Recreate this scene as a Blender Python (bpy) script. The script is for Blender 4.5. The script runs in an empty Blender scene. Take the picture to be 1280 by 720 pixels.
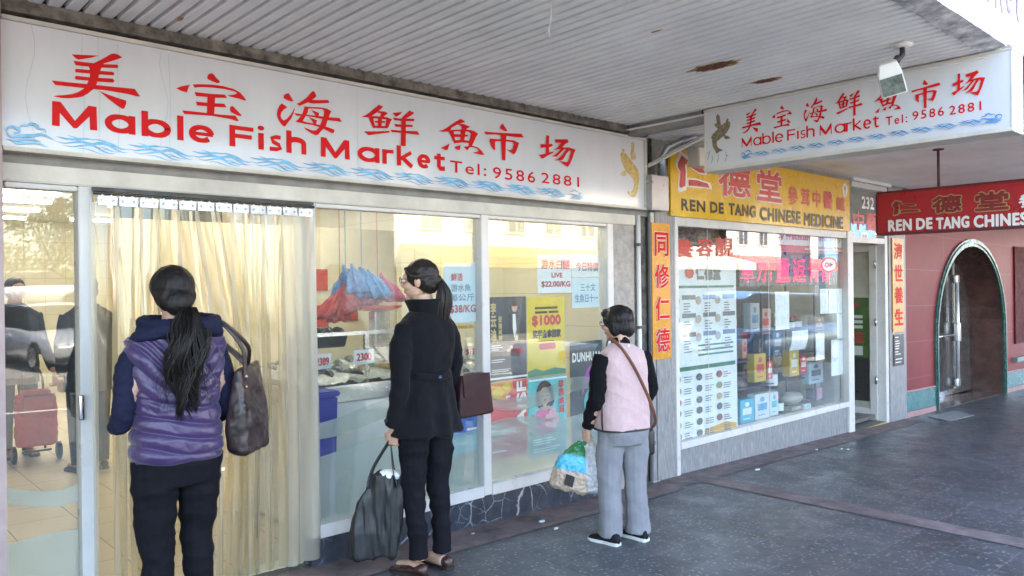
import bpy, bmesh, math, random
import numpy as np
from mathutils import Vector, Matrix, noise as mnoise

sc = bpy.context.scene
COL = sc.collection
rnd = random.Random(7)
R = math.radians

# ---------------------------------------------------------------- camera, sky, sun, exposure
SLOPE = 0.0247            # the footpath falls towards +x
def gz(x): return -SLOPE * x
CAM = np.array([0.0, -4.14, 1.57])
FPX, YAW, PITCH, ROLL = 970.0, R(47.4), R(-0.1), R(-0.7)
_F = np.array([math.cos(YAW)*math.cos(PITCH), math.sin(YAW)*math.cos(PITCH), math.sin(PITCH)])
_r = np.array([math.sin(YAW), -math.cos(YAW), 0.0]); _u = np.cross(_r, _F)
_R = _r*math.cos(ROLL) + _u*math.sin(ROLL); _U = -_r*math.sin(ROLL) + _u*math.cos(ROLL)
cd = bpy.data.cameras.new('camera'); cam = bpy.data.objects.new('camera', cd); COL.objects.link(cam)
cd.sensor_width = 36.0; cd.lens = FPX/1280*36; cd.clip_start = 0.05; cd.clip_end = 600
M3 = Matrix(((_R[0], _U[0], -_F[0]), (_R[1], _U[1], -_F[1]), (_R[2], _U[2], -_F[2])))
cam.matrix_world = Matrix.Translation(Vector(CAM)) @ M3.to_4x4()
sc.camera = cam

SUN_ELEV, SUN_AZ = R(54), R(18)       # sun stands behind the shops; azimuth from +y towards +x
w = bpy.data.worlds.new('World'); sc.world = w; w.use_nodes = True
nt = w.node_tree; bg = nt.nodes['Background']
sky = nt.nodes.new('ShaderNodeTexSky'); sky.sky_type = 'NISHITA'; sky.sun_disc = False
sky.sun_elevation = SUN_ELEV; sky.sun_rotation = SUN_AZ; sky.air_density = 1.0; sky.dust_density = 1.5
nt.links.new(sky.outputs[0], bg.inputs[0]); bg.inputs[1].default_value = 0.15
sl = bpy.data.lights.new('sun', 'SUN'); sl.energy = 5.0; sl.angle = R(0.5); sl.color = (1.0, 0.94, 0.85)
so = bpy.data.objects.new('sun', sl); COL.objects.link(so)
sd = Vector((math.sin(SUN_AZ)*math.cos(SUN_ELEV), math.cos(SUN_AZ)*math.cos(SUN_ELEV), math.sin(SUN_ELEV)))
so.rotation_euler = (-sd).to_track_quat('-Z', 'Y').to_euler(); so.location = (0, 20, 30)
sc.view_settings.view_transform = 'Standard'; sc.view_settings.look = 'None'
sc.view_settings.exposure = 3.48; sc.view_settings.gamma = 1.0; sc.view_settings.use_white_balance = True; sc.view_settings.white_balance_temperature = 7000; sc.view_settings.white_balance_tint = 10; sc.view_settings.use_curve_mapping = False
sc.cycles.use_denoising = True
try: sc.cycles.denoiser = 'OPENIMAGEDENOISE'
except Exception: pass
sc.cycles.max_bounces = 10; sc.cycles.diffuse_bounces = 5; sc.cycles.glossy_bounces = 5
sc.cycles.transparent_max_bounces = 24; sc.cycles.transmission_bounces = 6
sc.cycles.caustics_reflective = False; sc.cycles.caustics_refractive = False
sc.cycles.sample_clamp_indirect = 8.0

def W(u, v, y=0.0):
    "point on the plane y=const that a measured photo position stands for"
    r = _F*FPX + _R*(u-640) - _U*(v-360); t = (y-CAM[1])/r[1]; return CAM + r*t
def G(u, v):
    r = _F*FPX + _R*(u-640) - _U*(v-360); n = np.array([SLOPE, 0, 1.0]); return CAM + r*(-(CAM@n)/(r@n))
def WX(u, v, x):
    r = _F*FPX + _R*(u-640) - _U*(v-360); return CAM + r*(x/r[0])

# ---------------------------------------------------------------- object helpers
def tag(o, label=None, cat=None, group=None, kind=None):
    if label: o['label'] = label
    if cat: o['category'] = cat
    if group: o['group'] = group
    if kind: o['kind'] = kind
    return o
def thing(name, label, cat, loc=(0, 0, 0), rz=0.0, group=None):
    o = bpy.data.objects.new(name, None); COL.objects.link(o); o.empty_display_size = 0.1
    o.location = tuple(float(c) for c in loc); o.rotation_euler = (0, 0, rz)
    return tag(o, label, cat, group)
def worg(p):
    v = np.zeros(3)
    while p is not None: v = v + np.array(p.location); p = p.parent
    return v
def copy_tree(o, parent=None):
    c = o.copy(); COL.objects.link(c); c.parent = parent
    for ch in list(o.children): copy_tree(ch, c)
    return c

class MB:
    def __init__(s): s.v = []; s.f = []
    def add(s, vs, fs):
        n = len(s.v); s.v.extend([tuple(float(c) for c in q) for q in vs]); s.f.extend([tuple(i+n for i in f) for f in fs]); return s
    def box(s, x0, x1, y0, y1, z0, z1, sl=0):
        "sl: 1 bottom follows the footpath slope, 2 bottom and top do"
        vs = []
        for z, k in ((z0, sl >= 1), (z1, sl >= 2)):
            for x, y in ((x0, y0), (x1, y0), (x1, y1), (x0, y1)): vs.append((x, y, z + (gz(x) if k else 0)))
        return s.add(vs, [(3, 2, 1, 0), (4, 5, 6, 7), (0, 1, 5, 4), (1, 2, 6, 5), (2, 3, 7, 6), (3, 0, 4, 7)])
    def obb(s, c, h, rot):
        vs = [Vector(c) + rot @ Vector((sx*h[0], sy*h[1], sz*h[2])) for sz in (-1, 1) for sx, sy in ((-1, -1), (1, -1), (1, 1), (-1, 1))]
        return s.add(vs, [(3, 2, 1, 0), (4, 5, 6, 7), (0, 1, 5, 4), (1, 2, 6, 5), (2, 3, 7, 6), (3, 0, 4, 7)])
    def poly(s, pts): return s.add(pts, [tuple(range(len(pts)))])
    def prism(s, pts, d):
        n = len(pts); d = np.array(d, float); a = [np.array(p, float) for p in pts]; b = [p + d for p in a]
        return s.add(a + b, [tuple(range(n)), tuple(range(2*n-1, n-1, -1))] + [(i, i+n, (i+1) % n+n, (i+1) % n) for i in range(n)])
    def loft(s, rings, caps=True, closed=True):
        n = len(rings[0]); base = len(s.v); vs = [p for r in rings for p in r]; fs = []
        for i in range(len(rings)-1):
            for j in range(n if closed else n-1):
                k = (j+1) % n; fs.append((i*n+j, i*n+k, (i+1)*n+k, (i+1)*n+j))
        if caps: fs.append(tuple(range(n-1, -1, -1))); fs.append(tuple((len(rings)-1)*n+j for j in range(n)))
        return s.add(vs, fs)
    def tube(s, pts, rad, n=10, flat=None):
        P = [np.array(p, float) for p in pts]; m = len(P)
        if not hasattr(rad, '__len__'): rad = [rad]*m
        prev = None; rings = []
        for i in range(m):
            t = P[min(i+1, m-1)] - P[max(i-1, 0)]; t = t/(np.linalg.norm(t)+1e-12)
            if prev is None:
                a = np.array([0, 0, 1.0]) if abs(t[2]) < .9 else np.array([1.0, 0, 0])
            else: a = prev
            a = a - t*(a@t); a = a/(np.linalg.norm(a)+1e-12); prev = a; b = np.cross(t, a)
            r = rad[i]; ra, rb = (r, r) if not hasattr(r, '__len__') else r
            rings.append([P[i] + a*ra*math.cos(2*math.pi*j/n) + b*rb*math.sin(2*math.pi*j/n) for j in range(n)])
        return s.loft(rings)
    def ell(s, c, r, rot=None, nu=20, nv=12):
        vs = []; fs = []; c = np.array(c, float)
        for i in range(1, nv):
            th = math.pi*i/nv
            for j in range(nu):
                ph = 2*math.pi*j/nu; q = Vector((r[0]*math.sin(th)*math.cos(ph), r[1]*math.sin(th)*math.sin(ph), r[2]*math.cos(th)))
                if rot is not None: q = rot @ q
                vs.append(c + np.array(q))
        for e in (1, -1):
            q = Vector((0, 0, e*r[2]));  q = rot @ q if rot is not None else q
            vs.append(c + np.array(q))
        for i in range(nv-2):
            for j in range(nu): k = (j+1) % nu; fs.append((i*nu+j, (i+1)*nu+j, (i+1)*nu+k, i*nu+k))
        T = (nv-1)*nu
        for j in range(nu):
            k = (j+1) % nu; fs.append((T, j, k)); fs.append((T+1, (nv-2)*nu+k, (nv-2)*nu+j))
        return s.add(vs, fs)
    def rbox(s, c, h, r=0.02, n=3, rot=None):
        "rounded box by a superellipsoid-like loft"
        rings = []; c = np.array(c, float)
        prof = [(-h[2], -r)] + [(-h[2]+r-r*math.cos(a), -r+r*math.sin(a)) for a in [math.pi/2*i/n for i in range(1, n+1)]]
        prof = prof + [(-z, d) for z, d in reversed(prof)]
        for z, d in prof:
            ring = []
            for qx, qy, a0 in ((1, 1, 0), (-1, 1, 90), (-1, -1, 180), (1, -1, 270)):
                for i in range(n+1):
                    a = R(a0+90*i/n); q = Vector((qx*(h[0]-r)+(r+d)*math.cos(a), qy*(h[1]-r)+(r+d)*math.sin(a), z))
                    if rot is not None: q = rot @ q
                    ring.append(c+np.array(q))
            rings.append(ring)
        return s.loft(rings)
    def cyl(s, a, b, r, n=16): return s.tube([a, b], r, n)
    def build(s, name, m, parent=None, smooth=False, bevel=0.0, local=False):
        me = bpy.data.meshes.new(name); o = bpy.data.objects.new(name, me); COL.objects.link(o)
        V = np.array(s.v, float).reshape(-1, 3)
        if parent is not None:
            o.parent = parent
            if not local: V = V - worg(parent)
        me.from_pydata(V.tolist(), [], s.f)
        if bevel:
            bm = bmesh.new(); bm.from_mesh(me)
            bmesh.ops.remove_doubles(bm, verts=bm.verts, dist=1e-6)
            ed = [e for e in bm.edges if len(e.link_faces) == 2 and e.calc_face_angle(0) > R(30)]
            try: bmesh.ops.bevel(bm, geom=ed, offset=bevel, segments=2, affect='EDGES', clamp_overlap=True)
            except Exception: pass
            bm.to_mesh(me); bm.free()
        if m is not None:
            for q in (m if isinstance(m, (list, tuple)) else [m]): me.materials.append(q)
        if smooth: me.polygons.foreach_set('use_smooth', [True]*len(me.polygons))
        me.update(); return o

def remesh(mb, voxel, smooth=4, fac=0.5):
    me = bpy.data.meshes.new('tmp'); me.from_pydata(mb.v, [], mb.f)
    bm = bmesh.new(); bm.from_mesh(me); bmesh.ops.recalc_face_normals(bm, faces=bm.faces); bm.to_mesh(me); bm.free()
    o = bpy.data.objects.new('tmp', me); COL.objects.link(o)
    md = o.modifiers.new('r', 'REMESH'); md.mode = 'VOXEL'; md.voxel_size = voxel
    if smooth: sm = o.modifiers.new('s', 'SMOOTH'); sm.iterations = smooth; sm.factor = fac
    dg = bpy.context.evaluated_depsgraph_get(); dg.update()
    n = bpy.data.meshes.new_from_object(o.evaluated_get(dg))
    V = np.empty(len(n.vertices)*3); n.vertices.foreach_get('co', V); V = V.reshape(-1, 3)
    N = np.empty(len(n.vertices)*3); n.vertices.foreach_get('normal', N); N = N.reshape(-1, 3)
    F = [tuple(p.vertices) for p in n.polygons]
    bpy.data.objects.remove(o); bpy.data.meshes.remove(me); bpy.data.meshes.remove(n)
    r = MB(); r.v = V; r.f = F; r.n = N
    return r

# ---------------------------------------------------------------- flat artwork on a plane (posters, lettering)
class Fr:
    "frame of a plane: origin, right, up; n points at the viewer"
    def __init__(s, o, u=(1, 0, 0), v=(0, 0, 1)):
        s.o = np.array(o, float); s.u = np.array(u, float); s.v = np.array(v, float); s.n = np.cross(s.u, s.v); s.n = s.n/np.linalg.norm(s.n)
    def p(s, x, z, d=0.0): return s.o + s.u*x + s.v*z + s.n*d
class Art:
    def __init__(s, fr, d0=0.002): s.fr = fr; s.mb = MB(); s.d = d0
    def _z(s): s.d += 0.00012; return s.d
    def poly(s, pts):
        d = s._z(); s.mb.poly([s.fr.p(x, z, d) for x, z in pts]); return s
    def rect(s, x0, x1, z0, z1): return s.poly([(x0, z0), (x1, z0), (x1, z1), (x0, z1)])
    def disc(s, x, z, rx, rz=None, n=20):
        rz = rz or rx; return s.poly([(x+rx*math.cos(2*math.pi*i/n), z+rz*math.sin(2*math.pi*i/n)) for i in range(n)])
    def ribbon(s, pts, wid, cap=True):
        P = [np.array(p, float) for p in pts]; m = len(P)
        if not hasattr(wid, '__len__'): wid = [wid]*m
        L = []; Rr = []
        for i in range(m):
            t = P[min(i+1, m-1)]-P[max(i-1, 0)]; t = t/(np.linalg.norm(t)+1e-12); nn = np.array([-t[1], t[0]])
            L.append(P[i]+nn*wid[i]/2); Rr.append(P[i]-nn*wid[i]/2)
        d = s._z()
        s.mb.add([s.fr.p(q[0], q[1], d) for q in L+Rr], [(i, i+m, i+1+m, i+1) for i in range(m-1)])
        return s
    def text(s, body, x0, x1, z0, z1, bold=0.0, spacing=1.0):
        V, F = text2d(body, spacing)
        if len(V) == 0: return s
        lo, hi = V.min(0), V.max(0); sx = (x1-x0)/max(hi[0]-lo[0], 1e-6); sz = (z1-z0)/max(hi[1]-lo[1], 1e-6)
        Q = (V-lo)*np.array([sx, sz])+np.array([x0, z0])
        offs = [(0, 0)] if not bold else [(-bold, 0), (bold, 0), (0, bold), (0, -bold), (0, 0)] if bold < .004 else \
               [(bold*math.cos(k*math.pi/4), bold*math.sin(k*math.pi/4)) for k in range(8)]+[(0, 0)]
        for ox, oz in offs:
            d = s._z(); s.mb.add([s.fr.p(x+ox, z+oz, d) for x, z in Q], F)
        return s
    def build(s, name, m, parent=None): return s.mb.build(name, m, parent)
_tc = {}
def text2d(body, spacing=1.0):
    k = (body, spacing)
    if k not in _tc:
        c = bpy.data.curves.new('lettering', 'FONT'); c.body = body; c.size = 1; c.resolution_u = 3; c.space_character = spacing
        o = bpy.data.objects.new('lettering', c); COL.objects.link(o)
        dg = bpy.context.evaluated_depsgraph_get(); me = bpy.data.meshes.new_from_object(o.evaluated_get(dg))
        _tc[k] = (np.array([(q.co.x, q.co.y) for q in me.vertices]).reshape(-1, 2), [tuple(p.vertices) for p in me.polygons])
        bpy.data.objects.remove(o); bpy.data.curves.remove(c); bpy.data.meshes.remove(me)
    return _tc[k]

# ---------------------------------------------------------------- materials
class NT:
    def __init__(s, name):
        s.m = bpy.data.materials.new(name); s.m.use_nodes = True; s.t = s.m.node_tree
        s.b = s.t.nodes['Principled BSDF']; s.out = s.t.nodes['Material Output']; s._tc = None
    def n(s, typ, **kw):
        q = s.t.nodes.new(typ)
        for k, v in kw.items():
            if isinstance(k, str) and hasattr(q, k) and k not in ('inputs',): setattr(q, k, v)
        return q
    def l(s, a, b): s.t.links.new(a, b)
    def co(s):
        if s._tc is None: s._tc = s.n('ShaderNodeTexCoord')
        return s._tc.outputs['Object']
    def mapping(s, scale=(1, 1, 1), loc=(0, 0, 0), src=None):
        q = s.n('ShaderNodeMapping'); q.inputs['Scale'].default_value = scale; q.inputs['Location'].default_value = loc
        s.l(src or s.co(), q.inputs[0]); return q.outputs[0]
    def noise(s, scale, detail=4, rough=.6, vec=None, dist=0):
        q = s.n('ShaderNodeTexNoise'); q.inputs['Scale'].default_value = scale; q.inputs['Detail'].default_value = detail
        q.inputs['Roughness'].default_value = rough; q.inputs['Distortion'].default_value = dist
        s.l(vec or s.co(), q.inputs['Vector']); return q.outputs['Fac']
    def ramp(s, fac, stops, interp='LINEAR'):
        q = s.n('ShaderNodeValToRGB'); cr = q.color_ramp; cr.interpolation = interp
        while len(cr.elements) < len(stops): cr.elements.new(.5)
        for e, (p, c) in zip(cr.elements, stops):
            e.position = p; e.color = (c[0], c[1], c[2], 1) if hasattr(c, '__len__') else (c, c, c, 1)
        s.l(fac, q.inputs[0]); return q.outputs[0]
    def mix(s, fac, a, b, mode='MIX'):
        q = s.n('ShaderNodeMix'); q.data_type = 'RGBA'; q.blend_type = mode
        for sock, v in ((q.inputs[0], fac), (q.inputs[6], a), (q.inputs[7], b)):
            if isinstance(v, bpy.types.NodeSocket): s.l(v, sock)
            elif hasattr(v, '__len__'): sock.default_value = (v[0], v[1], v[2], 1)
            else: sock.default_value = v
        return q.outputs[2]
    def math(s, op, a, b=None, c=None):
        q = s.n('ShaderNodeMath'); q.operation = op
        for i, v in enumerate((a, b, c)):
            if v is None: continue
            if isinstance(v, bpy.types.NodeSocket): s.l(v, q.inputs[i])
            else: q.inputs[i].default_value = v
        return q.outputs[0]
    def sep(s, vec=None):
        q = s.n('ShaderNodeSeparateXYZ'); s.l(vec or s.co(), q.inputs[0]); return q.outputs
    def bump(s, h, strength=.3, dist=.01):
        q = s.n('ShaderNodeBump'); q.inputs['Strength'].default_value = strength; q.inputs['Distance'].default_value = dist
        s.l(h, q.inputs['Height']); s.l(q.outputs[0], s.b.inputs['Normal'])
    def fresnel(s, ior):
        q = s.n('ShaderNodeFresnel'); g = s.n('ShaderNodeNewGeometry')   # same reflectance from either side of a thin sheet
        s.l(s.math('ADD', s.math('MULTIPLY', g.outputs['Backfacing'], 1/ior-ior), ior), q.inputs[0]); return q
    def set(s, **kw):
        names = dict(col='Base Color', rough='Roughness', metal='Metallic', spec='Specular IOR Level', coat='Coat Weight', sheen='Sheen Weight', ior='IOR', trans='Transmission Weight')
        for k, v in kw.items():
            i = s.b.inputs[names[k]]
            if isinstance(v, bpy.types.NodeSocket): s.l(v, i)
            elif hasattr(v, '__len__'): i.default_value = (v[0], v[1], v[2], 1)
            else: i.default_value = v
        return s

def mat(name, col, rough=.5, metal=0., var=.12, scale=6., bump=0., bscale=60., spec=.5, coat=0., sheen=0., stretch=(1, 1, 1), rvar=.12):
    "plain surface with uneven tone, gloss and grain"
    t = NT(name); v = t.mapping(stretch)
    f = t.noise(scale, 5, .65, v)
    lo = [c*(1-var*1.6) for c in col]; hi = [min(1, c*(1+var)) for c in col]
    t.set(col=t.ramp(f, [(.3, lo), (.7, hi)]), metal=metal, spec=spec, coat=coat, sheen=sheen)
    g = t.noise(scale*2.3, 4, .6, v)
    t.set(rough=t.ramp(g, [(.3, max(0.02, rough-rvar)), (.7, min(1, rough+rvar))]))
    if bump: t.bump(t.noise(bscale, 4, .6, v), bump, .004)
    return t.m
def emis(name, col, strength):
    t = NT(name); t.set(col=(0.8, .8, .8)); t.b.inputs['Emission Color'].default_value = (*col, 1); t.b.inputs['Emission Strength'].default_value = strength
    return t.m
def glassmat(name, tint=(.96, .98, .97), ior=1.5, dirt=.03):
    t = NT(name); tr = t.n('ShaderNodeBsdfTransparent'); tr.inputs[0].default_value = (*tint, 1)
    gl = t.n('ShaderNodeBsdfGlossy'); gl.inputs['Roughness'].default_value = 0.0; gl.inputs[0].default_value = (1, 1, 1, 1)
    fr = t.fresnel(ior)
    mx = t.n('ShaderNodeMixShader'); t.l(fr.outputs[0], mx.inputs[0]); t.l(tr.outputs[0], mx.inputs[1]); t.l(gl.outputs[0], mx.inputs[2])
    df = t.n('ShaderNodeBsdfDiffuse'); df.inputs[0].default_value = (.8, .8, .78, 1)
    m2 = t.n('ShaderNodeMixShader'); t.l(t.ramp(t.noise(1.3, 6, .7), [(.35, 0), (.75, dirt*2)]), m2.inputs[0])
    t.l(mx.outputs[0], m2.inputs[1]); t.l(df.outputs[0], m2.inputs[2]); t.l(m2.outputs[0], t.out.inputs[0]); return t.m
def filmmat(name, tint, diff, opac, rough=.3, gloss=.08, trl=.5, streak=0.0):
    "translucent sheet: transparent + diffuse/translucent + gloss"
    t = NT(name); tr = t.n('ShaderNodeBsdfTransparent'); tr.inputs[0].default_value = (*tint, 1)
    d = t.n('ShaderNodeBsdfDiffuse'); d.inputs[0].default_value = (*diff, 1); tl = t.n('ShaderNodeBsdfTranslucent'); tl.inputs[0].default_value = (*diff, 1)
    a = t.n('ShaderNodeMixShader'); a.inputs[0].default_value = trl; t.l(d.outputs[0], a.inputs[1]); t.l(tl.outputs[0], a.inputs[2])
    b = t.n('ShaderNodeMixShader'); t.l(tr.outputs[0], b.inputs[1]); t.l(a.outputs[0], b.inputs[2])
    if streak:
        f = t.noise(3, 4, .6, t.mapping((5, 5, .15))); t.l(t.ramp(f, [(.3, max(0, opac-streak)), (.75, min(1, opac+streak))]), b.inputs[0])
    else: b.inputs[0].default_value = opac
    gl = t.n('ShaderNodeBsdfGlossy'); gl.inputs['Roughness'].default_value = rough
    lw = t.fresnel(1.45)
    c = t.n('ShaderNodeMixShader'); t.l(t.math('MULTIPLY', lw.outputs[0], gloss/.04), c.inputs[0]); t.l(b.outputs[0], c.inputs[1]); t.l(gl.outputs[0], c.inputs[2])
    t.l(c.outputs[0], t.out.inputs[0]); return t.m

def pavement_mat():
    t = NT('terrazzo_paving'); s = t.sep(); x, y = s[0], s[1]
    vo = t.n('ShaderNodeTexVoronoi'); vo.inputs['Scale'].default_value = 34; t.l(t.mapping((1, 1, .02)), vo.inputs['Vector'])
    chip = t.ramp(vo.outputs['Distance'], [(.30, 1), (.36, 0)])
    sel = t.ramp(t.sep(vo.outputs['Color'])[0], [(.50, 0), (.54, 1)])
    chipf = t.math('MULTIPLY', chip, sel)
    v2 = t.n('ShaderNodeTexVoronoi'); v2.inputs['Scale'].default_value = 120; t.l(t.mapping((1, 1, .02)), v2.inputs['Vector'])
    c2 = t.math('MULTIPLY', t.ramp(v2.outputs['Distance'], [(.25, 1), (.33, 0)]), t.ramp(t.sep(v2.outputs['Color'])[1], [(.45, 0), (.5, 1)]))
    base = t.ramp(t.noise(1.1, 6, .65), [(.3, (.046, .051, .058)), (.55, (.064, .069, .076)), (.75, (.082, .079, .082))])
    tx = t.math('FLOOR', t.math('DIVIDE', x, .3)); ty = t.math('FLOOR', t.math('DIVIDE', y, .3))
    wn = t.n('ShaderNodeTexWhiteNoise'); cb = t.n('ShaderNodeCombineXYZ'); t.l(tx, cb.inputs[0]); t.l(ty, cb.inputs[1]); t.l(cb.outputs[0], wn.inputs[0])
    base = t.mix(1.0, base, t.ramp(wn.outputs[0], [(0, .8), (1, 1.18)]), 'MULTIPLY')
    chipc = t.ramp(t.sep(vo.outputs['Color'])[2], [(.2, (.13, .15, .16)), (.6, (.29, .31, .32)), (.9, (.22, .19, .17))])
    col = t.mix(t.math('MULTIPLY', c2, .45), base, (.22, .24, .25)); col = t.mix(chipf, col, chipc)
    fx = t.math('ABSOLUTE', t.math('SUBTRACT', t.math('FRACT', t.math('DIVIDE', x, .3)), .5)); fy = t.math('ABSOLUTE', t.math('SUBTRACT', t.math('FRACT', t.math('DIVIDE', y, .3)), .5))
    jx = t.math('GREATER_THAN', fx, .488); jy = t.math('GREATER_THAN', fy, .489)
    worn = t.ramp(t.noise(2.3, 3, .6), [(.32, .15), (.50, 1)])
    col = t.mix(t.math('MULTIPLY', jx, t.math('MULTIPLY', worn, .85)), col, (.022, .022, .024))
    col = t.mix(t.math('MULTIPLY', jy, t.math('MULTIPLY', worn, .5)), col, (.20, .20, .21))
    st = t.ramp(t.noise(.55, 5, .7), [(.5, 0), (.72, .5)]); col = t.mix(st, col, (.045, .035, .034))
    gv = t.n('ShaderNodeTexVoronoi'); gv.inputs['Scale'].default_value = 3.2; t.l(t.mapping((1, 1, .02)), gv.inputs['Vector'])
    gum = t.math('MULTIPLY', t.ramp(gv.outputs['Distance'], [(.055, 1), (.075, 0)]), t.ramp(t.sep(gv.outputs['Color'])[0], [(.45, 0), (.5, .8)])); col = t.mix(gum, col, (.020, .020, .022))
    st2 = t.ramp(t.noise(1.7, 6, .75, None, 1.2), [(.56, 0), (.68, .45)]); col = t.mix(st2, col, (.10, .10, .105))
    t.set(col=col, rough=t.ramp(t.noise(4, 5, .7), [(.3, .28), (.7, .55)]), spec=.5)
    h = t.math('SUBTRACT', t.noise(55, 3, .6), t.math('MULTIPLY', t.math('MAXIMUM', jx, jy), 1.2)); t.bump(h, .12, .002)
    return t.m
def marble_mat():
    t = NT('black_marble'); nv = t.n('ShaderNodeTexNoise'); nv.inputs['Scale'].default_value = 2.5; nv.inputs['Detail'].default_value = 6; t.l(t.co(), nv.inputs['Vector'])
    ad = t.n('ShaderNodeMix'); ad.data_type = 'VECTOR'; ad.inputs[0].default_value = .22; t.l(t.co(), ad.inputs[4]); t.l(nv.outputs['Color'], ad.inputs[5])
    vo = t.n('ShaderNodeTexVoronoi'); vo.feature = 'DISTANCE_TO_EDGE'; vo.inputs['Scale'].default_value = 3.6; t.l(ad.outputs[1], vo.inputs['Vector'])
    v2 = t.n('ShaderNodeTexVoronoi'); v2.feature = 'DISTANCE_TO_EDGE'; v2.inputs['Scale'].default_value = 9; t.l(ad.outputs[1], v2.inputs['Vector'])
    a = t.math('MULTIPLY', t.ramp(vo.outputs['Distance'], [(.0, 1), (.022, 0)]), t.ramp(t.noise(1.9, 3), [(.45, 0), (.6, 1)]))
    b = t.math('MULTIPLY', t.ramp(v2.outputs['Distance'], [(.0, .6), (.03, 0)]), t.ramp(t.noise(2.6, 3), [(.48, 0), (.62, 1)]))
    base = t.ramp(t.noise(5, 6, .7), [(.3, (.018, .022, .032)), (.7, (.055, .062, .08))])
    col = t.mix(t.math('MAXIMUM', a, b), base, (.42, .44, .46)); t.set(col=col, rough=.22); return t.m
def granite_mat(name, a, b):
    t = NT(name); v = t.mapping((1, 1, .16)); f = t.noise(55, 6, .75, v); g = t.noise(6, 4, .6)
    c = t.ramp(f, [(.32, a), (.68, b)]); t.set(col=t.mix(t.ramp(g, [(.4, 0), (.7, .35)]), c, (.2, .2, .22)), rough=.4); t.bump(f, .15, .003)
    return t.m

M = {}
M['alu'] = mat('painted_aluminium', (.62, .60, .57), .35, .0, .06, 3, .02, 30)
M['alu_dark'] = mat('grey_aluminium', (.34, .35, .37), .35, .6, .08, 3)
M['cream_frame'] = mat('cream_weathered_paint', (.60, .56, .49), .5, 0, .12, 4, .1, 40)
M['sign_white'] = mat('sign_acrylic', (.63, .63, .65), .13, 0, .05, 2.2, 0, 20, rvar=.03, stretch=(1, 1, .35))
M['fascia_white'] = mat('painted_fascia_panel', (.82, .82, .82), .35, 0, .03, 2)
M['red_vinyl'] = mat('red_vinyl', (.66, .010, .012), .5, 0, .06, 3, rvar=.05, spec=.15)
M['pink_vinyl'] = mat('faded_pink_vinyl', (.20, .055, .10), .4, 0, .06, 3)
M['blue_vinyl'] = mat('blue_vinyl', (.16, .46, .72), .22, 0, .25, 9)
M['blue_dark_vinyl'] = mat('deep_blue_vinyl', (.045, .28, .60), .22, 0, .25, 9)
M['gold_vinyl'] = mat('gold_vinyl', (.54, .42, .19), .25, 0, .25, 25)
M['gold_orange'] = mat('amber_vinyl', (.54, .38, .12), .25, 0, .2, 25)
M['bronze_vinyl'] = mat('bronze_vinyl', (.23, .19, .12), .3, 0, .3, 40)
M['soffit'] = mat('soffit_sheet', (.88, .875, .86), .42, 0, .10, 1.2, .04, 8)
M['rust'] = mat('rust', (.17, .055, .020), .9, 0, .6, 40, .5, 60)
M['rust_stain'] = mat('rust_stain', (.46, .27, .10), .8, 0, .4, 30)
M['grime'] = mat('grimy_timber', (.17, .145, .12), .85, 0, .5, 12, .6, 30)
M['concrete'] = mat('concrete', (.28, .27, .25), .85, 0, .2, 5, .5, 30)
M['brick'] = mat('painted_brick', (.42, .34, .26), .8, 0, .15, 4, .4, 20)
M['glass'] = glassmat('window_glass')
M['pvc'] = filmmat('yellowed_pvc', (.95, .905, .765), (.74, .69, .53), .25, .07, .085, .7)
M['pvc_edge'] = filmmat('scuffed_pvc', (.92, .89, .80), (.74, .71, .62), .48, .22, .06, .6)
M['frost'] = filmmat('frosted_film', (.82, .92, .90), (.66, .78, .76), .62, .35, .03, .55)
M['frost_light'] = filmmat('thin_frosted_film', (.9, .96, .92), (.7, .78, .72), .45, .35, .03, .55)
M['steel'] = mat('stainless_steel', (.62, .62, .63), .22, 1, .06, 8, rvar=.08)
M['chrome'] = mat('chrome', (.75, .75, .76), .08, 1, .03, 4, rvar=.04)
M['pave'] = pavement_mat()
M['brown_tile'] = mat('brown_quarry_tile', (.155, .115, .112), .6, 0, .35, 5, .3, 60)
M['marble'] = marble_mat()
M['granite'] = granite_mat('grey_granite', (.14, .14, .14), (.36, .355, .35))
M['asphalt'] = mat('asphalt', (.10, .10, .102), .9, 0, .25, 20, .6, 150)
M['kerb'] = mat('kerb_concrete', (.30, .29, .27), .85, 0, .2, 8, .4, 60)
M['earth'] = mat('verge_ground', (.12, .12, .07), .95, 0, .4, 3, .6, 30)
M['linemark'] = mat('road_paint', (.72, .72, .7), .7, 0, .15, 10)
M['wall_cream'] = mat('cream_wall', (.70, .66, .51), .6, 0, .08, 2)
M['ceil_white'] = mat('ceiling_white', (.72, .70, .64), .7, 0, .04, 2)
M['yellow_sign'] = mat('yellow_sign_panel', (.68, .40, .008), .3, 0, .06, 1.5)
M['orange_sign'] = mat('orange_sign_panel', (.68, .29, .030), .3, 0, .08, 2)
M['red_sign'] = mat('red_sign_panel', (.38, .013, .018), .35, 0, .07, 2)
M['sign_red_ink'] = mat('coral_red_ink', (.55, .055, .04), .35, 0, .08, 5)
M['white_ink'] = mat('white_ink', (.78, .76, .72), .4, 0, .03, 5)
M['black_ink'] = mat('black_ink', (.022, .018, .016), .35, 0, .1, 5)
M['grey_ink'] = mat('grey_ink', (.20, .20, .21), .5, 0, .1, 5)
M['tan_ink'] = mat('tan_ink', (.25, .13, .06), .4, 0, .1, 5)
M['paper'] = mat('paper', (.74, .78, .80), .6, 0, .03, 4)
M['paper_blue'] = mat('bluish_paper', (.60, .72, .78), .6, 0, .08, 3)
M['black'] = mat('black_plastic', (.02, .02, .022), .4, 0, .2, 8)
M['white_paint'] = mat('white_gloss_paint', (.72, .71, .68), .35, 0, .05, 4)
M['cable'] = mat('cable_grey', (.20, .19, .18), .5)
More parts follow.
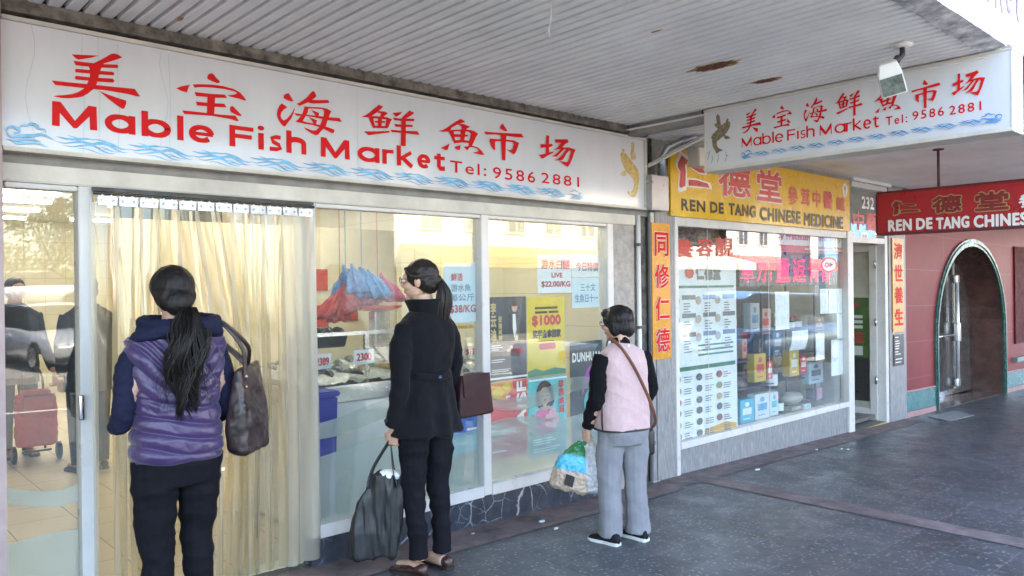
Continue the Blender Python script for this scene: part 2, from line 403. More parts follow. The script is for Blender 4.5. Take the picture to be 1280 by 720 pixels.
GLYPHS={"mei":[[[-109,92],[-57,99],[8,108],[-27,91],[-60,79],[-81,72],[-92,76]],[[-13,69],[12,87],[38,107],[61,126],[76,132],[94,130],[113,119],[83,102],[29,74],[18,50],[9,24],[4,0],[-3,-30],[-18,-57],[-42,-82],[-65,-100],[-90,-109],[-123,-117],[-152,-120],[-187,-118],[-173,-112],[-144,-105],[-110,-95],[-85,-82],[-59,-61],[-42,-30],[-33,-2],[-32,32],[-38,52],[-23,66]],[[-102,63],[-58,65],[-13,68],[29,71],[89,80],[95,73],[90,63],[20,52],[-37,47],[-92,43]],[[-91,27],[-37,32],[69,41],[77,34],[71,24],[6,18],[-92,10],[-97,17]],[[-92,-6],[-37,-3],[68,8],[76,0],[70,-11],[2,-18],[-92,-24],[-98,-17]],[[-193,-45],[-122,-42],[-42,-37],[37,-33],[168,-25],[193,-59],[177,-61],[135,-56],[28,-54],[-59,-59],[-178,-64]],[[8,-62],[45,-72],[99,-84],[127,-89],[128,-104],[118,-130],[109,-132],[89,-122],[45,-92]]],"bao":[[[-17,111],[0,118],[9,114],[21,100],[42,82],[40,73],[25,70],[2,75],[-22,83],[-26,92]],[[-185,8],[-155,24],[-114,38],[-123,20],[-130,-5],[-159,-1]],[[-102,41],[-68,49],[1,58],[58,60],[116,54],[150,41],[172,22],[185,4],[175,1],[145,6],[96,9],[81,15],[106,20],[128,28],[135,37],[116,42],[68,45],[1,42],[-45,37],[-78,31],[-90,26]],[[-92,4],[-9,8],[67,16],[81,0],[29,-8],[-28,-12],[-84,-16]],[[-86,-44],[-9,-41],[64,-33],[77,-51],[9,-58],[-79,-64]],[[-25,1],[17,7],[9,-99],[-30,-105]],[[-157,-100],[-47,-96],[47,-94],[124,-88],[142,-114],[133,-117],[95,-111],[-1,-107],[-145,-118]],[[95,-47],[106,-38],[117,-44],[139,-64],[158,-81],[155,-87],[134,-86],[102,-74],[94,-64]]],"hai":[[[-157,80],[-133,91],[-124,80],[-105,53],[-110,46],[-136,49],[-162,57],[-163,68]],[[-175,27],[-141,11],[-163,-6],[-179,-26],[-183,-44],[-177,-60],[-164,-68],[-145,-56],[-123,-31],[-106,-5],[-100,12],[-96,5],[-106,-23],[-119,-51],[-140,-78],[-155,-99],[-162,-102],[-180,-90],[-198,-64],[-205,-39],[-200,-12],[-188,12]],[[-84,37],[-55,56],[-21,83],[2,111],[19,127],[29,125],[40,104],[36,94],[16,78],[-11,58],[-46,39],[-65,29]],[[-4,73],[53,80],[116,90],[125,75],[78,65],[28,56],[-9,54]],[[-36,30],[-9,29],[-17,-3],[-37,-37],[-49,-57],[-95,-66],[-76,-49],[-51,-17],[-41,11]],[[-36,30],[8,33],[68,40],[108,38],[136,28],[128,11],[112,-26],[99,-64],[76,-90],[46,-123],[31,-127],[6,-119],[-28,-103],[-43,-89],[-13,-96],[16,-102],[36,-97],[56,-76],[72,-40],[85,-7],[89,21],[78,31],[28,27],[-26,19]],[[-99,-17],[-46,-17],[27,-13],[118,-10],[190,-5],[205,-26],[169,-27],[102,-29],[27,-24],[-32,-23],[-87,-30]],[[-95,-65],[-47,-56],[7,-60],[76,-65],[127,-72],[155,-79],[152,-96],[139,-102],[116,-94],[76,-80],[16,-70],[-47,-69]],[[5,16],[28,12],[55,6],[55,-9],[37,-16],[22,0]],[[-10,-27],[15,-32],[42,-38],[36,-61],[22,-63],[9,-44]]],"xian":[[[-215,24],[-185,38],[-154,60],[-122,89],[-86,118],[-55,110],[-81,86],[-112,61],[-141,41],[-157,30]],[[-91,78],[-44,82],[-21,74],[-44,57],[-60,44],[-81,41],[-71,67],[-97,67]],[[-164,32],[-128,35],[-125,9],[-118,-18],[-116,-30],[-132,-31],[-147,-3]],[[-141,41],[-81,46],[-29,49],[8,41],[-2,25],[-19,-13],[-30,-22],[-46,-19],[-40,11],[-34,34],[-97,31],[-159,26]],[[-132,-17],[-29,-6],[-30,-21],[-132,-31]],[[-95,39],[-66,43],[-69,-17],[-98,-21]],[[-118,14],[-45,22],[-45,11],[-118,3]],[[-194,-60],[-109,-50],[-14,-34],[-10,-44],[-83,-61],[-163,-80]],[[11,80],[42,88],[87,98],[63,75],[40,61]],[[85,64],[113,89],[141,115],[179,105],[152,85],[112,58],[85,54]],[[14,52],[74,54],[174,67],[178,61],[171,50],[90,41],[25,38]],[[24,14],[90,18],[162,26],[166,20],[162,12],[90,3],[32,-2]],[[-7,-26],[73,-22],[201,-9],[215,-31],[200,-32],[117,-34],[7,-40]],[[79,59],[112,63],[109,-116],[71,-118]]],"yu":[[[-196,6],[-153,21],[-102,52],[-51,86],[-5,113],[29,101],[28,93],[0,86],[-29,75],[-80,46],[-109,14],[-164,6]],[[-34,77],[23,81],[77,71],[46,54],[34,29],[-1,25],[3,52],[-6,67],[-29,71]],[[-111,16],[-92,27],[-58,29],[-66,17],[-61,-18],[-50,-50],[-62,-59],[-78,-34]],[[-94,27],[-23,38],[23,45],[81,49],[116,44],[145,31],[128,9],[109,-25],[91,-54],[76,-70],[59,-58],[65,-30],[77,-1],[81,26],[57,35],[-24,27],[-86,17]],[[-62,-38],[4,-26],[62,-26],[68,-41],[4,-44],[-62,-59]],[[-69,3],[5,10],[57,12],[60,5],[22,-6],[-64,-16]],[[-6,38],[34,34],[22,-31],[-13,-35]],[[-175,-102],[-138,-83],[-101,-63],[-110,-82],[-125,-113]],[[-65,-82],[-37,-74],[-8,-63],[-20,-100],[-43,-97]],[[16,-72],[68,-61],[91,-56],[65,-73],[47,-94]],[[68,-57],[103,-57],[145,-64],[174,-81],[196,-109],[162,-110],[114,-106],[91,-100],[126,-96],[147,-87],[144,-76],[115,-67],[79,-67]]],"shi":[[[-14,130],[-5,118],[10,103],[27,88],[24,79],[-2,78],[-40,91],[-37,106]],[[-188,51],[-112,55],[3,64],[167,79],[188,54],[121,49],[20,46],[-89,43],[-171,32]],[[-35,58],[21,65],[11,-16],[6,-130],[-26,-130],[-30,-21]],[[-138,8],[-84,8],[-90,-15],[-91,-45],[-88,-66],[-100,-67],[-125,-44],[-137,-12]],[[-135,8],[-56,13],[32,20],[91,22],[140,10],[126,-25],[107,-62],[89,-78],[60,-67],[10,-48],[30,-51],[60,-52],[78,-39],[89,-11],[87,6],[61,9],[2,7],[-113,-9]]],"chang":[[[-185,32],[-120,40],[-58,49],[-50,42],[-62,29],[-114,17],[-173,6]],[[-120,108],[-88,106],[-93,37],[-92,-27],[-128,-39],[-123,34]],[[-199,-49],[-140,-34],[-75,-13],[-39,-5],[-46,-15],[-102,-41],[-163,-73]],[[-31,87],[45,96],[109,105],[122,83],[85,65],[44,32],[10,17],[-49,5],[-9,24],[18,48],[38,68],[-19,63]],[[37,35],[125,43],[199,33],[179,2],[158,-42],[130,-87],[109,-108],[69,-93],[16,-70],[56,-71],[96,-73],[117,-60],[134,-21],[147,13],[132,28],[57,24],[17,20]],[[51,33],[71,23],[23,-14],[-10,-41],[-70,-46],[-30,-29],[10,-2]],[[98,31],[132,25],[97,-6],[70,-42],[49,-62],[-44,-74],[3,-56],[43,-26],[77,6]]]}
# ---------------------------------------------------------------- the ground
def sheet(name, x0, x1, y0, y1, m, dz=0.0, kind='structure', nx=1):
    mb = MB(); xs = np.linspace(x0, x1, nx+1)
    for a, b in zip(xs[:-1], xs[1:]): mb.poly([(a, y0, gz(a)+dz), (b, y0, gz(b)+dz), (b, y1, gz(b)+dz), (a, y1, gz(a)+dz)])
    o = mb.build(name, m); tag(o, kind=kind); return o
sheet('ground', -200, 200, -220, 60, M['earth'], -.30)
sheet('road', -80, 120, -13.2, -5.0, M['asphalt'], -.13)
sheet('footpath', -25, 60, -4.75, 0.12, M['pave'])
kb = MB(); kb.box(-25, 60, -5.0, -4.75, -.2, .002, 2); tag(kb.build('kerb', M['kerb'], bevel=.02), kind='structure')
kb = MB(); kb.box(-80, 120, -13.5, -13.2, -.25, .0, 2); tag(kb.build('far_kerb', M['kerb']), kind='structure')
sheet('far_footpath', -80, 120, -17.5, -13.5, M['kerb'], -.01)
sheet('car_park', -60, 16, -45, -17.5, M['asphalt'], .02)
for i in range(10): sheet('lane_marking', -30+i*8, -27+i*8, -9.1, -8.98, M['linemark'], -.126)
sheet('paving_strip', .3, 5.42, -.35, 0.0, M['brown_tile'], .004)
sheet('paving_strip', 5.42, 10.9, -.29, 0.0, M['brown_tile'], .004)
sheet('paving_strip', 5.735, 5.975, -4.75, -.29, M['brown_tile'], .004)

# ---------------------------------------------------------------- the fish shop
fish = thing('fish_shop', 'shopfront with wide aluminium framed windows above a low black marble base', 'shop', (3, 0, 0))
tiles = NT('cream_floor_tiles'); s_ = tiles.sep()
fx_ = tiles.math('ABSOLUTE', tiles.math('SUBTRACT', tiles.math('FRACT', tiles.math('DIVIDE', s_[0], .4)), .5)); fy_ = tiles.math('ABSOLUTE', tiles.math('SUBTRACT', tiles.math('FRACT', tiles.math('DIVIDE', s_[1], .4)), .5))
tiles.set(col=tiles.mix(tiles.math('GREATER_THAN', tiles.math('MAXIMUM', fx_, fy_), .492), tiles.ramp(tiles.noise(2, 5), [(.3, (.60, .52, .38)), (.7, (.68, .60, .46))]), (.2, .17, .13)), rough=.35)
wtile = NT('cream_wall_tiles'); s_ = wtile.sep()
fx_ = wtile.math('ABSOLUTE', wtile.math('SUBTRACT', wtile.math('FRACT', wtile.math('DIVIDE', s_[0], .3)), .5)); fz_ = wtile.math('ABSOLUTE', wtile.math('SUBTRACT', wtile.math('FRACT', wtile.math('DIVIDE', s_[2], .3)), .5))
wtile.set(col=wtile.mix(wtile.math('GREATER_THAN', wtile.math('MAXIMUM', fx_, fz_), .49), wtile.ramp(wtile.noise(2, 5), [(.3, (.67, .63, .49)), (.7, (.72, .68, .54))]), (.50, .44, .30)), rough=.3)
m = MB(); m.box(-3, 5.4, .1, 10.5, -.1, 0.004); m.build('floor', tiles.m, fish)
m = MB(); m.box(-3, 5.4, .11, 10.5, 2.72, 2.8); m.build('ceiling', M['ceil_white'], fish)
m = MB(); m.box(-3, 5.4, 10.5, 10.6, 0, 2.8); m.build('back_wall', wtile.m, fish)
m = MB(); m.box(5.3, 5.4, .11, 10.5, 0, 2.8); m.build('side_wall', wtile.m, fish)
m = MB(); m.box(-3.1, -3, .11, 10.5, 0, 2.8); m.build('side_wall', wtile.m, fish)
m = MB(); m.box(4.05, 5.3, 1.75, 1.83, 0, 2.72); m.build('tiled_partition', wtile.m, fish)
m = MB(); m.box(.4, 5.42, .0, .1, 2.16, 2.92); m.build('fascia_backing', M['concrete'], fish)
m = MB(); m.box(.66, 5.2, -.035, .07, 2.075, 2.158); m.build('header', M['cream_frame'], fish, bevel=.006)
m = MB(); m.box(.5, 5.3, -.10, -.002, 2.825, 2.885); m.build('timber_cornice', M['grime'], fish)
m = MB()
for x0, x1 in ((.985, 1.05), (2.185, 2.232), (3.50, 3.572), (4.845, 4.92)): m.box(x0, x1, -.025, .07, .03 if x1 < 2 else .115, 2.074)
m.box(2.2325, 3.4995, -.03, .07, .108, .185); m.box(3.5725, 4.8445, -.03, .07, .108, .185)
m.box(2.2325, 3.4995, -.018, .06, 2.05, 2.0735); m.box(3.5725, 4.8445, -.018, .06, 2.05, 2.0735); m.box(.69, .9845, -.018, .06, 2.05, 2.0735)
m.build('window_frame', M['alu'], fish, bevel=.004)
m = MB(); m.box(2.19, 4.925, -.006, .1, -.2, .107, 0); m.build('stall_riser', M['marble'], fish)
def pane(x0, x1, z0, z1, y=.03, par=fish, name='window'):
    q = MB(); q.box(x0, x1, y, y+.006, z0, z1); return q.build(name, M['glass'], par)
gl0 = pane(.69, .985, .03, 2.05); gl1 = pane(2.232, 3.5, .185, 2.05); gl2 = pane(3.572, 4.845, .185, 2.05)
def wavy(x0, x1, zlo, zhi, par, y=.041, mt='frost', n=40):
    q = MB(); xs = np.linspace(x0, x1, n)
    f = lambda z, x: z(x) if callable(z) else z
    lo = [(x, y, f(zlo, x)) for x in xs]; hi = [(x, y, f(zhi, x)) for x in xs]
    q.add(lo+hi, [(i, i+1, i+1+n, i+n) for i in range(n-1)]); return q.build('frosted_band', M[mt], par)
wv = lambda base, amp, ph, L=1.27: (lambda x: base+amp*math.sin(2*math.pi*(x-2.23)/L+ph))
wavy(2.233, 3.499, .186, wv(.60, .035, -1.2), gl1); wavy(2.233, 3.499, wv(.72, .045, -1.9), wv(.82, .05, -1.5), gl1)
wavy(3.573, 4.844, .186, wv(.58, .035, .1), gl2); wavy(3.573, 4.844, wv(.70, .045, 2.4), wv(.80, .05, 2.8), gl2, mt='frost_light')
wavy(.691, .984, .031, lambda x: .42+.012*math.sin(x*9), gl0); wavy(.691, .984, lambda x: .58+.03*math.sin(x*11+1), lambda x: .66+.03*math.sin(x*11+1.2), gl0)
m = MB(); m.rbox((.985, -.035, 1.02), (.012, .012, .06), .006); m.build('door_pull', M['steel'], fish, smooth=True)
m = MB(); m.box(4.925, 5.2, -.012, .1, -.2, 2.158); m.build('pier', mat('grey_terrazzo_pier', (.30, .29, .27), .35, 0, .2, 14), fish)
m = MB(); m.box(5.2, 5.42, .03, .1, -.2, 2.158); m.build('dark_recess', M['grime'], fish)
m = MB(); m.box(-9, .3, -.02, .1, -.1, 2.9); m.build('left_wall', M['cream_frame'], fish)
m = MB(); m.box(.3, .664, -.13, .1, -.1, 2.9); m.build('pillar', mat('pinkish_pillar_tile', (.40, .30, .28), .5, 0, .15, 4), fish)
m = MB(); m.box(-9, 34, .0, 9, 2.93, 8.2); m.build('upper_storey', M['brick'], fish)
m = MB(); m.box(-9, 34, -.05, 9.05, 8.2, 8.45); m.build('parapet', M['concrete'], fish)

pp = thing('service_pipe', 'slim painted drain pipe beside the grey pier of the fish shop', 'pipe', (5.245, 0, 0))
m = MB(); m.cyl((5.245, -.025, -.1), (5.245, -.025, 2.16), .02); m.build('pipe', M['white_paint'], pp, smooth=True)
m = MB(); [m.box(5.218, 5.272, -.05, .0, z, z+.025) for z in (.45, 1.2, 1.9)]; m.build('pipe_clip', M['grime'], pp)
po = thing('steel_post', 'grey square steel post between the two shopfronts', 'post', (5.43, 0, 0))
m = MB(); m.box(5.40, 5.462, -.034, .0, -.2, 2.2); m.build('post_shaft', M['alu_dark'], po, bevel=.006)
m = MB(); m.box(5.38, 5.48, -.05, -.0, gz(5.43), gz(5.43)+.012); m.build('base_plate', M['alu_dark'], po)
mb_ = thing('meter_box', 'grey metal electrical box on the wall above the steel post', 'box', (5.5, 0, 2.4))
a_, b_ = W(812, 222, -.12), W(836, 268, -.12)
m = MB(); m.box(a_[0], b_[0]-.02, -.14, -.001, 2.205, 2.5); m.build('enclosure', M['alu_dark'], mb_, bevel=.006)
m = MB(); m.tube([(5.50, -.08, 2.5), (5.50, -.09, 2.66), (5.52, -.14, 2.75), (5.6, -.22, 2.80), (5.66, -.35, 2.83)], .032, 12); m.build('conduit', M['alu_dark'], mb_, smooth=True)
br = tag(MB().prism([(5.36, -.03, 2.58), (5.40, -.03, 2.58), (5.72, -.45, 2.84), (5.68, -.45, 2.84)], (.03, .0, .035)).build('awning_bracket', M['white_paint']), 'white painted steel bracket bracing the awning above the grey post', 'bracket')

# ---------------------------------------------------------------- the awning over the footpath
can = thing('shop_awning', 'ribbed white sheet awning over the footpath with sunlit fascia along its edge', 'awning', (2, -1.4, 2.9))
def soffit(x0, x1, z, y0, y1, per, name):
    q = MB(); n = int(round((x1-x0)/per)); prof = []
    for i in range(n):
        a = x0+i*per
        prof += [(a, z), (a+per*.10, z-.004), (a+per*.62, z-.004), (a+per*.72, z), (a+per*.76, z+.022), (a+per*.96, z+.022)]
    prof.append((x0+n*per, z))
    v = [(x, y0, zz) for x, zz in prof]+[(x, y1, zz) for x, zz in prof]; k = len(prof)
    q.add(v, [(i, i+k, i+1+k, i+1) for i in range(k-1)]); return q.build(name, M['soffit'], can)
soffit(-8, 5.05, 2.885, -2.72, -.09, .075, 'soffit_sheet')
soffit(5.0, 24, 2.845, -2.72, -.003, .10, 'soffit_sheet')
m = MB(); m.box(-8, 24, -2.74, .0, 2.905, 2.925); m.build('deck', M['concrete'], can)
m = MB(); m.box(-8, 5.5, -2.80, -2.74, 2.93, 3.75); fas = m.build('fascia', M['fascia_white'], can)
m = MB(); m.box(5.51, 24, -2.80, -2.74, 2.80, 3.5); m.build('fascia', mat('purple_fascia', (.20, .04, .22), .4, 0, .1, 3), can)
m = MB()
xs_ = np.linspace(-8, 5.02, 70)
m.loft([[(x, -2.82, 2.885+.006*rnd.random()), (x, -2.70+.01*rnd.random(), 2.872+.006*rnd.random()), (x, -2.69, 2.93), (x, -2.82, 2.93)] for x in xs_]); m.build('rusted_edge_flashing', mat('stained_flashing', (.58, .58, .60), .7, 0, .5, 9, .3, 40), can)
m = MB(); m.box(5.05, 5.15, -.95, -.02, 2.80, 2.90); m.build('concrete_beam', M['concrete'], can)
def blotch(cx, cy, rx, ry, z, seed, n=26):
    r = random.Random(seed); return [(cx+rx*(.75+.5*r.random())*math.cos(2*math.pi*i/n), cy+ry*(.75+.5*r.random())*math.sin(2*math.pi*i/n), z) for i in range(n)]
for (u, v, rx, ry, sd_) in ((892, 82, .055, .12, 1), (957, 100, .035, .07, 2)):
    r = _F*FPX+_R*(u-640)-_U*(v-360); c = CAM+r*((2.884-CAM[2])/r[2])
    m = MB(); m.prism(blotch(c[0], c[1], rx*1.3, ry*1.35, 2.880, sd_), (0, 0, -.001)); m.build('rust_halo', M['rust_stain'], can)
    m = MB(); m.prism(blotch(c[0], c[1], rx, ry, 2.8785, sd_+5), (0, 0, -.001)); m.build('rust_hole', M['rust'], can)
for (u, v, sd_) in ((535, 122, 3), (575, 117, 4), (605, 125, 6), (820, 38, 8), (225, 23, 9), (190, 48, 11)):
    r = _F*FPX+_R*(u-640)-_U*(v-360); c = CAM+r*((2.884-CAM[2])/r[2])
    m = MB(); m.prism(blotch(c[0], c[1], .012, .035, 2.880, sd_, 12), (0, 0, -.001)); m.build('dirt_spot', M['rust_stain'], can)

# ---------------------------------------------------------------- sign lettering
def strokes(art, ch, cx, cz, sx=1.0, sz=1.0):
    for s in GLYPHS[ch]: art.poly([(cx+x*.001*sx, cz+z*.001*sz) for x, z in s])
def ring(cx, cz, rx, rz, a0, a1, n=26): return [(cx+rx*math.cos(R(a0+(a1-a0)*i/n)), cz+rz*math.sin(R(a0+(a1-a0)*i/n))) for i in range(n+1)]
def letter(A, c, x0, x1, b, cap, xh, w, T):
    def rb(p, wd=w): A.ribbon([T(*q) for q in p], wd)
    t = w*.72; cx = (x0+x1)/2
    if c == 'M':
        h_ = cap-b; A.poly([T(*q) for q in ((x0, b), (x0+.002, cap), (x0+w*1.15, cap), (cx, b+.30*h_), (x1-w*1.15, cap), (x1-.002, cap), (x1, b), (x1-w, b), (x1-w*1.02, cap-.45*h_), (cx+w*.22, b-.01*h_), (cx-w*.22, b-.01*h_), (x0+w*1.02, cap-.45*h_), (x0+w, b))])
    elif c in 'ab':
        cc = (x0+x1)/2; rx = (x1-x0-w)/2; rz = (xh-b-t)/2
        p = ring(cc, (b+xh)/2, rx, rz, 0, 360, 36); rb(p+[p[1]], [t+(w-t)*abs(math.cos(R(360*i/36))) for i in range(38)])
        X = x1-w/2 if c == 'a' else x0+w/2; rb([(X, b), (X, xh if c == 'a' else cap+.012)])
    elif c == 'l': rb([(cx, b), (cx, cap+.012)])
    elif c == 'e':
        p = ring(cx, (b+xh)/2, (x1-x0-w)/2, (xh-b-t)/2, 0, 318, 34); rb(p, [t+(w-t)*abs(math.cos(R(318*i/34)))*.9 for i in range(35)]); rb([(x0+w*.5, (b+xh)/2), (x1-w*.2, (b+xh)/2)], t*.8)
    elif c == 'F': rb([(x0+w/2, b), (x0+w/2, cap)]); rb([(x0, cap-t/2), (x1, cap-t/2)], t); rb([(x0, b+(cap-b)*.52), (x1-.01, b+(cap-b)*.52)], t)
    elif c == 'i': rb([(cx, b), (cx, xh)]); A.poly([T(cx+w*.6*math.cos(R(20*i)), cap+.004+w*.42*math.sin(R(20*i))) for i in range(18)])
    elif c == 's':
        h = (xh-b); p = [(x1-.01, xh-h*.14), (cx, xh-t/2), (x0+t*.6, xh-h*.22), (x0+w*.7, xh-h*.44), (x1-w*.7, b+h*.42), (x1-t*.5, b+h*.22), (cx, b+t/2), (x0, b+h*.12)]; rb(p, t)
    elif c == 'h':
        rb([(x0+w/2, b), (x0+w/2, cap+.012)]); p = ring(cx, xh-t/2-.02, (x1-x0-w)/2, .02, 165, 0, 12); rb(p+[(x1-w/2, b)], w*.95)
    elif c == 'r': rb([(x0+w/2, b), (x0+w/2, xh)]); rb([(x0+w/2, xh-.03), (x0+w*1.1, xh-.012), (x1, xh-t*.4)], t)
    elif c == 'k': rb([(x0+w/2, b), (x0+w/2, cap+.012)]); rb([(x0+w*.7, b+(xh-b)*.45), (x1-.012, xh)], t); rb([(x0+w*1.2, b+(xh-b)*.6), (x1-.006, b)], w*.9)
    elif c == 't': rb([(cx-.006, cap-.005), (cx-.006, b+.025), (cx+.004, b+t/2), (x1, b+t/2+.002)], w*.95); rb([(x0, xh-t/2), (x1, xh-t/2)], t)
LET = [('M', .87, 1.061), ('a', 1.094, 1.233), ('b', 1.261, 1.403), ('l', 1.431, 1.467), ('e', 1.491, 1.623), ('F', 1.705, 1.839), ('i', 1.861, 1.903), ('s', 1.931, 2.007), ('h', 2.031, 2.154),
       ('M', 2.245, 2.437), ('a', 2.491, 2.647), ('r', 2.667, 2.75), ('k', 2.774, 2.896), ('e', 2.931, 3.035), ('t', 3.067, 3.153)]
def name_line(A, T, w): [letter(A, c, a, b, 2.341, 2.455, 2.432, w, T) for c, a, b in LET]
WAVE = [([(525, 138), (580, 152), (640, 165)], 7), ([(440, 165), (520, 178), (600, 172), (680, 155), (740, 160)], 20), ([(700, 158), (760, 152), (820, 165), (880, 190), (930, 218), (970, 228), (1025, 222)], 17),
        ([(440, 215), (500, 228), (570, 210), (640, 195), (720, 208), (770, 190), (820, 188), (860, 205), (920, 245), (970, 265), (1012, 260)], 22), ([(490, 250), (560, 258), (640, 235), (710, 218), (760, 240), (810, 275), (860, 290), (905, 285)], 16),
        ([(600, 272), (660, 264), (720, 280), (770, 300), (830, 302)], 8), ([(750, 255), (800, 232), (840, 247), (880, 264), (945, 270)], 8), ([(780, 268), (830, 252), (880, 272)], 6)]
def taper(n, w): return [max(.0006, w*math.sin(math.pi*(i+.35)/(n-.3))) for i in range(n)]
def smooth2(p, k=3):
    P = [np.array(q, float) for q in p]; out = []
    for i in range(len(P)-1):
        a = P[max(i-1, 0)]; b = P[i]; c = P[i+1]; d = P[min(i+2, len(P)-1)]
        for j in range(k):
            t = j/k; out.append(.5*((2*b)+(c-a)*t+(2*a-5*b+4*c-d)*t*t+(3*b-a-3*c+d)*t**3))
    return out+[P[-1]]
def waves(A, x0, z0, wd, ht, wk=1.0):
    for p, w_ in WAVE:
        q = smooth2([(x0+(x-440)/580*wd, z0+(312-y)/180*ht) for x, y in p]); A.ribbon(q, taper(len(q), w_/180*ht*wk))
def cloud(A, x0, z0, wd, ht, flip=1):
    X = lambda x: x0+(x if flip > 0 else 1-x)*wd
    for p, w_ in (([(.05, .45), (.0, .62), (.1, .78), (.22, .72), (.26, .6), (.2, .52), (.13, .58)], .05), ([(.28, .75), (.3, .88), (.42, .9), (.5, 1.0), (.62, .95), (.66, .82), (.78, .8), (.8, .62)], .05),
                  ([(.02, .5), (.1, .35), (.3, .42), (.55, .5), (.75, .58), (1, .38)], .06), ([(.0, .25), (.2, .2), (.45, .33), (.7, .25)], .05), ([(.15, .2), (.2, .08), (.4, .14), (.62, .18), (.85, .05)], .045)):
        q = smooth2([(X(x), z0+z*ht) for x, z in p]); A.ribbon(q, taper(len(q), w_*ht*2.2))

# the long sign over the fish shop window
sg = thing('shop_sign', 'long white fish market sign with red lettering above the shop window', 'sign', (3, -.06, 2.5))
a_ = W(0, 26, -.07); zt, zb = 2.81, 2.205; xr = W(807, 200, -.07)[0]
m = MB(); m.box(.675, xr-.02, -.066, -.004, zb+.02, zt-.02); m.build('panel', M['sign_white'], sg)
m = MB(); m.box(.675, xr, -.085, -.003, zt-.0195, zt); m.box(.675, xr, -.085, -.003, zb, zb+.0195); m.box(xr-.0195, xr, -.084, -.003, zb+.02, zt-.02); m.build('frame', M['cream_frame'], sg, bevel=.003)
FS = Fr((0, -.066, 0)); red = Art(FS, .0015)
CEN = {'mei': (1.064, 2.594), 'bao': (1.615, 2.596), 'hai': (2.181, 2.587), 'xian': (2.733, 2.584), 'yu': (3.297, 2.59), 'shi': (3.685, 2.593), 'chang': (4.224, 2.586)}
for k, (cx, cz) in CEN.items(): strokes(red, k, cx, cz)
red.build('chinese_lettering', M['red_vinyl'], sg)
red = Art(FS, .0015); name_line(red, lambda x, z: (x, z), .032); red.build('name_lettering', M['red_vinyl'], sg)
red = Art(FS, .0015); red.text('Tel:', 3.20, 3.515, 2.338, 2.415, .0012, 1.2); red.text('9586', 3.578, 3.988, 2.330, 2.408, .0012, 1.25); red.text('2881', 4.053, 4.464, 2.336, 2.412, .0012, 1.25); red.build('phone_number', M['red_vinyl'], sg)
blu = Art(FS, .0015)
for i in range(11): waves(blu, .885+.311*i, 2.228, .318, .078, 1.5)
cloud(blu, .69, 2.232, .19, .105); cloud(blu, 4.31, 2.232, .19, .075, -1)
blu.build('wave_motif', M['blue_vinyl'], sg)
def pts_y(l, s, ox, oy, y): return [(lambda p: (p[0], p[2]))(W(ox+x/s, oy+z/s, y)) for x, z in l]
KB = [(212, 200), (222, 180), (245, 185), (275, 215), (300, 250), (325, 285), (350, 325), (355, 360), (350, 400), (345, 450), (335, 490), (322, 520), (300, 500), (290, 480), (310, 460), (315, 420), (310, 385), (290, 360), (265, 335), (240, 295), (220, 250)]
KF = [[(255, 310), (215, 340), (210, 355), (240, 362), (258, 350)], [(295, 235), (285, 200), (295, 150), (290, 110), (305, 100), (318, 120), (312, 165), (330, 200), (325, 230), (305, 248)], [(322, 515), (270, 470), (262, 490), (300, 520)], [(228, 180), (222, 150), (245, 165), (240, 185)]]
g_ = Art(FS, .0015); g_.poly(pts_y(KB, 6, 740, 160, -.066)); g_.build('koi_body', M['gold_orange'], sg)
g_ = Art(FS, .0022); [g_.poly(pts_y(k, 6, 740, 160, -.066)) for k in KF]; g_.build('koi_fins', M['gold_vinyl'], sg)
cr = Art(FS, .001)
for (u, z0, z1, wob) in ((38, 2.25, 2.79, .02), (104, 2.23, 2.78, .004), (124, 2.23, 2.79, .003), (148, 2.25, 2.77, .004), (205, 2.3, 2.77, .02), (212, 2.25, 2.77, .003), (446, 2.23, 2.79, 0)):
    x = W(u, 120, -.066)[0]; cr.ribbon([(x+wob*math.sin(i*.9+u), z1+(z0-z1)*i/8) for i in range(9)], .0009)
cr.build('hairline_crack', M['grey_ink'], sg)
# faded lettering on the street side of the awning fascia
fa = Art(Fr((0, -2.80, 0)), .002); p0 = W(1270, 26, -2.80); sc_ = 2.3
pr0, pr1 = W(1233, 10, -2.80)[0], W(1275, 22, -2.80)[0]; zt0 = W(1272, 31, -2.80)[2]; kf = (pr1-pr0)/(3.153-2.667); name_line(fa, lambda x, z: (pr1+(x-3.153)*kf, zt0+(z-2.341)*max(2.6, kf*.9)), .032*kf); fa.build('faded_name_lettering', M['pink_vinyl'], can)

# the double sided sign hanging across the footpath
SX = 5.0; ya, yb = -.845, -2.85; zb, zt = 2.42, 2.862
hs = thing('hanging_sign', 'white fish market box sign hung crosswise under the awning with a bronze koi', 'sign', (SX, -1.85, 2.64))
m = MB(); m.box(SX+.004, SX+.20, yb+.012, ya-.012, zb+.012, zt-.002); m.build('panel', M['sign_white'], hs)
m = MB(); m.box(SX, SX+.205, yb, ya, zb-.012, zb+.0115); m.box(SX-.002, SX+.207, yb-.003, ya+.003, zt-.0015, zt+.012); m.box(SX, SX+.205, yb, yb+.0115, zb+.012, zt-.002); m.box(SX, SX+.205, ya-.0115, ya, zb+.012, zt-.002)
m.build('frame', M['cream_frame'], hs, bevel=.003)
FH = Fr((SX+.004, 0, 0), (0, -1, 0)); red = Art(FH, .0015)
def hx(u, v): p = WX(u, v, SX+.004); return -p[1], p[2]
for k, u, v, s1, s2 in (('mei', 939.4, 151.7, .40, .64), ('bao', 977.5, 145.5, .40, .64), ('hai', 1019.4, 137.9, .40, .66), ('xian', 1061, 130.4, .42, .68), ('yu', 1109.3, 125.5, .42, .62), ('shi', 1157.9, 117.3, .44, .66), ('chang', 1210.7, 105.8, .45, .68)):
    c = hx(u, v); strokes(red, k, c[0], c[1], s1, s2)
red.build('chinese_lettering', M['red_vinyl'], hs)
